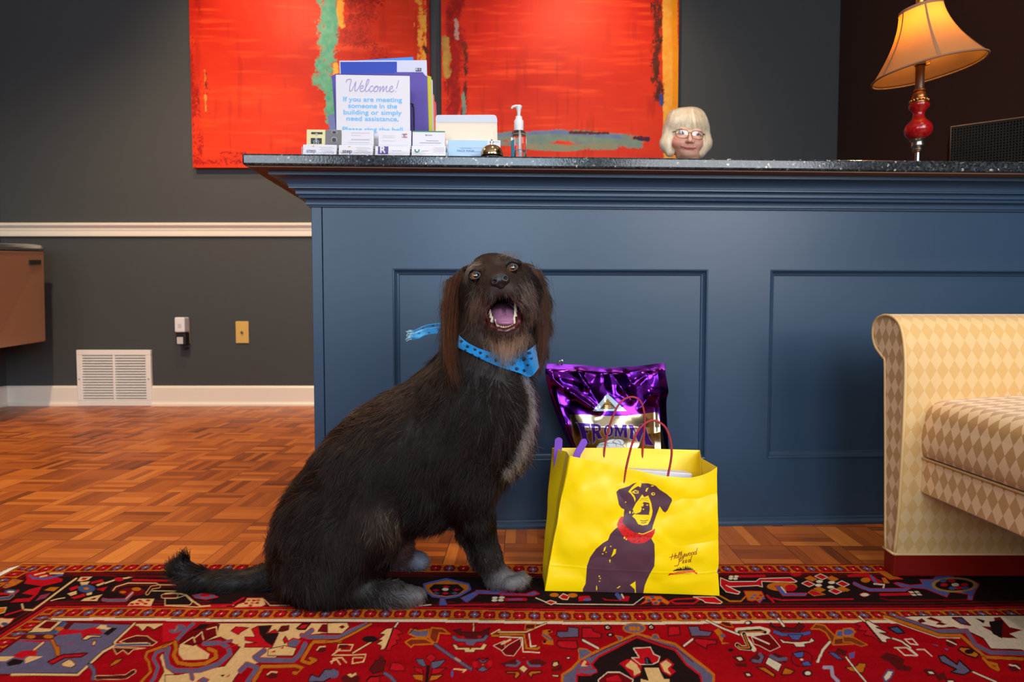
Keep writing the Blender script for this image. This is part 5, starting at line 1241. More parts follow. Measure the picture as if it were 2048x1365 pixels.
[f(T5, [(x - 70, y - 5), (x - 10, y - 32), (x + 70, y + 5), (x + 10, y + 32)], q, WH if q == R2 else None, 1.4) for x, y, q in ((1480, 315, R2), (1620, 240, R2), (1850, 315, R2), (1770, 395, R2), (1510, 260, O_), (1740, 260, O_), (1600, 375, O_), (1850, 370, O_))]; [el(T5, c, 36, 15, WH, 5.3) for c in ((1600, 290), (1730, 300), (1590, 330), (1720, 350))]
s(T5, [(1090, 470), (1200, 490), (1960, 480)], 3, R2); f(T5, [(250, 455), (480, 455), (560, 510), (540, 525), (380, 515), (350, 490)], R2, WH, 1.5); f(T5, [(0, 500), (60, 525), (250, 525), (310, 490), (270, 470), (60, 480)], K_, R2, 3)
f(T6, [(20, 215), (240, 195), (310, 240), (420, 300), (330, 310), (220, 240), (30, 240)], R2); s(T6, [(280, 230), (330, 300)], 4, BB); el(T6, (220, 275), 50, 26, O_, 5.3); f(T6, [(320, 170), (440, 180), (620, 265), (480, 270)], O_, R2); f(T6, [(390, 250), (430, 250), (480, 310), (420, 310)], O_); s(T6, [(310, 315), (420, 325), (410, 360)], 3, WH); s(T6, [(100, 310), (180, 350), (270, 380), (640, 380), (700, 350)], 5, BB, R2); f(T6, [(520, 310), (560, 300), (700, 330), (830, 320), (800, 270), (940, 270), (980, 220), (1180, 190), (1160, 250), (1380, 290), (1440, 320), (1390, 400), (1360, 490), (1310, 490), (1320, 430), (1120, 400), (1090, 460), (860, 370), (600, 350)], BB, R2)
el(T6, (1170, 328), 245, 82, RGB(150, 116, 60), 5.35); el(T6, (1170, 328), 205, 62, K_, 5.35); [el(T6, c, 40, 18, q, 5.35) for c, q in (((1050, 285), SK), ((1140, 285), R2), ((1060, 328), R2), ((1180, 326), WH), ((1280, 325), R2), ((1150, 365), SK), ((1220, 360), R2), ((1290, 362), SK))]
f(T6, [(150, 430), (200, 405), (280, 430), (200, 460)], R2); el(T6, (210, 432), 44, 18, WH, 5.35); s(T6, [(380, 430), (700, 425)], 5, R2); [f(T6, [(x - 34, y - 8), (x + 10, y - 10), (x + 34, y + 8), (x - 10, y + 10)], WH) for x, y in ((710, 405), (770, 403), (735, 433), (795, 430))]; s(T6, [(380, 470), (460, 490), (1300, 490)], 3, DR); f(T6, [(-20, 370), (60, 380), (20, 400)], O_)
f(T6, [(540, 680), (720, 660), (1150, 655), (1990, 655), (1990, 1060), (1880, 1020), (1560, 1010), (1480, 900), (1330, 830), (1160, 780), (1000, 790), (760, 730)], WH, K_, 2); s(T6, [(560, 680), (760, 740), (960, 825), (1300, 820)], 8, B_, R2); s(T6, [(420, 665), (700, 755), (1010, 865), (1240, 870), (1500, 1100), (1900, 1120)], 6.4, O_, K_); s(T6, [(420, 685), (680, 780), (1000, 890), (1230, 895)], 1.6, WH)
s(T6, [(1300, 820), (1340, 880), (1400, 970), (1560, 1050), (1960, 1060)], 8, B_, R2); f(T6, [(780, 710), (820, 690), (860, 720), (810, 730)], DR, K_); f(T6, [(870, 690), (920, 670), (1050, 720), (1000, 725)], DR); f(T6, [(970, 750), (1010, 720), (1090, 750), (1050, 760)], DR); f(T6, [(1150, 680), (1250, 680), (1340, 760), (1240, 740)], SK, DR, 3); f(T6, [(1590, 680), (1660, 670), (1760, 780), (1900, 810), (1760, 850), (1850, 900), (1650, 890), (1560, 820), (1460, 770), (1640, 780)], DR); f(T6, [(1540, 720), (1690, 700), (1680, 900), (1580, 850)], K_); f(T6, [(1390, 680), (1500, 710), (1480, 740)], K_)
f(T6, [(205, 710), (250, 710), (340, 760), (390, 785), (330, 780), (460, 840), (370, 840), (510, 900), (440, 910), (450, 945), (400, 940)], WH, K_); f(T6, [(100, 740), (200, 720), (390, 950), (290, 880), (200, 860), (230, 820), (130, 810), (170, 770)], R2, K_); s(T6, [(150, 665), (210, 715)], 3, WH, K_); f(T6, [(460, 790), (560, 770), (640, 840), (560, 850)], SK, K_, 3); s(T6, [(510, 900), (600, 930), (700, 1000)], 3, WH, K_)
[s(T6, L, 2.4, WH) for L in ([(530, 1000), (660, 1000), (770, 1085), (640, 1080), (560, 1010)], [(640, 910), (720, 905), (780, 970), (700, 960), (650, 920)], [(770, 1020), (850, 1020), (930, 1090)], [(690, 1010), (780, 1080)])]; f(T6, [(-20, 800), (60, 790), (110, 830), (60, 870), (-20, 870)], BB, O_, 3); f(T6, [(-20, 880), (90, 890), (240, 970), (170, 985), (60, 940), (-20, 940)], RGB(120, 50, 26), O_, 2)
f(T6, [(1000, 1090), (1060, 1080), (1200, 1180), (1220, 1130), (1350, 1250), (1270, 1290), (1130, 1260), (1190, 1230), (1030, 1150)], B_, K_, 3); s(T6, [(1370, 1260), (1620, 1370)], 3, WH, K_); f(T6, [(1210, 1020), (1240, 990), (1330, 1000), (1440, 1070), (1400, 1110), (1300, 1080)], O_, K_, 3); el(T6, (1330, 1040), 50, 26, K_, 5.35); s(T6, [(1480, 1110), (1560, 1200), (1640, 1240), (1620, 1180), (1540, 1160)], 6, O_, K_); el(T6, (1140, 950), 60, 44, N_, 5.35); s(T6, [(1090, 920), (1140, 940), (1190, 965)], 2.4, WH); el(T6, (1820, 1210), 70, 46, N_, 5.35); s(T6, [(1760, 1185), (1830, 1195), (1870, 1225)], 3, WH)
f(T6, [(370, 1100), (440, 1050), (560, 1080), (640, 1130), (620, 1180), (720, 1210), (690, 1250), (560, 1240), (480, 1160)], N_); f(T6, [(0, 1210), (130, 1190), (150, 1160), (230, 1170), (190, 1270), (60, 1250)], O_, K_); s(T6, [(10, 1100), (110, 1230), (230, 1370)], 3, WH, K_); f(T6, [(40, 1060), (110, 1040), (100, 1110), (50, 1120)], BB, R2); f(T6, [(410, 1310), (460, 1240), (520, 1250), (490, 1320), (430, 1365)], WH, SK, 3); f(T6, [(850, 1240), (940, 1240), (980, 1290), (900, 1290)], WH, N_, 5); f(T6, [(960, 1300), (1060, 1260), (1100, 1340), (1000, 1350)], N_); f(T6, [(1080, 1340), (1160, 1340), (1190, 1380), (1100, 1380)], WH, N_, 4); f(T6, [(930, 965), (990, 970), (1000, 985)], BB); f(T6, [(1060, 1005), (1110, 1010), (1090, 1030)], BB)
# nearer the viewer than the photo shows: the field goes on with scattered blue and cream rosettes
pa.u, pa.v = U, V
rr_ = np.random.default_rng(3)
for k in range(70):
    x, y = rr_.uniform(xl + .3, 1.7), rr_.uniform(-.8, .93); q = (B_, CR_, O_, K_)[k % 4]
    pa.ell((x, y), .035, .03, K_, .004); pa.ell((x, y), .028, .023, q, .004); pa.ell((x, y), .01, .009, R2, .004)
near_ = pa.c * 1.0
grain = 0.86 + 0.28 * fbm(RX.ravel() * 300, RY.ravel() * 200, 0, 2, 61)
pa.c *= grain[:, None]
m_rug = attr_mat('knotted_wool', 0.95, spec=0.0, bump=(700, 0.5))
hz = RT + 0.0012 * fbm(RX * 8, RY * 8, 0, 2, 70)
b = MB(); b.grid(np.stack([RX, RY, hz], -1))
g_rug = thing('persian_rug', (0.3, 0.6, 0), 'red Persian rug with dark patterned border under the dog and the yellow bag', 'rug')
b.build('pile', m_rug, g_rug, col=pa.c, fix=False, smooth=True)
b = MB(); e0 = XG[0]; e1_ = XG[-1]
b.box(e0, e1_, YG[0], yfar, 0.0006, RT - 0.0015); b.build('backing', mat('rug_backing', RGB(90, 40, 30), 0.95), g_rug)
# cotton fringe at the left end
b = MB()
nfr = 900
ys_ = np.linspace(YG[0] + .01, yfar - .002, nfr)
for y in ys_:
    L = .020 + .008 * random.random(); dy = random.uniform(-.006, .006)
    b.tube([(e0 + .001, y, .0055), (e0 - L * .5, y + dy * .5, .0045), (e0 - L, y + dy, .002)], .0013, 4, cap=False)
b.build('fringe', mat('cotton_fringe', RGB(206, 190, 166), 0.9), g_rug)

# ================================================================== SOFA
def PX(px, py, X):
    r = ray(px, py); t = X / r[0]; return np.array([X, r[1] * t, CAMH + r[2] * t])
def harlequin(name, c1, c2, rough=0.55, w=0.0275, h=0.046):
    m = mat(name, c1, rough, spec=0.25, sheen=0.3)
    nt = m.node_tree; N = nt.nodes; L = nt.links; bs = N['Principled BSDF']
    def M_(op, a, bb=None):
        n = N.new('ShaderNodeMath'); n.operation = op
        for i, v in enumerate((a, bb)):
            if v is None: continue
            if isinstance(v, (int, float)): n.inputs[i].default_value = v
            else: L.new(v, n.inputs[i])
        return n.outputs[0]
    uv = N.new('ShaderNodeUVMap'); uv.uv_map = 'UVMap'
    sp = N.new('ShaderNodeSeparateXYZ'); L.new(uv.outputs[0], sp.inputs[0])
    u = M_('DIVIDE', sp.outputs[0], w); v = M_('DIVIDE', sp.outputs[1], h)
    a = M_('FLOOR', M_('ADD', u, v)); bq = M_('FLOOR', M_('SUBTRACT', u, v))
    ch = M_('FLOORED_MODULO', a, 2.0)
    wv = N.new('ShaderNodeTexNoise'); wv.inputs['Scale'].default_value = 900
    tc = N.new('ShaderNodeTexCoord'); L.new(tc.outputs['Object'], wv.inputs['Vector'])
    # the diamonds alternate row by row
    ch = M_('FLOORED_MODULO', M_('ADD', a, bq), 2.0)
    mx = N.new('ShaderNodeMix'); mx.data_type = 'RGBA'; mx.inputs['A'].default_value = (*c1, 1); mx.inputs['B'].default_value = (*c2, 1)
    L.new(ch, mx.inputs['Factor']); L.new(mx.outputs['Result'], bs.inputs['Base Color'])
    bp = N.new('ShaderNodeBump'); bp.inputs['Strength'].default_value = 0.12; bp.inputs['Distance'].default_value = 0.002
    L.new(wv.outputs['Fac'], bp.inputs['Height']); L.new(bp.outputs['Normal'], bs.inputs['Normal'])
    return m
m_sofa = harlequin('harlequin_damask', RGB(228, 190, 140), RGB(190, 142, 78))
m_sofa_arm = harlequin('harlequin_damask_sheen', RGB(214, 177, 122), RGB(205, 162, 98))  # same fabric recoloured: the arm's sheen and lighting put into its colours
m_pipe = mat('cream_piping', RGB(214, 176, 118), 0.6)
m_mahog = mat('mahogany_plinth', RGB(122, 20, 12), 0.3, vary=(14, 0.2))
XA, XBk = 0.905, 1.72
arm_px = [(1769, 1099), (1769, 1000), (1769, 900), (1768.5, 800), (1768, 726), (1765, 718), (1758, 708), (1750, 696), (1745, 680), (1744, 663), (1746, 648), (1752, 637), (1760, 631), (1771, 628.5), (1783, 631),
          (1793, 638), (1801, 650), (1806, 668), (1809, 690), (1811, 720), (1811, 760), (1808, 850), (1803, 950), (1797, 1040), (1789, 1108)]
armp = np.array([PX(x, y, XA)[1:] for x, y in arm_px])
armc = bez(np.vstack([armp]), 4)
g_sofa = thing('sofa', (1.3, 0.7, 0), 'gold and cream diamond-patterned sofa with rolled arms at the right', 'sofa')
def arm(profile, x0, x1, name):
    n = len(profile); al = np.concatenate([[0], np.cumsum(np.linalg.norm(np.diff(profile, axis=0), axis=1))])
    cen = profile.mean(0)
    xs_ = [x0 + .0, x0 + .002, x0 + .006, x0 + .012] + list(np.linspace(x0 + .03, x1, 24)); ins = [.006, .003, .001, 0] + [0] * 24
    rows = []; uvs = []
    nrm = np.gradient(profile, axis=0); nrm = np.stack([nrm[:, 1], -nrm[:, 0]], 1); nrm /= np.linalg.norm(nrm, axis=1)[:, None] + 1e-9
    if np.mean(((profile + nrm * .01) - cen) ** 2) > np.mean((profile - cen) ** 2): nrm = -nrm
    for x, i_ in zip(xs_, ins):
        p2 = profile + nrm * i_
        rows.append([(x, y, z) for y, z in p2]); uvs.append([(x, a) for a in al])
    b = MB(); b.cur = 0; b.grid(np.array(rows), uvs=np.array(uvs))
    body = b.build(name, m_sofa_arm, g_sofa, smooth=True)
    b = MB(); pts = [(x0, *(profile[i] + nrm[i] * .006)) for i in range(n)]
    ctr = len(pts); b.add(pts, [tuple(range(n))], [(p[1], p[2]) for p in pts]); b.build('arm_front_panel', m_sofa, g_sofa)
    b = MB(); b.tube([(x0 + .001, *(profile[i] + nrm[i] * .003)) for i in range(n)], .0038, 8); b.build('piping', m_pipe, g_sofa, smooth=True)
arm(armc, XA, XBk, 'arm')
zpl = armp[0][1]; zpn = armp[-1][1]
yA0, yA1 = armp[-1][0], armp[0][0]
b = MB(); zl = min(zpl, zpn) + .002
b.box(XA - .001, XBk, yA0 - .001, yA1 + .001, RT + .0015, zl); b.build('plinth', m_mahog, g_sofa, bevel=.003)
b = MB(); b.tube([(XA - .003, yA0 - .002, zl + .002), (XA - .003, yA1 + .002, zl + .002)], .003, 8); b.tube([(XA - .003, yA0 - .003, zl + .002), (XBk, yA0 - .003, zl + .002)], .003, 8); b.build('base_piping', m_pipe, g_sofa, smooth=True)
# second arm, nearer than the frame shows
armn = armc.copy(); armn[:, 0] = -(armn[:, 0] - yA0) - 0.18
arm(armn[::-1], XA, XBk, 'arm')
b = MB(); b.box(XA - .001, XBk, -.18 - (yA1 - yA0), -.18, RT + .0015, zl); b.build('plinth', m_mahog, g_sofa, bevel=.003)
# seat rail and cushion
XS = 0.953
zr0_, zr1_ = PX(1838, 984, XS)[2], PX(1838, 915, XS)[2]; zc1_ = 0.432
yS1 = PX(1843, 880, XS)[1] + .02; yS0 = -.17
def rounded_run(x0, x1, z0, z1, r, crown, y0, y1, name, m, endr=.03, ends=True):
    prof = []
    def corner(cx, cz, a0, a1):
        for a in np.linspace(a0, a1, 9): prof.append((cx + r * math.cos(a), cz + r * math.sin(a)))
    corner(x0 + r * .5, z0 + r * .4, math.radians(250), math.radians(180)) if False else None
    prof.append((x1, z0)); prof.append(((x0 + x1) / 2, z0)); prof.append((x0 + .012, z0)); prof.append((x0 + .003, z0 + .003)); 
    for t in np.linspace(.06, .94, 8): prof.append((x0 - crown * .35 * math.sin(math.pi * t), z0 + (z1 - r - z0) * t))
    corner(x0 + r, z1 - r, math.pi, math.pi / 2)
    for t in np.linspace(.12, 1, 12): prof.append((x0 + r + (x1 - x0 - r) * t, z1 + crown * math.sin(math.pi * min(1, t * .8)) ** .8))
    prof = np.array(prof); al = np.concatenate([[0], np.cumsum(np.linalg.norm(np.diff(prof, axis=0), axis=1))])
    ys_ = np.concatenate([[y1, y1 - .002, y1 - .006, y1 - .012, y1 - .02, y1 - .03], np.linspace(y1 - .05, y0, 30)])
    dr = endr * np.array([1, .72, .45, .22, .08, 0] + [0] * 30) if ends else np.zeros(36)
    rows = []; uvs = []
    for y, d in zip(ys_, dr):
        p = prof.copy(); top = np.clip((p[:, 1] - z0) / (z1 - z0), 0, 1)
        p[:, 1] -= d * top; p[:, 0] += d * .35 * (p[:, 0] < x0 + .05)
        rows.append([(a, y, c) for a, c in p]); uvs.append([(y, -s_) for s_ in al])
    b = MB(); b.grid(np.array(rows), uvs=np.array(uvs))
    n = len(prof); b.f.append(tuple(range(n))); b.mi.append(0)
    return b.build(name, m, g_sofa, smooth=True, auto=50)
rounded_run(XS, XBk - .02, zr1_ + .002, zc1_, .045, .018, yS0, yS1, 'seat_cushion', m_sofa, .034)
b = MB()
ysr = np.linspace(yS0, yS1 - .004, 20)
pr = np.array([(XBk - .02, zr1_), (XS + .002, zr1_), (XS - .001, zr1_ - .003), (XS - .001, zr0_ + .003), (XS + .002, zr0_), (XBk - .02, zr0_)]); al = np.concatenate([[0], np.cumsum(np.linalg.norm(np.diff(pr, axis=0), axis=1))])
b.grid([[(a, y, c) for a, c in pr] for y in ysr], uvs=[[(y + .01, -s_ + .02) for s_ in al] for y in ysr]); n = len(pr); b.f.append(tuple(range(n))); b.mi.append(0); b.build('seat_rail', m_sofa, g_sofa)
b = MB(); b.tube([(XS - .002, yS0, zr1_ + .001), (XS - .002, yS1 - .004, zr1_ + .001)], .003, 8); b.build('seat_piping', m_pipe, g_sofa, smooth=True)
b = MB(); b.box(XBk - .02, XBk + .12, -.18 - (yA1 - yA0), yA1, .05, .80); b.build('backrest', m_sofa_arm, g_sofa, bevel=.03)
# ================================================================== YELLOW PAPER BAG
YEL_ = RGB(244, 206, 0); BRN = RGB(84, 52, 62); REDP = RGB(206, 34, 30)
def lerp(a, b, t): return np.asarray(a) * (1 - t) + np.asarray(b) * t
FLb = G(1089.5, 1183, RT + .0015); FRb = G(1439, 1192.5, RT + .0015); BLb = G(1084.5, 1152, RT + .0015); BRb = G(1422, 1156, RT + .0015)
dFL, dFR, dB = FLb[1] + .012, FRb[1] + .012, 1.505
front_rim = [(1139, 912), (1170, 919), (1200, 925.5), (1235, 933), (1270, 940.5), (1300, 947), (1335, 953), (1372, 957), (1395, 955), (1415, 947), (1432, 935)]
back_rim = [(1104, 896.5), (1140, 896.5), (1200, 896.5), (1250, 896), (1300, 898), (1350, 899.5), (1399, 901)]
fr = bez(front_rim, 8); bk = bez(back_rim, 8)
def resample(p, n):
    al = np.concatenate([[0], np.cumsum(np.linalg.norm(np.diff(p, axis=0), axis=1))]); t = np.linspace(0, al[-1], n)
    return np.stack([np.interp(t, al, p[:, k]) for k in range(p.shape[1])], 1)
NF, NG, NV = 430, 40, 330
frs = resample(fr, NF); fx = np.linspace(0, 1, NF)
Ftop = np.array([P(x, y, lerp(dFL, dFR, t)) for (x, y), t in zip(frs, fx)])
botpx = resample(np.array([(1089.5, 1183), (1160, 1184.5), (1270, 1187), (1330, 1188.5), (1439, 1192.5)], float), NF)
Fbot = np.array([G(x, y, RT + .0012) for x, y in botpx])
bks = resample(bk, 120); Btop = np.array([P(x, y, dB) for x, y in bks])[::-1]
Bbot = np.array([lerp(BRb, BLb, t) for t in np.linspace(0, 1, 120)])
def gusset(a_top, a_bot, b_top, b_bot, fold, n=NG):
    t = np.linspace(0, 1, n); top = np.array([lerp(a_top, b_top, x) for x in t]); bot = np.array([lerp(a_bot, b_bot, x) for x in t])
    dent = 1 - np.abs(t * 2 - 1)
    top[:, 0] += fold * dent; bot[:, 0] += fold * .1 * dent
    return top, bot
Rt, Rb = gusset(Ftop[-1], Fbot[-1], Btop[0], Bbot[0], -.016)
Lt, Lb = gusset(Btop[-1], Bbot[-1], Ftop[0], Fbot[0], .014)
top = np.concatenate([Ftop, Rt[1:-1], Btop, Lt[1:-1]]); bot = np.concatenate([Fbot, Rb[1:-1], Bbot, Lb[1:-1]])
v = np.linspace(0, 1, NV)
pts = bot[:, None, :] * (1 - v)[None, :, None] + top[:, None, :] * v[None, :, None]
n_all = len(top)
# paper is stiff but not flat: soft belly, a few long creases
uu_ = np.arange(n_all)[:, None] / NF; vv_ = v[None, :]
fm = np.zeros(n_all); fm[:NF] = np.sin(np.pi * fx)
wr = (fbm(uu_ * 4.0, vv_ * 3.0 + 5, 0, 3, 81) - .5)
cre = (0.5 - np.abs(fbm(uu_ * 3.0 + vv_ * 2.2, vv_ * 2.0 - uu_ * 1.4, 3, 2, 90) - .5) * 2)
edge_v = np.clip(vv_ * 8, 0, 1)
dy = -(fm[:, None] * np.sin(np.pi * vv_ ** .8) * .014) + wr * .012 * edge_v + cre * .009 * edge_v
lo = np.clip(1 - np.abs(vv_ - .19) / .012, 0, 1) * (fm[:, None] > 0)          # the fold of the bottom flap
dy = dy + lo * -.0005
pts[:, :, 1] += dy * np.where(np.arange(n_all) < NF, 1.0, .35)[:, None]
pts[:, :, 0] += (fbm(uu_ * 6 + 9, vv_ * 3, 1, 3, 83) - .5) * .006 * edge_v
u_, v_ = project(pts)
pb = Painter(np.where(np.arange(n_all)[:, None] < NF, u_, -999), v_, YEL_)
T7 = lambda L: [(1150 + x / 5.459, 950 + y / 5.459) for x, y in L]
def f7(L, c, line=None, lw=1): pb.fill(T7(L), c, .7, line, lw)
def s7(L, w, c, smooth=True): pb.stroke(bez(T7(L), 6) if smooth and len(L) > 2 else T7(L), w, c, .6)
def e7(x, y, rx, ry, c): pb.ell(T7([(x, y)])[0], rx / 5.459, ry / 5.459, c, .6)
f7([(450, 190), (480, 160), (560, 135), (590, 125), (640, 95), (665, 90), (700, 92), (800, 95), (880, 120), (920, 160), (1000, 210), (1055, 260), (1060, 285), (1010, 390), (985, 415), (960, 400), (925, 345), (905, 400), (890, 440), (870, 500), (850, 560), (838, 620), (835, 700), (868, 760), (872, 900), (866, 1000), (820, 1080), (790, 1140), (762, 1210), (745, 1300),
    (665, 1300), (660, 1165), (600, 1205), (650, 1250), (657, 1300), (88, 1300), (85, 1250), (115, 1190), (130, 1000), (165, 900), (230, 810), (300, 750), (360, 715), (385, 650), (430, 600), (470, 570), (500, 500), (530, 460), (538, 380), (505, 365), (480, 330), (465, 260)], BRN)
f7([(582, 185), (618, 140), (655, 102), (690, 86), (728, 98), (715, 140), (690, 125), (660, 140), (625, 165), (612, 190), (645, 225), (662, 262), (655, 300), (640, 250), (610, 210)], YEL_)
f7([(735, 215), (755, 245), (800, 228), (832, 310), (847, 400), (838, 450), (820, 505), (795, 545), (740, 555), (690, 540), (660, 487), (623, 452), (650, 430), (630, 378), (665, 310), (700, 268)], YEL_)
f7([(718, 322), (755, 298), (810, 308), (818, 370), (808, 436), (740, 434), (660, 428), (715, 408), (728, 372), (722, 345), (752, 322)], BRN); s7([(640, 425), (700, 434), (818, 437)], 1.1, BRN); s7([(715, 500), (750, 506), (795, 496)], 1.5, BRN); s7([(722, 524), (750, 528), (778, 518)], 1.5, BRN); s7([(705, 285), (745, 272), (800, 288)], .8, BRN); s7([(715, 262), (750, 258), (790, 262)], .8, BRN)
f7([(618, 190), (660, 166), (696, 180), (692, 205), (650, 207)], YEL_); e7(668, 188, 20, 12, BRN); e7(672, 186, 7, 4, YEL_); s7([(612, 182), (655, 158), (705, 172)], 1.2, BRN)
e7(853, 210, 21, 16, YEL_); e7(856, 209, 10, 9, BRN); f7([(768, 182), (778, 152), (802, 142), (790, 165), (785, 186)], YEL_); e7(845, 124, 15, 5, YEL_); e7(735, 330, 12, 18, YEL_); e7(788, 332, 12, 5, YEL_); e7(747, 378, 9, 6, YEL_)
e7(600, 412, 8, 14, YEL_); e7(632, 415, 6, 10, YEL_); e7(553, 300, 6, 6, YEL_); e7(826, 440, 14, 20, YEL_)
f7([(508, 453), (530, 460), (516, 520), (570, 580), (640, 630), (690, 642), (760, 650), (820, 620), (875, 588), (868, 640), (840, 690), (760, 745), (690, 753), (620, 745), (560, 700), (520, 660), (470, 590), (458, 545), (480, 490)], REDP)
for (x, y) in [(500, 520), (520, 560), (550, 575), (545, 610), (580, 640), (600, 600), (615, 660), (570, 670), (640, 690), (660, 650), (690, 700), (720, 680), (750, 700), (770, 665), (800, 680), (830, 640), (640, 725), (700, 730)]: e7(x, y, 9, 5, RGB(120, 24, 26))
s7([(640, 640), (660, 700), (650, 745)], .8, RGB(120, 24, 26)); s7([(700, 648), (708, 700), (700, 748)], .8, RGB(120, 24, 26)); s7([(695, 640), (740, 648), (790, 630), (842, 606)], 1.5, YEL_)
f7([(308, 840), (318, 800), (340, 783), (326, 832)], YEL_); f7([(393, 900), (410, 860), (425, 812), (450, 815), (442, 862), (412, 890)], YEL_)
for (x, y, rx, ry) in [(390, 783, 7, 6), (340, 848, 6, 6), (302, 866, 8, 6), (381, 938, 7, 12), (382, 955, 5, 4), (265, 1110, 8, 8), (276, 1134, 7, 5), (268, 1165, 7, 6), (236, 1240, 6, 26), (540, 690, 9, 12), (560, 706, 8, 8)]: e7(x, y, rx, ry, YEL_)
f7([(452, 1240), (490, 1215), (496, 1222), (470, 1242)], YEL_)
def logo(strokes, ox, oy, sx, sy, sl, shx, w, c):
    for st in strokes: s7([(ox + (x + y * shx) * sx, oy - y * sy - (x * sx) * sl) for x, y in st], w, c)
def ring(cx, cy, rx, ry, n=10): return [(cx + rx * math.cos(a), cy + ry * math.sin(a)) for a in np.linspace(.6, .6 + 2 * math.pi, n)]
DKR = RGB(134, 26, 26)
logo([[(5, -8), (12, 60)], [(32, -4), (40, 62)], [(-14, 26), (20, 30), (50, 36)], ring(54, 16, 10, 16), [(72, 30), (76, 60), (80, 66), (80, 50), (72, 4), (80, 0)], [(90, 30), (94, 60), (98, 66), (98, 50), (90, 4), (98, 0)],
      [(106, 32), (106, 8), (114, 2), (124, 14), (128, 34)], [(128, 34), (122, -20), (110, -32), (102, -26)], [(136, 32), (135, 6), (144, 2), (151, 28), (151, 6), (160, 2), (168, 34)], ring(182, 17, 10, 16), ring(207, 17, 10, 16), ring(231, 17, 10, 16), [(248, 72), (242, 10), (248, 0)]], 1045, 925, 1.14, .92, .20, .10, 1.35, DKR)
logo([[(-34, -16), (-4, -17), (8, -6), (14, 40), (22, 62)], [(2, 54), (20, 64), (52, 68)], [(8, 30), (38, 34)], [(68, 28), (58, 32), (54, 22), (62, 17), (52, 12), (54, 1), (68, 5)], [(98, 28), (88, 32), (84, 22), (92, 17), (82, 12), (84, 1), (98, 5)], ring(122, 15, 10, 15), [(146, 70), (136, 10), (144, 0)]], 1122, 978, 1.0, .92, .18, .12, 1.45, DKR)
DK = RGB(48, 36, 24)
sky = [(1068, 1056)]
for k, h_ in enumerate([6, 10, 18, 14, 26, 22, 34, 20, 40, 28, 34, 16, 46, 20, 38, 52, 30, 48, 26, 40, 22, 32, 14, 20, 8]): sky += [(1070 + k * 9, 1054 - h_ - k * .5), (1077 + k * 9, 1054 - h_ - k * .5)]
sky.append((1298, 1040)); f7(sky, DK)
f7([(1050, 1082), (1120, 1060), (1200, 1050), (1308, 1044), (1314, 1068), (1200, 1076), (1120, 1084), (1060, 1096)], REDP); f7([(1015, 1106), (1024, 1084), (1058, 1072), (1056, 1092)], REDP); f7([(1336, 1088), (1304, 1076), (1306, 1066), (1334, 1066)], REDP); s7([(1075, 1082), (1180, 1064), (1295, 1058)], .5, YEL_); s7([(1095, 1092), (1190, 1084), (1270, 1082)], .5, DK)
pb.ell((1436.5, 1143), 2.6, 7.5, WH, .6); pb.ell((1436.5, 1144), 1.8, 5, BRN, .6)
m_bag = attr_mat('glossy_yellow_paper', 0.36, spec=0.4)
m_bag_e = m_bag
g_bag = thing('paper_shopping_bag', (float((FLb[0] + FRb[0]) / 2), float((FLb[1] + dB) / 2), RT), 'yellow paper carrier bag printed with a brown dog in a red collar, on the rug', 'shopping bag')
b = MB(); b.grid(pts, closed_u=True)
o = b.build('bag_body', m_bag, g_bag, col=pb.c, smooth=True, fix=False)
so = o.modifiers.new('paper', 'SOLIDIFY'); so.thickness = .0005
m_y2 = mat('yellow_paper', YEL_, 0.4)
b = MB(); b.add([Fbot[0] + [0.002, .002, .001], Fbot[-1] + [-.002, .002, .001], Bbot[0] + [-.002, -.002, .001], Bbot[-1] + [.002, -.002, .001]], [(0, 1, 2, 3)]); b.build('bag_bottom', m_y2, g_bag)
def cord(pxs, d, name):
    p = bez([P(x, y, d) for x, y in pxs], 14)
    b = MB(); b.tube(p, .0023, 10)
    al = np.arange(len(p)) * .9
    for k in range(3):       # the twist of the paper cord
        tn = np.gradient(p, axis=0); tn /= np.linalg.norm(tn, axis=1)[:, None]; q = np.cross(tn, [0, 1, 0]); q /= np.linalg.norm(q, axis=1)[:, None]
        b.tube(p + .0011 * (np.cos(al + k * 2.09)[:, None] * q + np.sin(al + k * 2.09)[:, None] * np.array([0, 1, 0])), .0017, 6)
    b.build(name, m_cord, g_bag, smooth=True)
m_cord = mat('red_paper_cord', RGB(160, 40, 48), 0.6, vary=(120, .2))
cord([(1207, 925), (1209.5, 896), (1217, 860), (1226, 833), (1236, 812), (1249, 799), (1265, 794.5), (1279, 801), (1286, 815), (1289.5, 838), (1288, 870), (1285.7, 896), (1284, 925)], dB - .004, 'handle')
cord([(1247, 972), (1251.4, 942), (1258, 912), (1266, 884), (1280, 857), (1303, 841.7), (1325.7, 850), (1337, 868), (1343, 895), (1342, 920), (1336, 952), (1333, 980)], (dFL + dFR) / 2 + .004, 'handle')
m_pur = mat('purple_foam', RGB(126, 74, 190), 0.6)
w0 = P(1262, 937, 1.45); w1_ = P(1378, 946, 1.44); w2_ = P(1392, 951, 1.42)
g_w2 = None
b = MB(); zb0 = RT + .01
b.hexa([(w0[0] - .03, 1.415, zb0), (w1_[0], 1.415, zb0), (w0[0] - .03, 1.475, zb0), (w1_[0], 1.475, zb0), (w0[0] - .03, 1.415, P(1240, 938, 1.415)[2]), (w1_[0], 1.415, P(1380, 948, 1.415)[2]), (w0[0] - .03, 1.475, P(1240, 935, 1.475)[2]), (w1_[0], 1.475, P(1380, 941, 1.475)[2])])
tag(b.build('paper_parcel', mat('white_paper', (0.70, 0.68, 0.72), 0.6), bevel=.002), 'white paper parcel showing inside the open yellow bag', 'parcel')
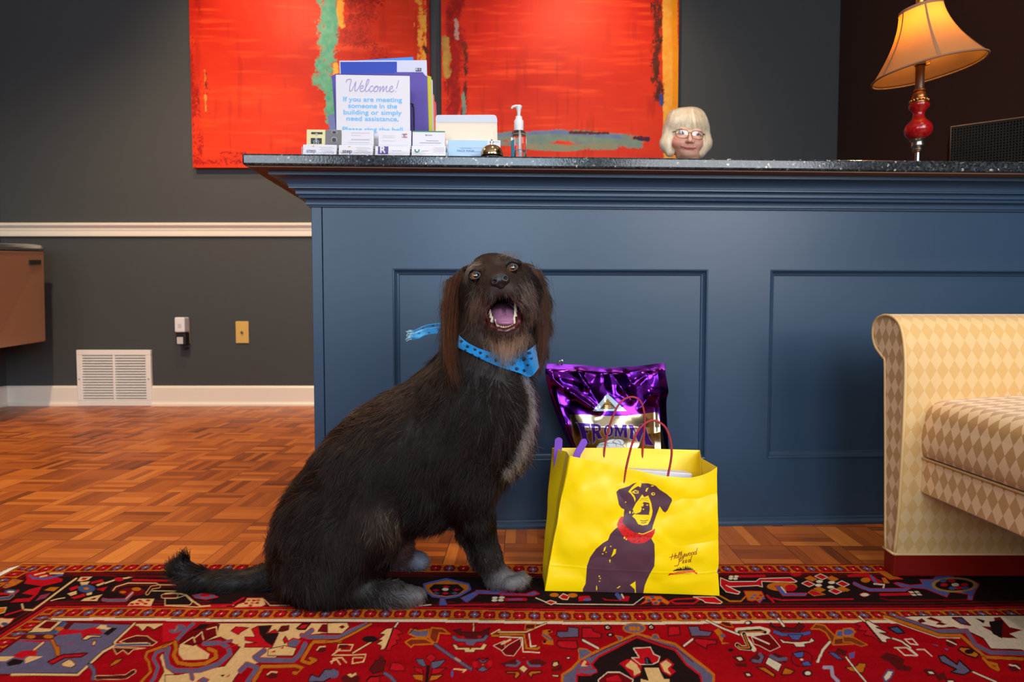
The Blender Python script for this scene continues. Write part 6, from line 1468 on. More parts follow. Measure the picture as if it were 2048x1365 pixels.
def strip(pts_, d, wpx, name, lab):
    p = bez([P(x, y, d) for x, y in pts_], 8); b = MB(); hw = wpx * d / F / 2
    t = np.linspace(0, 1, len(p)); wd = hw * np.sqrt(np.clip(1 - ((0.10 - t) / .10).clip(0, 1) ** 2, .04, 1))
    tn = np.gradient(p, axis=0); tn /= np.linalg.norm(tn, axis=1)[:, None]; q = np.cross(tn, [0, 1, 0]); q /= np.linalg.norm(q, axis=1)[:, None]
    rows = [[p[i] - q[i] * wd[i] + [0, s_, 0] for s_ in (0, .004)] + [p[i] + q[i] * wd[i] + [0, s_, 0] for s_ in (.004, 0)] for i in range(len(p))]
    b.grid(np.array(rows), closed_v=True); n = len(rows)
    b.f.append((0, 1, 2, 3)); b.mi.append(0); b.f.append(tuple((n - 1) * 4 + k for k in (3, 2, 1, 0))); b.mi.append(0)
    return tag(b.build(name, m_pur), lab, 'strap', 'purple straps in the yellow bag')
strip([(1117.5, 876), (1117, 890), (1115, 920), (1118, 990), (1122, 1080), (1124, 1118)], 1.475, 15.5, 'purple_strap', 'upright purple strap end poking out at the back corner of the yellow bag')
strip([(1171, 879), (1164, 893), (1153, 915), (1148, 960), (1148, 1060), (1148, 1108)], 1.470, 14, 'purple_strap', 'slanted purple strap end poking out of the bag, right in front of the foil bag')

# ================================================================== PURPLE FOIL BAG OF DOG FOOD
left = bez(np.array([(1093, 727.5), (1090.5, 745), (1095, 770), (1104, 805), (1120, 850), (1136, 885), (1143, 905), (1148, 960), (1146, 1030), (1142, 1085), (1146, 1103)], float), 30)
right = bez(np.array([(1330, 727), (1331, 746), (1335, 770), (1337, 785), (1333, 803), (1334, 840), (1336, 870), (1338, 905), (1340, 960), (1342, 1030), (1340, 1085), (1334, 1103)], float), 30)
topl = bez(np.array([(1093, 728), (1130, 729), (1170, 731), (1212, 735.5), (1240, 734.5), (1270, 733), (1300, 729.5), (1318, 727), (1330, 727)], float), 8)
NU, NVv = 300, 380
tv = np.linspace(0, 1, NVv) ** 1.0
left = resample(left, NVv); right = resample(right, NVv); topx = resample(topl, NU)
un = np.linspace(0, 1, NU)
px_ = left[None, :, 0] * (1 - un)[:, None] + right[None, :, 0] * un[:, None]
py_ = left[None, :, 1] * (1 - un)[:, None] + right[None, :, 1] * un[:, None]
py_ += (topx[:, 1] - (727.5 * (1 - un) + 727 * un))[:, None] * np.clip(1 - tv / .25, 0, 1)[None, :]
dmid = 1.652 - .055 * tv[None, :] + 0 * px_
belly = np.sin(np.pi * un)[:, None] ** .7 * np.clip((tv - .03) * 3.2, 0, 1)[None, :] ** .8 * .050
belly = belly * np.clip((1 - tv) * 9, .25, 1)[None, :]
wr = np.zeros_like(px_)
for (a, c, h_, w_) in [((1094, 748), (1140, 785), .011, 9), ((1140, 785), (1196, 822), .010, 8), ((1155, 742), (1178, 775), .010, 8), ((1178, 775), (1200, 812), .007, 8), ((1168, 752), (1182, 775), -.009, 7), ((1222, 745), (1244, 778), .009, 10), ((1244, 778), (1262, 800), .008, 9), ((1298, 742), (1282, 770), -.008, 12), ((1336, 782), (1300, 792), .010, 9),
                       ((1300, 792), (1282, 815), .008, 8), ((1250, 745), (1262, 765), -.010, 8), ((1296, 748), (1262, 770), .008, 7), ((1120, 760), (1140, 800), -.008, 9), ((1104, 790), (1128, 850), .010, 7), ((1128, 850), (1150, 905), .010, 8), ((1318, 800), (1322, 900), .010, 10), ((1308, 815), (1310, 905), -.006, 8), ((1200, 745), (1212, 790), -.006, 14), ((1150, 790), (1180, 812), .006, 7)]:
    a = np.array(a, float); c = np.array(c, float); dd = c - a; L2 = (dd ** 2).sum()
    t = np.clip(((px_ - a[0]) * dd[0] + (py_ - a[1]) * dd[1]) / L2, 0, 1); q = np.hypot(px_ - a[0] - t * dd[0], py_ - a[1] - t * dd[1])
    wr += h_ * np.exp(-(q / w_) ** 1.4)
hi = np.clip((830 - py_) / 60, .22, 1)
wr = wr + ((0.5 - np.abs(fbm(px_ / 62, py_ / 52, 1, 2, 101) - .5) * 2) * .020 + (fbm(px_ / 26, py_ / 24, 2, 2, 105) - .5) * .006) * hi
seal = np.clip((tv - .028) / .012, 0, 1)[None, :]; edgeu = np.clip(np.minimum(un, 1 - un) * 16, 0, 1)[:, None]
dep = dmid - (belly + wr * edgeu) * (seal * .85 + .15 * np.clip(tv * 40, 0, 1)[None, :])
rx = (px_ - 1024) / F; rv = (682.5 - py_) / F; ryy = CT + rv * ST; t = dep / ryy
fp_ = np.stack([rx * t, dep, CAMH + (-ST + rv * CT) * t], -1)
fp_[..., 2] = np.maximum(fp_[..., 2], .001)
bd = dmid + .030 * np.sin(np.pi * un)[:, None] * np.clip(tv * 3, 0, 1)[None, :]; t2 = bd / ryy
bp_ = np.stack([rx * t2, bd, CAMH + (-ST + rv * CT) * t2], -1); bp_[..., 2] = np.maximum(bp_[..., 2], .001)
ringp = np.concatenate([fp_, bp_[::-1][1:-1]])
PURP = np.array(RGB(96, 30, 150)); GOLD = np.array(RGB(196, 178, 142))
pf = Painter(np.concatenate([px_, px_[::-1][1:-1] * 0 - 999]), np.concatenate([py_, py_[::-1][1:-1]]), PURP)
T8 = lambda L: [(1080 + x / 7.185, 720 + y / 7.185) for x, y in L]
met = Painter(pf.u, pf.v, 1.0)
def f8(L, c, m=None, line=None, lw=1.2):
    pf.fill(T8(L), c, .6, line, lw)
    if m is not None: met.fill(T8(L), (m, m, m), .6)
f8([(70, 40), (1820, 40), (1820, 165), (1500, 185), (1040, 190), (500, 180), (70, 135)], RGB(74, 22, 84))
f8([(420, 785), (700, 792), (1000, 812), (1250, 808), (1690, 752), (1750, 1000), (1900, 1700), (620, 1700), (470, 1100)], GOLD)
f8([(970, 488), (1240, 735), (755, 740)], RGB(176, 196, 214), .3); f8([(970, 560), (1105, 705), (862, 708)], RGB(86, 66, 30)); f8([(820, 712), (1180, 708), (1190, 735), (800, 742)], RGB(176, 200, 220), .2)
for k in range(5): pf.stroke(T8([(970, 590 + k * 24), (935 - k * 4, 575 + k * 28)]), 1.0, RGB(190, 150, 60), .5); pf.stroke(T8([(970, 590 + k * 24), (1005 + k * 4, 575 + k * 28)]), 1.0, RGB(190, 150, 60), .5)
PL = RGB(66, 26, 118); WL = RGB(222, 216, 214)
LT = [[(508, 900), (722, 918), (726, 1015), (700, 965), (640, 955), (655, 1020), (690, 1012), (700, 1062), (665, 1052), (680, 1130), (722, 1205), (585, 1185), (602, 1120), (562, 980), (545, 930)],
      [(725, 918), (830, 924), (872, 950), (878, 1010), (850, 1042), (880, 1100), (908, 1132), (832, 1142), (800, 1064), (788, 1070), (802, 1162), (758, 1215), (755, 1100), (742, 980)],
      [(1058, 936), (1112, 936), (1152, 1040), (1184, 936), (1244, 936), (1258, 1122), (1206, 1122), (1200, 1010), (1162, 1118), (1148, 1118), (1108, 1010), (1108, 1112), (1070, 1108), (1078, 1000)],
      [(1268, 938), (1334, 938), (1386, 1060), (1432, 930), (1502, 918), (1534, 1020), (1574, 1140), (1645, 1238), (1512, 1222), (1482, 1040), (1432, 1186), (1408, 1180), (1342, 1010), (1340, 1154), (1286, 1132), (1296, 1020)]]
el_ = lambda cx, cy, rx, ry: [(cx + rx * math.cos(a), cy + ry * math.sin(a)) for a in np.linspace(0, 2 * math.pi, 24, endpoint=False)]
for L in LT: f8(L, PL, .55, WL, 2.6)
f8(el_(985, 1022, 68, 88), PL, .55, WL, 2.6)
for L in LT: f8(L, PL, .55)
f8(el_(985, 1022, 68, 88), PL, .55); f8(el_(982, 1022, 26, 52), GOLD, 1, WL, 1.4); f8([(795, 960), (832, 970), (832, 1010), (800, 1016)], GOLD, 1, WL, 1.2)
for (x, y, rx2, ry2) in [(1060, 1200, 120, 60), (1130, 1190, 80, 50), (920, 1235, 90, 50), (1010, 1260, 200, 60)]: f8(el_(x, y, rx2, ry2), RGB(206, 206, 208), 0, RGB(90, 90, 96), 1.0)
for L in ([(880, 1230), (950, 1215), (980, 1240)], [(1040, 1180), (1090, 1200), (1100, 1240)], [(1120, 1160), (1160, 1190), (1160, 1230)]): pf.stroke(T8(L), 1.0, RGB(70, 70, 76), .5)
m_foil = attr_mat('metallised_foil', 0.17, 1.0, 0.6, metal_attr='Met')
g_food = thing('dog_food_bag', (float(P(1215, 1000, 1.6)[0]), 1.61, 0), 'shiny purple foil dog food bag standing behind the yellow bag', 'dog food bag')
b = MB(); b.grid(ringp, closed_u=True)
n_, m_ = ringp.shape[:2]
b.f.append(tuple(i * m_ + m_ - 1 for i in range(n_))); b.mi.append(0)
o = b.build('foil_pouch', m_foil, g_food, col=pf.c, smooth=True, fix=False, extra={'Met': met.c[:, 0]})
b = MB(); c0 = P(1121.5, 724, 1.640)
b.tube(bez([c0 + [-.006, 0, -.008], c0 + [-.005, 0, .000], c0 + [0.002, 0, .004], c0 + [.005, -.001, .003], c0 + [.004, -.001, -.008]], 8), .0016, 8); b.ball(c0 + [.002, -.001, .003], .0032, 12, 8)
b.build('closing_clip', mat('steel_clip', (0.6, 0.6, 0.62), 0.2, 1.0), g_food, smooth=True)
# ================================================================== SMOOTH BODIES: blended capsules and ellipsoids turned into one skin
def sd_cap(p, a, b, r0, r1, sc=None):
    q = p - a; d = b - a
    if sc is not None: q = q / sc; d = d / sc
    L = (d * d).sum() + 1e-12
    t = np.clip((q @ d) / L, 0, 1)
    return np.linalg.norm(q - t[..., None] * d, axis=-1) - (r0 + (r1 - r0) * t)
def sd_ell(p, c, r, R=None):
    q = p - c
    if R is not None: q = q @ R          # columns of R are the ellipsoid's axes
    k0 = np.linalg.norm(q / r, axis=-1); k1 = np.linalg.norm(q / (r * r), axis=-1) + 1e-9
    return k0 * (k0 - 1) / k1
class Prim:
    def __init__(s, kind, k=.02, col=None, hair=None, flow=None, sub=False, white=0.0, tag=None, **g):
        s.kind = kind; s.k = k; s.col = col; s.hair = hair; s.flow = flow; s.sub = sub; s.white = white; s.g = g; s.tag = tag
    def box(s):
        g = s.g
        if s.kind == 'cap':
            m = max(g['r0'], g['r1']); return np.minimum(g['a'], g['b']) - m, np.maximum(g['a'], g['b']) + m
        m = np.max(g['r']); return g['c'] - m, g['c'] + m
    def d(s, p):
        g = s.g
        if s.kind == 'cap': return sd_cap(p, g['a'], g['b'], g['r0'], g['r1'], g.get('sc'))
        return sd_ell(p, g['c'], g['r'], g.get('R'))
def cap(a, b, r0, r1, **kw): return Prim('cap', a=np.asarray(a, float), b=np.asarray(b, float), r0=r0, r1=r1, **kw)
def ell(c, r, **kw): return Prim('ell', c=np.asarray(c, float), r=np.asarray(r, float), **kw)
def sdf_grid(prims, h, pad=.03):
    lo = np.min([q.box()[0] for q in prims if not q.sub], 0) - pad; hi = np.max([q.box()[1] for q in prims if not q.sub], 0) + pad
    n = np.ceil((hi - lo) / h).astype(int) + 1
    D = np.full(n, 0.2, np.float32)
    for q in prims:
        a, b = q.box(); m = q.k + .025
        i0 = np.clip(np.floor((a - m - lo) / h).astype(int), 0, n - 1); i1 = np.clip(np.ceil((b + m - lo) / h).astype(int) + 1, 1, n)
        if np.any(i1 <= i0): continue
        ax = [lo[k] + h * np.arange(i0[k], i1[k]) for k in range(3)]
        Pp = np.stack(np.meshgrid(*ax, indexing='ij'), -1)
        dq = q.d(Pp); sl = tuple(slice(i0[k], i1[k]) for k in range(3)); cur = D[sl]
        if q.sub:
            e = np.clip(q.k - np.abs(cur + dq), 0, None) / q.k; D[sl] = np.maximum(cur, -dq) + e * e * q.k * .25
        else:
            e = np.clip(q.k - np.abs(cur - dq), 0, None) / q.k; D[sl] = np.minimum(cur, dq) - e * e * q.k * .25
    return D, lo, h
def surface_nets(D, lo, h):
    S = D < 0; nx, ny, nz = D.shape
    c = np.zeros((nx - 1, ny - 1, nz - 1), np.uint8)
    for i in (0, 1):
        for j in (0, 1):
            for k in (0, 1): c += S[i:nx - 1 + i, j:ny - 1 + j, k:nz - 1 + k]
    cells = np.argwhere((c > 0) & (c < 8))
    idx = np.full(c.shape, -1, np.int32); idx[tuple(cells.T)] = np.arange(len(cells))
    acc = np.zeros((len(cells), 3)); cnt = np.zeros(len(cells))
    cr = [(i, j, k) for i in (0, 1) for j in (0, 1) for k in (0, 1)]
    for a in range(8):
        for b in range(a + 1, 8):
            A, B = np.array(cr[a]), np.array(cr[b])
            if np.abs(A - B).sum() != 1: continue
            da = D[tuple((cells + A).T)]; db_ = D[tuple((cells + B).T)]
            m = (da < 0) != (db_ < 0); t = da[m] / (da[m] - db_[m])
            acc[m] += A + t[:, None] * (B - A); cnt[m] += 1
    V = lo + h * (cells + acc / cnt[:, None])
    F_ = []
    for ax in range(3):
        sh = [slice(None)] * 3; sh2 = [slice(None)] * 3; sh[ax] = slice(0, -1); sh2[ax] = slice(1, None)
        e = np.argwhere(S[tuple(sh)] != S[tuple(sh2)])
        o1, o2 = [(1, 2), (2, 0), (0, 1)][ax]
        ok = (e[:, o1] > 0) & (e[:, o2] > 0) & (e[:, o1] < D.shape[o1] - 1) & (e[:, o2] < D.shape[o2] - 1); e = e[ok]
        u1 = np.zeros(3, int); u1[o1] = 1; u2 = np.zeros(3, int); u2[o2] = 1
        q = np.stack([idx[tuple((e - u1 - u2).T)], idx[tuple((e - u2).T)], idx[tuple(e.T)], idx[tuple((e - u1).T)]], -1)
        ins = S[tuple(e.T)]; q[~ins] = q[~ins][:, ::-1]
        F_.append(q)
    Fq = np.concatenate(F_); Fq = Fq[(Fq >= 0).all(1)]
    return V, Fq
def relax(V, Fq, n=2, w=.5):
    E = np.concatenate([Fq[:, [0, 1]], Fq[:, [1, 2]], Fq[:, [2, 3]], Fq[:, [3, 0]]]); E = np.concatenate([E, E[:, ::-1]])
    deg = np.bincount(E[:, 0], minlength=len(V))[:, None] + 1e-9
    for _ in range(n):
        s_ = np.stack([np.bincount(E[:, 0], weights=V[E[:, 1], k], minlength=len(V)) for k in range(3)], 1)
        V = V * (1 - w) + w * s_ / deg
    return V
def vnormals(V, Fq):
    n = np.cross(V[Fq[:, 2]] - V[Fq[:, 0]], V[Fq[:, 3]] - V[Fq[:, 1]])
    N = np.stack([sum(np.bincount(Fq[:, j], weights=n[:, k], minlength=len(V)) for j in range(4)) for k in range(3)], 1)
    return N / (np.linalg.norm(N, axis=1)[:, None] + 1e-12)
def prim_weights(prims, V, soft=.010):
    W_ = np.zeros((len(prims), len(V)), np.float32)
    for i, q in enumerate(prims):
        if q.sub: W_[i] = -1e3; continue
        a, b = q.box(); m = .07
        s_ = np.all((V > a - m) & (V < b + m), 1); W_[i] = 1e3
        W_[i, s_] = q.d(V[s_])
    for i, q in enumerate(prims):
        if q.sub: W_[i] = 1e3
    best = W_.min(0); W_ = np.exp(-(W_ - best) / soft)
    return W_ / W_.sum(0)
def skin_mesh(prims, h, smooth=2):
    D, lo, h = sdf_grid(prims, h); V, Fq = surface_nets(D, lo, h); V = relax(V, Fq, smooth)
    return V, Fq, D, lo
def sdf_at(D, lo, h, p):
    q = (np.asarray(p) - lo) / h; i = np.clip(np.floor(q).astype(int), 0, np.array(D.shape) - 2); f_ = np.clip(q - i, 0, 1)
    r = 0
    for a in (0, 1):
        for b in (0, 1):
            for c in (0, 1):
                w = (f_[..., 0] if a else 1 - f_[..., 0]) * (f_[..., 1] if b else 1 - f_[..., 1]) * (f_[..., 2] if c else 1 - f_[..., 2])
                r = r + w * D[i[..., 0] + a, i[..., 1] + b, i[..., 2] + c]
    return r
def hit_depth(D, lo, h, px, py, d0, d1, n=160):
    """depth at which the view through a pixel first meets the skin"""
    r = ray(px, py)
    for d in np.linspace(d0, d1, n):
        if sdf_at(D, lo, h, r * (d / r[1]) + np.array([0, 0, CAMH])) < 0: return d
    return None
def fur_object(name, parent, strands, radii, cols, m):
    """strands (n,k,3) world; radii (n,k); cols (n,k,3)"""
    n, k = strands.shape[:2]
    hc = bpy.data.hair_curves.new(name)
    hc.add_curves([k] * n)
    off = np.array(wloc(parent))
    hc.attributes['position'].data.foreach_set('vector', (strands.reshape(-1, 3) - off).astype(np.float32).ravel())
    ra = hc.attributes.get('radius') or hc.attributes.new('radius', 'FLOAT', 'POINT')
    ra.data.foreach_set('value', radii.astype(np.float32).ravel())
    ca = hc.attributes.new('Col', 'FLOAT_COLOR', 'POINT')
    c4 = np.ones((n * k, 4), np.float32); c4[:, :3] = cols.reshape(-1, 3); ca.data.foreach_set('color', c4.ravel())
    hc.materials.append(m)
    o = bpy.data.objects.new(name, hc); C.objects.link(o); o.parent = parent
    return o
def hair_mat(name, rough=.4, ior=1.5):
    m = bpy.data.materials.new(name); m.use_nodes = True; nt = m.node_tree; N = nt.nodes; L = nt.links
    N.remove(N['Principled BSDF'])
    hb = N.new('ShaderNodeBsdfHairPrincipled'); hb.parametrization = 'COLOR'
    hb.inputs['Roughness'].default_value = rough; hb.inputs['Radial Roughness'].default_value = .5; hb.inputs['IOR'].default_value = ior
    a = N.new('ShaderNodeAttribute'); a.attribute_name = 'Col'
    L.new(a.outputs['Color'], hb.inputs['Color']); L.new(hb.outputs[0], N['Material Output'].inputs['Surface'])
    return m
def unit(v): v = np.asarray(v, float); return v / (np.linalg.norm(v, axis=-1)[..., None] + 1e-12)
# ================================================================== THE DOG
s14 = 1.0 / F
def Q(px, py, d): return P(px, py, d)
def R_(px, d): return px * d / F
DB = RGB(30, 17, 10); DBR = RGB(48, 27, 15); BLK = RGB(20, 12, 8); HBR = RGB(48, 27, 16); EARC = RGB(52, 27, 15)
GRY = RGB(128, 122, 122); MUZ = RGB(58, 42, 34); PNK = RGB(90, 60, 56); MOU = RGB(70, 18, 16)
DN = (0, 0, -1.0)
prims = []
def C2(a, b, ra, rb, **kw):   # capsule given by two (px,py,depth) and radii in px
    prims.append(cap(Q(*a), Q(*b), R_(ra, a[2]), R_(rb, b[2]), **kw))
def E2(c, r, rot=0.0, **kw):  # ellipsoid: radii px (across, up, deep), turned in the picture plane
    d = c[2]; a = math.radians(rot); Rm = np.array([[math.cos(a), 0, -math.sin(a)], [0, 1, 0], [math.sin(a), 0, math.cos(a)]])
    prims.append(ell(Q(*c), np.array([R_(r[0], d), R_(r[2], d), R_(r[1], d)]), R=Rm, **kw))
coat = dict(col=DB, hair=.034)
# trunk
E2((655, 1085, 1.385), (112, 118, 105), k=.05, flow=(-.5, -.1, -.8), **coat)
E2((722, 985, 1.395), (118, 150, 108), -42, k=.06, flow=(-.6, 0, -.7), **coat)
E2((800, 920, 1.40), (128, 150, 112), -42, k=.06, flow=(-.65, 0, -.65), **coat)
E2((905, 868, 1.395), (128, 150, 108), -30, k=.06, flow=(-.55, 0, -.75), **coat)
E2((978, 842, 1.375), (76, 104, 80), 8, k=.05, flow=(.15, -.1, -1), hair=.045, col=DB)
E2((1014, 842, 1.37), (45, 76, 52), 10, k=.03, flow=(.25, -.1, -1), hair=.05, col=DB, white=.30)
E2((1000, 800, 1.36), (62, 66, 70), k=.04, flow=(.2, -.1, -1), hair=.04, col=DB, white=.05)
# neck
C2((945, 790, 1.385), (985, 665, 1.375), 98, 72, k=.05, flow=(-.2, 0, -1), hair=.036, col=DB)
# belly and loin
E2((850, 985, 1.395), (92, 62, 90), -15, k=.05, flow=(-.6, 0, -.5), hair=.03, col=BLK)
# near thigh, knee, shank and hind foot
E2((690, 1090, 1.325), (92, 118, 56), -28, k=.04, flow=(-.3, -.1, -.9), hair=.032, col=DB)
E2((738, 1042, 1.305), (48, 62, 38), -20, k=.03, flow=(.1, -.1, -1), hair=.03, col=DBR)
C2((752, 1062, 1.30), (668, 1172, 1.295), 38, 34, k=.035, flow=(-.2, 0, -1), hair=.028, col=DB)
E2((640, 1160, 1.325), (74, 54, 60), 0, k=.04, flow=(-.4, 0, -.8), hair=.03, col=BLK)
C2((655, 1190, 1.295), (780, 1192, 1.288), 27, 23, k=.03, flow=(.8, 0, -.5), hair=.022, col=BLK)
C2((785, 1189, 1.288), (822, 1194, 1.285), 24, 21, k=.02, flow=(.9, 0, -.5), hair=.018, col=RGB(52, 48, 47), white=.35)
for (x, y, d) in [(834, 1194, 1.276), (838, 1190, 1.29), (834, 1186, 1.304)]: E2((x, y, d), (15, 13, 11), k=.006, flow=(.9, 0, -.4), hair=.014, col=GRY, white=.7)
# far hind leg, seen under the belly
E2((770, 1085, 1.445), (60, 46, 44), -20, k=.03, flow=(.5, 0, -.8), hair=.014, col=PNK)
C2((770, 1108, 1.46), (830, 1122, 1.468), 28, 20, k=.02, flow=(.9, 0, -.4), hair=.016, col=RGB(70, 66, 72), white=.25)
E2((842, 1124, 1.468), (16, 15, 18), k=.01, flow=(.9, 0, -.4), hair=.013, col=RGB(150, 155, 170), white=.6)
# near foreleg
E2((930, 930, 1.345), (62, 98, 44), 10, k=.04, flow=(-.2, 0, -1), hair=.03, col=DB)
C2((940, 975, 1.345), (955, 1045, 1.352), 46, 33, k=.03, flow=(-.1, 0, -1), hair=.022, col=BLK)
C2((955, 1045, 1.352), (973, 1112, 1.36), 33, 27, k=.02, flow=(0, 0, -1), hair=.016, col=BLK)
C2((973, 1112, 1.36), (990, 1148, 1.368), 27, 25, k=.02, flow=(.2, 0, -1), hair=.014, col=RGB(44, 36, 34), white=.12)
C2((996, 1155, 1.366), (1026, 1163, 1.362), 24, 18, k=.015, flow=(.8, -.2, -.6), hair=.015, col=GRY, white=.55)
for (x, y, d) in [(1038, 1164, 1.346), (1044, 1160, 1.362), (1040, 1157, 1.378), (1022, 1168, 1.338)]: E2((x, y, d), (17, 14, 12), k=.006, flow=(.9, -.3, -.4), hair=.013, col=GRY, white=.8)
# far foreleg
C2((930, 985, 1.445), (936, 1062, 1.45), 42, 22, k=.03, flow=(0, 0, -1), hair=.018, col=BLK)
E2((930, 1066, 1.45), (14, 18, 16), k=.012, flow=(-.4, 0, -1), hair=.02, col=BLK)
C2((936, 1062, 1.45), (956, 1118, 1.45), 21, 17, k=.02, flow=(0, 0, -1), hair=.014, col=RGB(60, 54, 54), white=.4)
C2((956, 1118, 1.45), (974, 1142, 1.442), 18, 16, k=.015, flow=(.5, 0, -.8), hair=.012, col=RGB(60, 54, 54), white=.3)
# tail
for a, b, r0, r1 in [((590, 1135, 1.39), (520, 1163, 1.385), 36, 27), ((520, 1163, 1.385), (450, 1168, 1.37), 27, 22), ((450, 1168, 1.37), (385, 1158, 1.36), 22, 20), ((385, 1158, 1.36), (358, 1138, 1.36), 19, 17), ((358, 1138, 1.36), (366, 1118, 1.36), 16, 9)]:
    C2(a, b, r0, r1, k=.02, flow=tuple(unit(Q(*b) - Q(*a)) + np.array([0, 0, -.25])), hair=.024, col=BLK)
# ---- head (c: pixels towards the viewer from the head's middle)
DH = 1.362; CS = .00109
def H(px, py, c): return (px, py, DH - c * CS)
def HC(a, b, ra, rb, **kw): C2(H(*a), H(*b), ra, rb, **kw)
def HE(c, r, rot=0, **kw): E2(H(*c), r, rot, **kw)
hd = dict(col=HBR, hair=.008)
HE((990, 563, -22), (60, 52, 62), -9, k=.03, flow=(0, .5, .8), **hd)
HE((996, 532, 8), (44, 22, 34), -9, k=.02, flow=(0, .4, .9), hair=.010, col=HBR)
HC((962, 600, -20), (1046, 590, -20), 46, 42, k=.03, flow=(0, .6, -.9), hair=.016, col=RGB(16, 10, 8))
HE((948, 586, 6), (24, 36, 34), 0, k=.02, flow=(-.3, .6, -.6), hair=.010, col=RGB(15, 9, 7))
HE((1048, 574, 4), (24, 38, 32), 0, k=.02, flow=(.4, .6, -.6), hair=.010, col=RGB(15, 9, 7))
HE((947, 541, 34), (20, 8, 12), -16, k=.010, flow=(-.8, 0, -.3), hair=.012, col=RGB(34, 21, 14)); HE((1023, 524, 32), (20, 8, 12), -8, k=.010, flow=(.8, 0, .2), hair=.012, col=RGB(34, 21, 14))
HE((948, 564, 30), (18, 6, 12), -16, k=.010, flow=(-.6, .2, -.8), hair=.005, col=RGB(14, 9, 7)); HE((1027, 549, 28), (18, 6, 12), -8, k=.010, flow=(.6, .2, -.8), hair=.005, col=RGB(14, 9, 7))
# upper jaw: bridge, flews
HC((990, 556, 26), (1000, 566, 92), 30, 25, k=.02, flow=(0, .9, .35), hair=.006, col=RGB(58, 32, 19))
HC((978, 580, 30), (986, 588, 92), 30, 22, k=.02, flow=(-.5, .5, -.8), hair=.014, col=MUZ, white=.22)
HC((1020, 574, 30), (1018, 584, 92), 30, 21, k=.02, flow=(.5, .5, -.8), hair=.014, col=MUZ, white=.22)
HC((982, 590, 90), (968, 622, 62), 15, 15, k=.014, flow=(-.35, .3, -1), hair=.026, col=MUZ, white=.35, tag='flew')
HC((1022, 585, 90), (1048, 612, 62), 14, 15, k=.014, flow=(.35, .3, -1), hair=.026, col=MUZ, white=.35, tag='flew')
HC((962, 600, 36), (953, 640, 36), 20, 14, k=.018, flow=(-.3, .2, -1), hair=.040, col=RGB(66, 42, 28), white=.12, tag='flew')
HC((1052, 592, 36), (1060, 622, 36), 18, 13, k=.018, flow=(.3, .2, -1), hair=.036, col=RGB(72, 46, 31), white=.12, tag='flew')
# lower jaw
HC((1004, 640, -10), (1010, 668, 52), 36, 20, k=.02, flow=(0, .3, -1), hair=.022, col=RGB(30, 19, 14))
for a, b in [((968, 640, 40), (980, 660, 62)), ((980, 660, 62), (998, 672, 74)), ((998, 672, 74), (1018, 672, 76)), ((1018, 672, 76), (1036, 660, 66)), ((1036, 660, 66), (1048, 636, 44))]:
    HC(a, b, 9, 9, k=.008, flow=(0, .3, -1), hair=.010, col=RGB(58, 26, 18), tag='lip')
HE((1010, 686, 56), (26, 16, 22), 0, k=.014, flow=(0, .3, -1), hair=.046, col=RGB(124, 92, 70), white=.15, tag='beard')
HE((985, 684, 34), (24, 18, 26), 0, k=.014, flow=(-.1, .3, -1), hair=.040, col=RGB(90, 62, 48), white=.08, tag='beard')
HE((1036, 678, 36), (22, 18, 26), 0, k=.014, flow=(.1, .3, -1), hair=.040, col=RGB(96, 66, 50), white=.08, tag='beard')
# ears
earkw = dict(hair=.040, col=EARC)
def ear(pts):
    for (a, ra), (b, rb) in zip(pts[:-1], pts[1:]):
        A, B_e = Q(*H(*a)), Q(*H(*b)); prims.append(cap(A, B_e, R_(ra, DH), R_(rb, DH), k=.014, flow=tuple(unit(B_e - A) * .6 + np.array([0, 0, -.6])), sc=np.array([1, .5, 1]), tag='ear', **earkw))
ear([((938, 545, -34), 14), ((918, 572, -30), 19), ((907, 610, -20), 19), ((905, 660, -8), 17), ((905, 712, 0), 13), ((908, 745, 2), 8)])
ear([((1046, 540, -34), 14), ((1064, 562, -30), 18), ((1078, 600, -24), 18), ((1082, 645, -16), 16), ((1079, 692, -10), 12), ((1074, 722, -8), 7)])
# mouth
prims.append(ell(Q(*H(1008, 624, 66)), np.array([R_(28, DH), R_(66, DH), R_(36, DH)]), sub=True, k=.008))
prims.append(ell(Q(*H(1008, 634, 52)), np.array([R_(36, DH), R_(44, DH), R_(27, DH)]), sub=True, k=.008))
for (x, y, c, r) in [(950.5, 552.5, 47, 10.5), (1024.5, 536.5, 45, 10.5)]: prims.append(ell(Q(*H(x, y, c)), np.array([R_(r, DH)] * 3), sub=True, k=.004))
HRES = .0032
V, Fq, Dg, Dlo = skin_mesh(prims, HRES, 2)
V[:, 2] = np.maximum(V[:, 2], RT + .0014)
N_ = vnormals(V, Fq); Wt = prim_weights(prims, V)
colp = np.array([q.col if q.col is not None else (0, 0, 0) for q in prims]); hairp = np.array([q.hair or 0 for q in prims]); flowp = np.array([q.flow if q.flow is not None else (0, 0, 0) for q in prims], float); whitep = np.array([q.white for q in prims])
vc = Wt.T @ colp; vh = Wt.T @ hairp; vf = Wt.T @ flowp; vw = Wt.T @ whitep
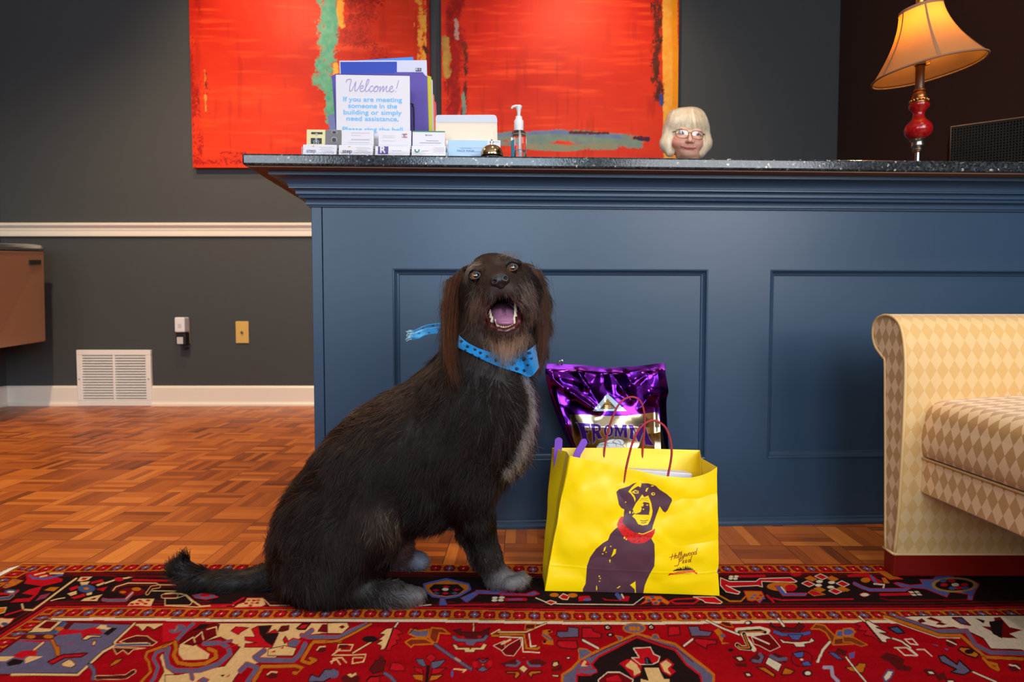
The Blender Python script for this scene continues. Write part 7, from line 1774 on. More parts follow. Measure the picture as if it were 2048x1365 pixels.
# bare skin: inside the mouth, eyes and nose
mouth = np.zeros(len(V), bool)
for q in prims:
    if q.sub: mouth |= q.d(V) < .0028
noseC = Q(*H(1000, 561, 112)); nosed = np.linalg.norm((V - noseC) / np.array([1, 1, 1]), axis=1)
px_v, py_v = project(V)
inm = mouth & (py_v > 580)
skin = vc * .55
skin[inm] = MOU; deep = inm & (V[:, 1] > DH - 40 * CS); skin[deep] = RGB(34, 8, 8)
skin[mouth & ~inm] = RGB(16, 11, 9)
bare = mouth | (nosed < .023)
g_dog = thing('dog', tuple(Q(800, 1180, 1.37)[:2]) + (RT,), 'shaggy dark brown dog with a blue bandana sitting on the rug, mouth open', 'dog')
b = MB(); b.add(V, Fq.tolist())
b.build('body', attr_mat('dog_skin', .55, spec=.3), g_dog, col=skin, smooth=True, fix=False)

# ---- coat
tri = np.concatenate([Fq[:, [0, 1, 2]], Fq[:, [0, 2, 3]]])
ar = np.linalg.norm(np.cross(V[tri[:, 1]] - V[tri[:, 0]], V[tri[:, 2]] - V[tri[:, 0]]), axis=1) / 2
headz = (px_v > 890) & (py_v < 745) & (V[:, 1] < 1.43)
dens_v = np.where(headz, 3.4, 1.0) * (~bare)
# nothing grows under the cloth at the neck
dens_v[(py_v > 678 + (px_v - 920) * .36) & (py_v < 728 + (px_v - 920) * .36) & (px_v > 925) & (px_v < 1066) & (V[:, 1] < 1.34)] *= .12
pr = ar * dens_v[tri].min(1)
NH = 95000
rg = np.random.default_rng(11)
ti = rg.choice(len(tri), NH, p=pr / pr.sum())
bc = rg.dirichlet((1, 1, 1), NH)
def bary(A): return (A[tri[ti]] * bc[:, :, None]).sum(1) if A.ndim == 2 else (A[tri[ti]] * bc).sum(1)
rp = bary(V); rn = unit(bary(N_)); rf = bary(vf); rl = bary(vh); rc = bary(vc); rw = bary(vw); rhead = bary(headz.astype(float)) > .5
# tufts: the comb direction wanders, neighbouring hairs wander together
def tuft(p, fr_, seed): return np.stack([fbm(p[:, 0] * fr_, p[:, 1] * fr_, p[:, 2] * fr_, 2, seed + 20 * k) - .5 for k in range(3)], 1)
dirv = unit(rf) + np.where(rhead, .7, 2.4)[:, None] * tuft(rp, 24, 1) + np.where(rhead, .5, 1.3)[:, None] * tuft(rp, 70, 5)
dirv = dirv + rg.normal(0, .16, (NH, 3))
tang = unit(dirv - rn * (dirv * rn).sum(1)[:, None])
lift = np.where(rhead, .30, .40 + .5 * (fbm(rp[:, 0] * 30, rp[:, 1] * 30, rp[:, 2] * 30, 2, 77) - .45)) + rg.normal(0, .07, NH)
lift = np.where(rl > .03, lift + .03, lift)
d0 = unit(tang + rn * np.clip(lift, .08, 1)[:, None])
ln = rl * rg.uniform(.55, 1.2, NH) * (0.75 + .6 * fbm(rp[:, 0] * 20, rp[:, 1] * 20, rp[:, 2] * 20, 2, 31))
KP = 6
t = np.linspace(0, 1, KP)
st = np.empty((NH, KP, 3)); cur = rp - rn * .001; st[:, 0] = cur
curl = rg.normal(0, .10, (NH, 3)) + .5 * tuft(rp, 45, 9)
dcur = d0.copy()
for i in range(1, KP):
    dcur = unit(dcur + (np.array([0, 0, -.10]) + curl * .35 + (-rn) * .06))
    cur = cur + dcur * (ln / (KP - 1))[:, None]; st[:, i] = cur
st[:, :, 2] = np.maximum(st[:, :, 2], RT + .001)
shade = rg.uniform(.55, 1.35, NH) * (.65 + .75 * fbm(rp[:, 0] * 14, rp[:, 1] * 14, rp[:, 2] * 14, 3, 41))
hc_ = rc * shade[:, None]
back = np.clip((rn[:, 2] * .6 - rn[:, 0] * .5), 0, 1)                    # brown sheen along the back, painted into the hair colour
sheen_hair = (rg.random(NH) < 0.36 * back) & ~rhead
hc_[sheen_hair] = np.array(RGB(66, 40, 24)) * rg.uniform(.5, 1.2, sheen_hair.sum())[:, None]
wh = rg.random(NH) < rw
hc_[wh] = np.array(RGB(196, 186, 180)) * rg.uniform(.5, 1.0, wh.sum())[:, None]
hc_[~wh] *= .50
hcol = np.repeat(hc_[:, None, :], KP, 1)
kn = (np.hypot(px_v[tri[ti]].mean(1) - 770, py_v[tri[ti]].mean(1) - 1045) < 42) & (rp[:, 1] < 1.32) & (rg.random(NH) < .30)
hcol[kn, 2:] = np.array(RGB(150, 116, 72))
ra_ = np.where(rhead, .00030, .00042)[:, None] * np.array([1, 1, .9, .75, .5, .15])[None, :] * rg.uniform(.8, 1.3, NH)[:, None]
m_fur = hair_mat('dog_fur', .36, 1.30)
fo = fur_object('coat', g_dog, st, ra_, hcol, m_fur); fo['kind'] = 'stuff'
# long hairs: ears, beard, eyebrows, whiskery cheeks and the white frill of the chest
LS, LR, LC = [], [], []
def front(px, py, up=10):
    """a path point a little in front of the skin at this pixel"""
    d = hit_depth(Dg, Dlo, HRES, px, py, 1.15, 1.50, 120)
    return (px, py, max(8.0, (DH - d) / CS + up) if d is not None else 8.0)
def locks(n, root, spread, path, jit, r, cols, kp=9, wav=.004):
    """n hairs that leave from around 'root' pixels and follow 'path' (pixel, pixel, c)"""
    pth = np.array([Q(*H(*p)) for p in path]); al = np.linspace(0, 1, len(pth)); tt_ = np.linspace(0, 1, kp)
    base = np.stack([np.interp(tt_, al, pth[:, k]) for k in range(3)], 1)
    base = bez(pth, 8); base = resample(base, kp)
    for i in range(n):
        o_ = rg.normal(0, 1, 3) * np.array(spread) * DH / F; j_ = rg.normal(0, 1, 3) * jit * DH / F; L = rg.uniform(.6, 1.08)
        q = resample(base, 40)[: max(4, int(40 * L))]; q = resample(q, kp)
        ph = rg.uniform(0, 6.28); w_ = np.sin(np.linspace(0, 7, kp) + ph) * wav * rg.uniform(.2, 1)
        p = q + o_ * (1 - .45 * tt_[:, None]) + j_ * tt_[:, None] ** 1.5; p[:, 0] += w_ * tt_; 
        LS.append(p); LR.append(r * np.linspace(1, .2, kp)); c = np.array(cols[rg.integers(len(cols))]) * rg.uniform(.6, 1.25); LC.append(np.tile(c, (kp, 1)))
E1 = [RGB(84, 42, 20), RGB(52, 27, 15), RGB(30, 17, 11), RGB(104, 54, 28)]
locks(520, None, (11, 6, 14), [(914, 570, -16), (905, 620, 6), front(903, 680, 22), front(904, 735, 16), front(914, 774, 12)], 4, .00036, E1)
locks(260, None, (9, 6, 20), [(908, 600, -10), (899, 640, 8), front(897, 690, 22), front(902, 745, 16)], 4, .00036, E1)
locks(420, None, (9, 6, 14), [(1066, 560, -16), (1081, 606, -6), (1086, 656, 2), (1083, 710, 12), (1070, 746, 18)], 4, .00036, E1)
locks(160, None, (7, 8, 14), [(1072, 575, -16), (1086, 610, -8), (1094, 650, -6)], 6, .00030, E1)
BE = [RGB(150, 108, 78), RGB(122, 84, 60), RGB(180, 150, 126), RGB(100, 68, 50), RGB(190, 174, 160)]
locks(520, None, (15, 5, 9), [(1012, 680, 74), (1012, 700, 92), (1012, 718, 96), (1010, 738, 94)], 6, .00030, BE)
locks(240, None, (10, 6, 12), [(990, 676, 60), (986, 698, 80), (990, 718, 84)], 7, .00030, BE)
locks(240, None, (10, 6, 12), [(1036, 668, 60), (1042, 692, 78), (1038, 712, 82)], 6, .00030, BE)
CH = [RGB(120, 80, 54), RGB(96, 64, 46), RGB(150, 112, 84), RGB(176, 164, 156)]
locks(260, None, (7, 9, 14), [(958, 600, 50), (948, 628, 52), (948, 654, 44), (952, 674, 36)], 7, .00028, CH)
locks(240, None, (6, 9, 14), [(1054, 590, 50), (1064, 612, 50), (1062, 636, 44), (1058, 656, 38)], 6, .00028, CH)
locks(150, None, (8, 8, 10), [(972, 592, 88), (964, 612, 84), (962, 634, 74)], 5, .00026, [RGB(186, 176, 168), RGB(150, 124, 106), RGB(120, 90, 72)])
locks(150, None, (8, 8, 10), [(1034, 586, 88), (1046, 602, 84), (1052, 622, 74)], 5, .00026, [RGB(186, 176, 168), RGB(150, 124, 106), RGB(120, 90, 72)])
BW = [RGB(150, 116, 88), RGB(176, 146, 120), RGB(116, 82, 60)]
locks(26, None, (3, 2, 4), [(962, 528, 44), (945, 531, 56), (934, 546, 60), (931, 566, 58), (937, 580, 54)], 2.5, .00030, BW, wav=.001)
locks(34, None, (8, 3, 5), [(1004, 520, 34), (1016, 510, 44), (1028, 508, 46), (1038, 517, 42), (1040, 528, 36)], 3, .00026, BW, wav=.001)
locks(34, None, (8, 3, 5), [(1008, 521, 30), (1004, 512, 34), (1004, 506, 34)], 6, .00026, BW, wav=.001)
locks(6, None, (6, 2, 4), [(952, 537, 46), (962, 530, 50), (972, 527, 48)], 3, .00024, BW, wav=.001)
WC = [RGB(226, 222, 218), RGB(206, 200, 196), RGB(170, 162, 158), RGB(60, 48, 42)]
for k in range(64):     # white frill down the front of the chest
    t_ = k / 63; xe = np.interp(t_, [0, .2, .45, .65, .85, 1], [1050, 1058, 1061, 1056, 1036, 1012]); y = 748 + 195 * t_
    wdt = np.interp(t_, [0, .25, .45, .6, 1], [7, 4, 6, 17, 12])
    for x in (xe - 2 - wdt * rg.random(), xe - 2 - wdt * rg.random()):
        d = hit_depth(Dg, Dlo, HRES, x, y, 1.20, 1.50, 90)
        if d is None: continue
        c_ = (DH - d) / CS + 2
        locks(12, None, (4, 5, 4), [(x, y, c_), (x + 8, y + 9, c_ + 9), (x + 13, y + 26, c_ + 9)], 6, .00036, WC, kp=7)
for k in range(22):     # feathering down the thigh and along the rump
    t_ = k / 21; locks(14, None, (8, 6, 6), [(762 + 10 * math.sin(3 * t_), 1000 + 70 * t_, 58), (774, 1018 + 70 * t_, 60), (776, 1036 + 70 * t_, 58)], 7, .00030, [RGB(140, 104, 62), RGB(90, 62, 40), RGB(50, 36, 28)], kp=7)
kp_ = 9
def eq(L_, d): return np.array([resample(np.asarray(a).reshape(len(a), -1), kp_) for a in L_])
LSn = eq(LS, 3); LRn = eq(LR, 1)[:, :, 0]; LCn = eq(LC, 3)
fo = fur_object('long_hair', g_dog, LSn, LRn, LCn, m_fur); fo['kind'] = 'stuff'

# ---- face
m_nose = mat('dog_nose', (0.012, 0.009, 0.010), .32, spec=.6, bump=(420, .25))
np_ = []
def NE(c, r, rot=0, **kw):
    d = H(*c)[2]; a = math.radians(rot); Rm = np.array([[math.cos(a), 0, -math.sin(a)], [0, 1, 0], [math.sin(a), 0, math.cos(a)]])
    np_.append(ell(Q(*H(*c)), np.array([R_(r[0], d), R_(r[2], d), R_(r[1], d)]), R=Rm, **kw))
NE((1000, 560, 110), (18, 14, 16), -9, k=.006); NE((990, 564, 113), (9.5, 10, 13), 0, k=.006); NE((1010, 559, 113), (9.5, 10, 13), 0, k=.006); NE((1002, 573, 110), (8, 8, 11), 0, k=.006)
NE((988.5, 563, 127), (4.2, 3.4, 9), 25, sub=True, k=.003); NE((1011.5, 556, 127), (4.2, 3.4, 9), -40, sub=True, k=.003)
vn, fn, _, _ = skin_mesh(np_, .0009, 2)
b = MB(); b.add(vn, fn.tolist()); b.build('nose', m_nose, g_dog, smooth=True, fix=False)
for (x, y, c) in [(950.5, 552.5, 44.5), (1024.5, 536.5, 42.5)]:
    ce = Q(*H(x, y, c)); r_e = R_(10, DH)
    look = unit(np.array([0.012 * (1 if x > 990 else 1.6) * 10, -1.0, .16]))
    bb = MB(); bb.ball(ce, r_e, 40, 40)
    vv2 = np.concatenate(bb.v); dirs = unit(vv2 - ce); an = np.degrees(np.arccos(np.clip(dirs @ look, -1, 1)))
    ec = np.where((an < 36)[:, None], np.array((.004, .004, .004)), np.where((an < 62)[:, None], np.array(RGB(150, 86, 24)), np.array(RGB(60, 44, 36))))
    ec = np.where(((an >= 54) & (an < 64))[:, None], np.array(RGB(60, 30, 10)), ec)
    bb.build('eye', attr_mat('dog_eye', .04, spec=.8, coat=1.0), g_dog, col=ec, smooth=True, fix=False)
    # eyelid rims
    bb = MB()
    A = np.linspace(0, 2 * math.pi, 33)
    tl = math.radians(14)
    bb.tube([ce + np.array([r_e * (.98 * math.cos(a) * math.cos(tl) - .58 * math.sin(a) * math.sin(tl)), -r_e * (.62 - .10 * abs(math.cos(a))), r_e * (.98 * math.cos(a) * math.sin(tl) + .58 * math.sin(a) * math.cos(tl))]) for a in A], .0026, 8, cap=False)
    bb.build('eyelid', mat('eyelid', RGB(30, 20, 16), .35), g_dog, smooth=True)
m_tong = mat('dog_tongue', RGB(158, 104, 132), .30, spec=.6, bump=(300, .15), vary=(60, .12))
np_ = []
for (a, c_, ra, rb) in [((1004, 614, 4), (1006, 624, 32), 21, 23), ((1006, 624, 32), (1009, 640, 58), 23, 21), ((1009, 640, 58), (1010, 646, 68), 20, 17)]:
    A, B_t = Q(*H(*a)), Q(*H(*c_)); np_.append(cap(A, B_t, R_(ra, DH), R_(rb, DH), k=.006, sc=np.array([1, 1, .38])))
A, B_t = Q(*H(1004, 605, 10)), Q(*H(1009, 632, 62)); np_.append(cap(A + [0, -.004, .004], B_t + [0, -.003, .004], .0042, .0032, sub=True, k=.005))
vn, fn, _, _ = skin_mesh(np_, .0012, 2); b = MB(); b.add(vn, fn.tolist()); b.build('tongue', m_tong, g_dog, smooth=True, fix=False)
m_tooth = mat('dog_tooth', RGB(222, 206, 176), .28, spec=.6)
def tooth(a, c_, r, name='tooth'):
    A, B_t = Q(*H(*a)), Q(*H(*c_)); m_ = (A * .45 + B_t * .55) + np.array([0, -.0004, 0])
    b = MB(); p = bez([A, m_, B_t], 6); b.tube(p, R_(r, DH) * np.linspace(1, .22, len(p)), 10); b.build(name, m_tooth, g_dog, smooth=True)
tooth((998, 655, 66), (990, 639, 72), 4.4, 'canine'); tooth((1027, 648, 66), (1029, 630, 72), 4.4, 'canine')
for x, y in [(1002.5, 656.5), (1007, 657.5), (1011.5, 657.5), (1016, 656.5), (1020, 655), (1024, 652)]: tooth((x, y, 70), (x, y - 7.5, 73), 2.6, 'incisor')
for pts_ in ([(979.5, 627, 40), (981, 634, 48), (983.5, 641, 56)], [(1031, 612, 40), (1031.5, 620, 48), (1031, 628, 56)]):
    for (x, y, c) in pts_: tooth((x, y + 5, c), (x + (1 if x < 1000 else -1), y - 8, c + 2), 4.2, 'molar')
np_ = []
gp = [(976, 636, 44), (984, 654, 60), (998, 661, 70), (1012, 663, 73), (1026, 657, 70), (1036, 643, 58), (1038, 628, 44)]
for a, c_ in zip(gp[:-1], gp[1:]): np_.append(cap(Q(*H(*a)), Q(*H(*c_)), R_(6.0, DH), R_(6.0, DH), k=.004))
vn, fn, _, _ = skin_mesh(np_, .0014, 2); b = MB(); b.add(vn, fn.tolist()); b.build('lower_gum', mat('dog_gum', RGB(74, 30, 26), .3, spec=.6, vary=(200, .2)), g_dog, smooth=True, fix=False)
# claws peeping from the paws
for (x, y, d) in [(1053, 1170, 1.345), (1058, 1166, 1.362), (1053, 1162, 1.380), (848, 1200, 1.276), (852, 1197, 1.29)]:
    b = MB(); a = Q(x - 5, y - 3, d); c_ = Q(x + 4, y + 4, d); p = bez([a, (a + c_) / 2 + [0, 0, .0015], c_], 5); p[:, 2] = np.maximum(p[:, 2], RT + .003); b.tube(p, np.linspace(.0032, .0008, len(p)), 8); b.build('claw', mat('claw', RGB(40, 34, 32), .35), g_dog, smooth=True)

# ---- bandana
tp = bez(np.array([(912, 664), (930, 682), (955, 696), (985, 706), (1012, 710), (1038, 706), (1058, 700), (1070, 690)], float), 10); bt = bez(np.array([(906, 690), (926, 700), (958, 716), (986, 729), (1010, 738), (1036, 746), (1061, 754), (1078, 735)], float), 10)
nb = 110; mb_ = 40
tp = resample(tp, nb); bt = resample(bt, nb)
rows = np.empty((nb, mb_, 3)); bu = np.empty((nb, mb_)); bv = np.empty((nb, mb_))
dl = None
depth_ = np.empty((nb, mb_))
for i in range(nb):
    for j in range(mb_):
        t_ = j / (mb_ - 1); x, y = tp[i] * (1 - t_) + bt[i] * t_; bu[i, j] = x; bv[i, j] = y
        d = hit_depth(Dg, Dlo, HRES, min(max(x, 925), 1056), y, 1.20, 1.45, 60) if (i % 6 == 0 and j % 6 == 0) or i == nb - 1 or j == mb_ - 1 else None
        depth_[i, j] = np.nan if d is None else d
gi = [i for i in range(0, nb, 6)]; gj = [j for j in range(0, mb_, 6)]
sub = depth_[np.ix_(gi, gj)]; sub = np.where(np.isnan(sub), np.nanmedian(sub), sub)
for _ in range(3):
    sp_ = np.pad(sub, 1, mode='edge'); sub = (sp_[:-2, 1:-1] + sp_[2:, 1:-1] + sp_[1:-1, :-2] + sp_[1:-1, 2:] + 2 * sub) / 6
I = np.clip(np.arange(nb) / 6, 0, len(gi) - 1.001); J = np.clip(np.arange(mb_) / 6, 0, len(gj) - 1.001)
i0 = I.astype(int); j0 = J.astype(int); fi_ = (I - i0)[:, None]; fj = (J - j0)[None, :]
dd_ = sub[i0][:, j0] * (1 - fi_) * (1 - fj) + sub[i0 + 1][:, j0] * fi_ * (1 - fj) + sub[i0][:, j0 + 1] * (1 - fi_) * fj + sub[i0 + 1][:, j0 + 1] * fi_ * fj
endw = np.clip((np.abs(np.linspace(-1, 1, nb)) - .78) / .22, 0, 1)[:, None] ** 2 * .06
dd_ = dd_ - .013 + endw + .0022 * np.sin(np.linspace(0, 26, nb)[:, None] + np.linspace(0, 4, mb_)[None, :]) + .003 * (np.linspace(0, 1, mb_)[None, :] - .5)
for i in range(nb):
    for j in range(mb_): rows[i, j] = P(bu[i, j], bv[i, j], dd_[i, j])
pbn = Painter(bu, bv, RGB(20, 126, 190))
def paw(x, y, s_, a):
    ca, sa = math.cos(a), math.sin(a)
    def pt(u, w): return (x + s_ * (u * ca - w * sa), y + s_ * (u * sa + w * ca))
    k = RGB(14, 18, 26); pbn.ell(pt(0, .5), 2.2 * s_, 1.7 * s_, k, .6)
    for u, w in ((-2.2, -.8), (-.8, -2.0), (.9, -2.0), (2.3, -.8)): pbn.ell(pt(u, w), .85 * s_, 1.0 * s_, k, .5)
for (x, y, s_, a) in [(923, 684, 1.2, .3), (935, 694, 1.2, .6), (931, 702, 1.0, -.4), (950, 700, 1.1, .5), (961, 707, 1.2, .2), (958, 716, .9, .8), (974, 714, 1.2, .6), (992, 722, 1.4, .2), (1012, 716, 1.1, -.4), (1024, 728, 1.9, .1), (1048, 719, 1.9, .2), (1034, 715, 1.3, -.3), (1058, 707, 1.2, .4), (1033, 739, 1.4, 0), (1048, 742, 1.3, .3), (1056, 731, 1.0, 0), (1005, 731, 1.0, .3), (985, 733, .9, .2), (1040, 706, 1.0, .2), (1062, 718, 1.0, .2), (945, 710, .8, .1), (1018, 742, .9, .2)]: paw(x, y, s_, a)
for (x, y) in [(928, 692), (943, 702), (968, 720), (1000, 726), (1016, 734), (1040, 730), (1052, 726), (980, 722), (1030, 719)]: pbn.ell((x, y), .8, .8, RGB(14, 18, 26), .5)
m_cloth = attr_mat('bandana_cotton', .8, spec=.2, bump=(900, .2), sheen=.2)
b = MB(); b.grid(rows); o = b.build('bandana', m_cloth, g_dog, col=pbn.c, smooth=True, fix=False)
so = o.modifiers.new('cloth', 'SOLIDIFY'); so.thickness = .0012
o['label'] = 'blue bandana with black paw prints'
# the frayed knot end that sticks out behind the neck
kt = bez(np.array([(905, 650), (890, 646), (872, 647), (850, 652), (832, 660), (819, 663)], float), 8); kb = bez(np.array([(905, 664), (891, 668), (874, 667), (852, 671), (836, 679), (822, 680)], float), 8)
kt = resample(kt, 50); kb = resample(kb, 50); rows = []; uu3 = []; vv3 = []
for i in range(50):
    r_ = []
    for j in range(16):
        t_ = j / 15; x, y = kt[i] * (1 - t_) + kb[i] * t_
        if i > 44: x += 3.0 * math.sin(j * 2.4) + 1.5 * math.sin(j * 5.1)
        r_.append(P(x, y, 1.385 - .010 * math.sin(i * .20) - .006 * math.sin(t_ * 5.5 + i * .08))); uu3.append(x); vv3.append(y)
    rows.append(r_)
pk = Painter(uu3, vv3, RGB(60, 150, 200)); pk.stroke([(905, 656), (880, 654), (850, 658), (825, 668)], 1.2, RGB(190, 210, 216), .8)
for (x, y) in [(846, 657), (866, 652), (884, 650), (858, 666), (838, 667), (878, 660)]: pk.ell((x, y), 2.6, 1.3, RGB(20, 40, 60), .7)
b = MB(); b.grid(np.array(rows)); o = b.build('bandana_tail', m_cloth, g_dog, col=pk.c, smooth=True, fix=False); so = o.modifiers.new('cloth', 'SOLIDIFY'); so.thickness = .001
b = MB()
for k in range(26):
    x = 820 + rg.uniform(-2, 4); y = 661 + k * .75; b.tube([P(x + 3, y, 1.382), P(x - 3, y + rg.uniform(-1, 2), 1.381), P(x - rg.uniform(5, 9), y + rg.uniform(-1, 5), 1.380)], .0004, 4)
b.build('frayed_threads', mat('frayed_thread', RGB(150, 190, 206), .8), g_dog)
# ================================================================== THE WOMAN BEHIND THE DESK
PD = 2.55; PS = PD / F
def W_(px, py, c): return P(px, py, PD - c * PS)
SKN = RGB(226, 172, 146); CHK = RGB(224, 148, 126); LIP = RGB(196, 110, 100)
pp = []
def pe(c, r, k=.012, rot=0, **kw):
    a = math.radians(rot); Rm = np.array([[math.cos(a), 0, -math.sin(a)], [0, 1, 0], [math.sin(a), 0, math.cos(a)]])
    pp.append(ell(W_(*c), np.array([r[0], r[2], r[1]]) * PS, R=Rm, k=k, **kw))
def pc(a, b, ra, rb, k=.01, **kw): pp.append(cap(W_(*a), W_(*b), ra * PS, rb * PS, k=k, **kw))
pe((1373, 258, -10), (33, 38, 40), col=SKN); pe((1374.5, 286, 6), (29, 27, 28), k=.02, rot=-5, col=SKN)
pe((1356, 284, 18), (12, 11, 11), col=CHK); pe((1394, 287, 18), (11, 11, 11), col=CHK); pe((1375, 304, 20), (12, 8, 10), col=SKN); pe((1376, 312, 4), (19, 8, 20), k=.02, col=SKN)
pc((1362, 258.5, 26), (1370, 259, 28), 4, 4, k=.01, col=SKN); pc((1390, 262, 28), (1399, 263, 26), 4, 4, k=.01, col=SKN)
pc((1380.5, 265, 30), (1380, 281, 39), 3.0, 4.6, k=.008, col=SKN); pe((1375, 283, 34), (3.6, 3, 4), k=.004, col=CHK); pe((1385, 284, 34), (3.6, 3, 4), k=.004, col=CHK)
for a, b in [((1362.5, 292.4, 28), (1370, 293.8, 32)), ((1370, 293.8, 32), (1377, 294.8, 33)), ((1377, 294.8, 33), (1384, 295.8, 32)), ((1384, 295.8, 32), (1391, 295.6, 28))]: pc(a, b, 1.1, 1.1, k=.003, col=LIP)
for a, b in [((1367, 296.6, 30), (1377, 298.0, 32.5)), ((1377, 298.0, 32.5), (1387, 298.6, 30))]: pc(a, b, 1.1, 1.2, k=.003, col=LIP)
pc((1362, 293, 38), (1391, 296.6, 38), .1, .1, k=.001, col=LIP, sub=True)
pe((1364.5, 267, 34), (6.0, 4.0, 5), k=.006, sub=True); pe((1395, 270, 34), (6.0, 4.0, 5), k=.006, sub=True)
pe((1343, 280, -8), (4, 9, 6), k=.006, col=CHK); pe((1406, 283, -10), (4, 9, 6), k=.006, col=CHK)
pc((1374, 306, -6), (1377, 350, -16), 20, 22, k=.02, col=SKN)
bx, by_ = W_(1377, 350, -16)[:2]
sx_ = np.array([1.0, 0, 0])
def bp(x, y, z): return np.array([bx + x, by_ + y, z])
pp.append(cap(bp(-.13, .0, 1.15), bp(.13, .0, 1.15), .055, .055, k=.05, col=SKN)); pp.append(ell(bp(0, .0, 1.03), np.array([.15, .105, .17]), k=.06, col=SKN)); pp.append(ell(bp(0, .01, .86), np.array([.16, .12, .14]), k=.06, col=SKN))
for sg in (-1, 1):
    pp.append(cap(bp(.17 * sg, .0, 1.14), bp(.205 * sg, .01, .90), .045, .037, k=.03, col=SKN)); pp.append(cap(bp(.205 * sg, .01, .90), bp(.15 * sg, -.17, .80), .036, .026, k=.02, col=SKN))
    hb_ = bp(.145 * sg, -.20, .795)
    pp.append(ell(hb_, np.array([.032, .040, .014]), k=.012, col=SKN))
    for k_, (dx_, L) in enumerate([(-.022, .052), (-.008, .060), (.007, .056), (.021, .044)]): pp.append(cap(hb_ + [dx_, -.03, 0], hb_ + [dx_ * 1.15, -.03 - L, -.010], .0085, .007, k=.005, col=SKN))
    pp.append(cap(hb_ + [-.026 * sg, -.002, 0], hb_ + [-.050 * sg, -.034, -.006], .010, .0078, k=.006, col=SKN))
Vp, Fp, Dp, _ = skin_mesh(pp, .0022, 2)
wp = prim_weights(pp, Vp, .004); cp_ = wp.T @ np.array([q.col if q.col is not None else (0, 0, 0) for q in pp])
g_per = thing('person', (bx, by_, 0), 'woman with a pale blond bob and glasses behind the desk, only her head showing', 'person')
b = MB(); b.add(Vp, Fp.tolist()); b.build('body', attr_mat('skin', .45, spec=.4), g_per, col=cp_, smooth=True, fix=False)
# hair
def hr(lst, h, name):
    Vh, Fh, _, _ = skin_mesh(lst, h, 2); return Vh, Fh
hp_ = []
def he(c, r, k=.02, rot=0, **kw):
    a = math.radians(rot); Rm = np.array([[math.cos(a), 0, -math.sin(a)], [0, 1, 0], [math.sin(a), 0, math.cos(a)]]); hp_.append(ell(W_(*c), np.array([r[0], r[2], r[1]]) * PS, R=Rm, k=k, **kw))
def hcp(a, b, ra, rb, k=.032, **kw): hp_.append(cap(W_(*a), W_(*b), ra * PS, rb * PS, k=k, **kw))
he((1371, 256, -10), (41, 38, 45)); he((1371, 280, -22), (45, 32, 32))
for path_ in ([(1352, 238, 4, 15), (1344, 262, 4, 13), (1335, 288, 6, 11.5), (1340, 305, 8, 8)], [(1390, 238, 2, 15), (1398, 262, 0, 13.5), (1407.5, 288, 0, 12), (1402, 306, 4, 8)]):
    for a_, b__ in zip(path_[:-1], path_[1:]): hcp(a_[:3], b__[:3], a_[3], b__[3])
he((1375, 285, 50), (30.5, 33.5, 46), k=.004, sub=True); he((1374, 322, 20), (26, 18, 50), k=.006, sub=True)
he((1360, 242, 22), (17, 10, 11), rot=14); he((1384, 242.5, 23), (17, 10, 11), rot=-10); he((1400, 250, 12), (8, 12, 12), rot=-20); he((1347, 252, 14), (8, 13, 12), rot=18)
Vh, Fh, _, _ = skin_mesh(hp_, .0028, 2)
pxh, pyh = project(Vh)
ang = np.arctan2(pxh - 1374, 232 - pyh + 1e-3) ; streak = fbm((pxh - 1374) / (6 + np.abs(pyh - 222) * .08) * 1.6, pyh / 46, 0, 3, 120)
c1, c2 = np.array(RGB(206, 176, 136)), np.array(RGB(238, 222, 194))
hc2 = c1 + (c2 - c1) * np.clip((streak - .25) * 1.8, 0, 1)[:, None]
b = MB(); b.add(Vh, Fh.tolist()); b.build('hair', attr_mat('blond_hair', .42, spec=.4), g_per, col=hc2, smooth=True, fix=False)
# strands over the bob
m_bl = hair_mat('blond_strands', .3)
SS, SR, SC_ = [], [], []
nh = vnormals(Vh, Fh); ids = rg.choice(len(Vh), 5200)
for i in ids:
    p = Vh[i]; n = nh[i]
    if n[1] > .5: continue
    dn = np.array([(p[0] - W_(1373, 240, 0)[0]) * 4 * (1 if pyh[i] < 280 else -.6), 0, -1.0]); tg = unit(dn - n * np.dot(dn, n)); L = rg.uniform(.018, .045)
    q = np.array([p + n * .0008 + tg * L * (u - .5) - n * .004 * (2 * u - 1) ** 2 for u in np.linspace(0, 1, 5)])
    SS.append(q); SR.append(np.array([.0001, .0003, .00032, .00026, .0001])); SC_.append(np.tile(np.array(RGB(232, 210, 174)) * rg.uniform(.6, 1.1), (5, 1)))
fur_object('hair_strands', g_per, np.array(SS), np.array(SR), np.array(SC_), m_bl)['kind'] = 'stuff'
bb = MB(); bb.tube(bez([W_(1361.5, 293.2, 29.0), W_(1369, 295.2, 33.0), W_(1377, 296.3, 34.4), W_(1385, 296.9, 33.0), W_(1392, 296.2, 29.0)], 6), np.concatenate([np.linspace(.25, .6, 12), np.linspace(.6, .25, 13)]) * PS, 6); bb.build('mouth_line', mat('mouth_line', RGB(120, 56, 52), .6), g_per, smooth=True)
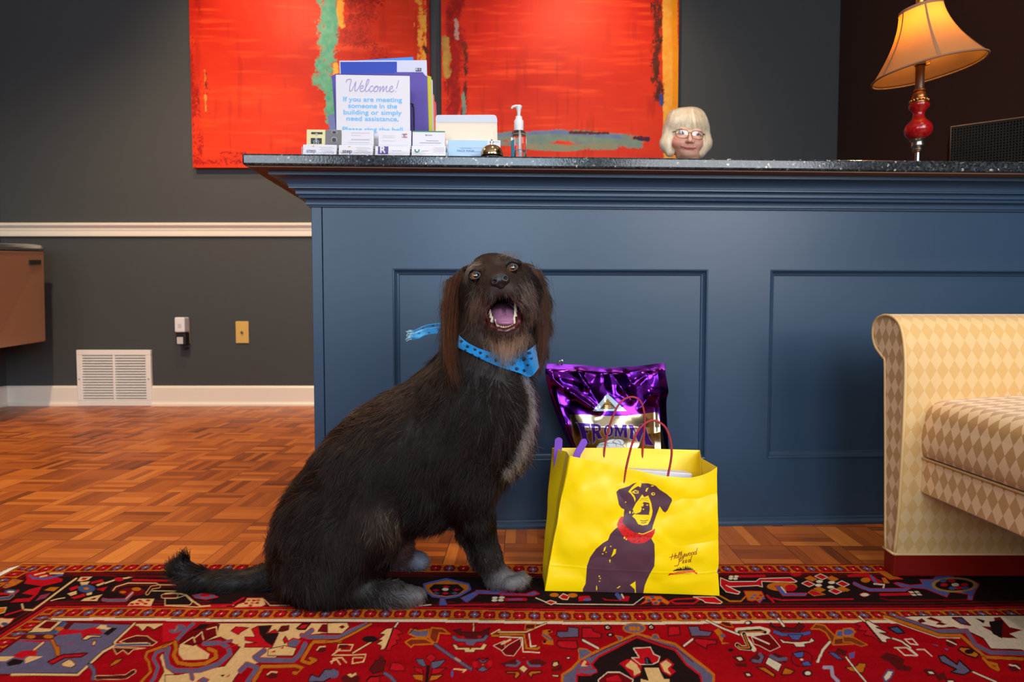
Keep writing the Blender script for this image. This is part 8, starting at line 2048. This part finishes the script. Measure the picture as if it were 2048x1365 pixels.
# eyes
for (x, y) in [(1364.5, 267.2), (1395, 270.2)]:
    ce = W_(x, y, 23.6); bb = MB(); bb.ball(ce, 6.2 * PS, 24, 20); vv2 = np.concatenate(bb.v); an = np.degrees(np.arccos(np.clip(unit(vv2 - ce) @ unit(np.array([-.15, -1, -.02])), -1, 1)))
    ec = np.where((an < 14)[:, None], np.array((.01, .01, .01)), np.where((an < 30)[:, None], np.array(RGB(70, 84, 96)), np.array(RGB(226, 214, 206))))
    bb.build('eye', attr_mat('human_eye', .1, spec=.6), g_per, col=ec, smooth=True, fix=False)
    bb = MB(); bb.tube(bez([W_(x - 6, y + .4, 27), W_(x - 2, y - 2.2, 30), W_(x + 3, y - 2.2, 30), W_(x + 6, y + .6, 27)], 6), .8 * PS, 6); bb.build('eyelid', mat('upper_lid', RGB(120, 72, 58), .6), g_per, smooth=True)
    bb = MB(); bb.tube(bez([W_(x - 7, y - 7.5, 27), W_(x - 1, y - 9.6, 30), W_(x + 7, y - 8, 27)], 6), np.linspace(1.0, .5, 13) * PS, 6); bb.build('eyebrow', mat('eyebrow', RGB(150, 112, 84), .8), g_per, smooth=True)
# glasses: a thing she wears, kept as part of her
bb = MB(); gl = []
for (x, y, hw_, hh) in [(1364.2, 267.8, 12.6, 8.6), (1394.6, 270.6, 11.4, 8.4)]:
    A = np.linspace(0, 2 * math.pi, 41); se = lambda v, n=3.2: np.sign(v) * np.abs(v) ** (2 / n)
    pts_ = [W_(x + hw_ * se(math.cos(a)), y + hh * se(math.sin(a)) + .10 * hw_ * se(math.cos(a)), 40 - 5 * abs(math.cos(a)) ** 2 * (1 if (math.cos(a) < 0) == (x < 1380) else .2)) for a in A]
    bb.tube(pts_, .62 * PS, 6, cap=False); gl.append(pts_)
bb.tube(bez([W_(1376.6, 266.4, 39), W_(1380, 265, 41), W_(1383.4, 267, 39.5)], 5), .6 * PS, 6)
bb.tube(bez([W_(1351.6, 264, 34), W_(1347, 263.5, 28), W_(1343, 265, 4)], 5), 1.0 * PS, 6); bb.tube(bez([W_(1406, 268.6, 35), W_(1409, 268.6, 26), W_(1409, 270, 2)], 5), 1.0 * PS, 6)
o = bb.build('glasses_frame', mat('bronze_wire', RGB(110, 66, 48), .3, .7), g_per, smooth=True)
bb = MB()
for pts_ in gl:
    c_ = np.mean(pts_, 0); n = len(pts_) - 1; bb.add([c_ + [0, -.0015, 0]] + [np.array(p) for p in pts_[:-1]], [(0, 1 + i, 1 + (i + 1) % n) for i in range(n)])
mg = bpy.data.materials.new('spectacle_glass'); mg.use_nodes = True; nt = mg.node_tree; nt.nodes.remove(nt.nodes['Principled BSDF'])
tr = nt.nodes.new('ShaderNodeBsdfTransparent'); gs = nt.nodes.new('ShaderNodeBsdfGlossy'); gs.inputs['Roughness'].default_value = .02; mx = nt.nodes.new('ShaderNodeMixShader')
mx.inputs[0].default_value = .07; nt.links.new(tr.outputs[0], mx.inputs[1]); nt.links.new(gs.outputs[0], mx.inputs[2]); nt.links.new(mx.outputs[0], nt.nodes['Material Output'].inputs['Surface'])
bb.build('glasses_lens', mg, g_per, smooth=True, fix=False)
bb = MB(); bb.ball(W_(1403.0, 302, 2), 1.5 * PS, 10, 8); bb.build('earring', mat('pearl', (.7, .68, .66), .2), g_per, smooth=True)
# clothes (hidden behind the desk from here)
cl = [cap(bp(-.13, .0, 1.15), bp(.13, .0, 1.15), .064, .064, k=.05), ell(bp(0, 0, 1.03), np.array([.165, .12, .19]), k=.06), ell(bp(0, .01, .86), np.array([.175, .135, .16]), k=.06)]
for sg in (-1, 1): cl += [cap(bp(.17 * sg, 0, 1.14), bp(.205 * sg, .01, .90), .056, .048, k=.03), cap(bp(.205 * sg, .01, .90), bp(.160 * sg, -.14, .815), .047, .038, k=.02)]
Vc, Fc, _, _ = skin_mesh(cl, .006, 3); b = MB(); b.add(Vc, Fc.tolist()); b.build('cardigan', mat('grey_cardigan', RGB(86, 84, 92), .9), g_per, smooth=True, fix=False)
cl = [ell(bp(0, .02, .80), np.array([.175, .14, .13]), k=.05)]
for sg in (-1, 1): cl += [cap(bp(.085 * sg, .02, .76), bp(.085 * sg, .0, .44), .085, .062, k=.03), cap(bp(.085 * sg, .0, .44), bp(.085 * sg, .03, .07), .062, .048, k=.02)]
Vc, Fc, _, _ = skin_mesh(cl, .006, 3); b = MB(); b.add(Vc, Fc.tolist()); b.build('trousers', mat('dark_trousers', RGB(40, 40, 48), .9), g_per, smooth=True, fix=False)
for sg in (-1, 1):
    Vc, Fc, _, _ = skin_mesh([cap(bp(.085 * sg, .04, .042), bp(.085 * sg, -.12, .034), .042, .034, k=.02), ell(bp(.085 * sg, .03, .07), np.array([.045, .05, .05]), k=.02)], .005, 2); Vc[:, 2] = np.maximum(Vc[:, 2], .0005)
    b = MB(); b.add(Vc, Fc.tolist()); b.build('shoe', mat('black_shoe', (.015, .015, .016), .4), g_per, smooth=True, fix=False)
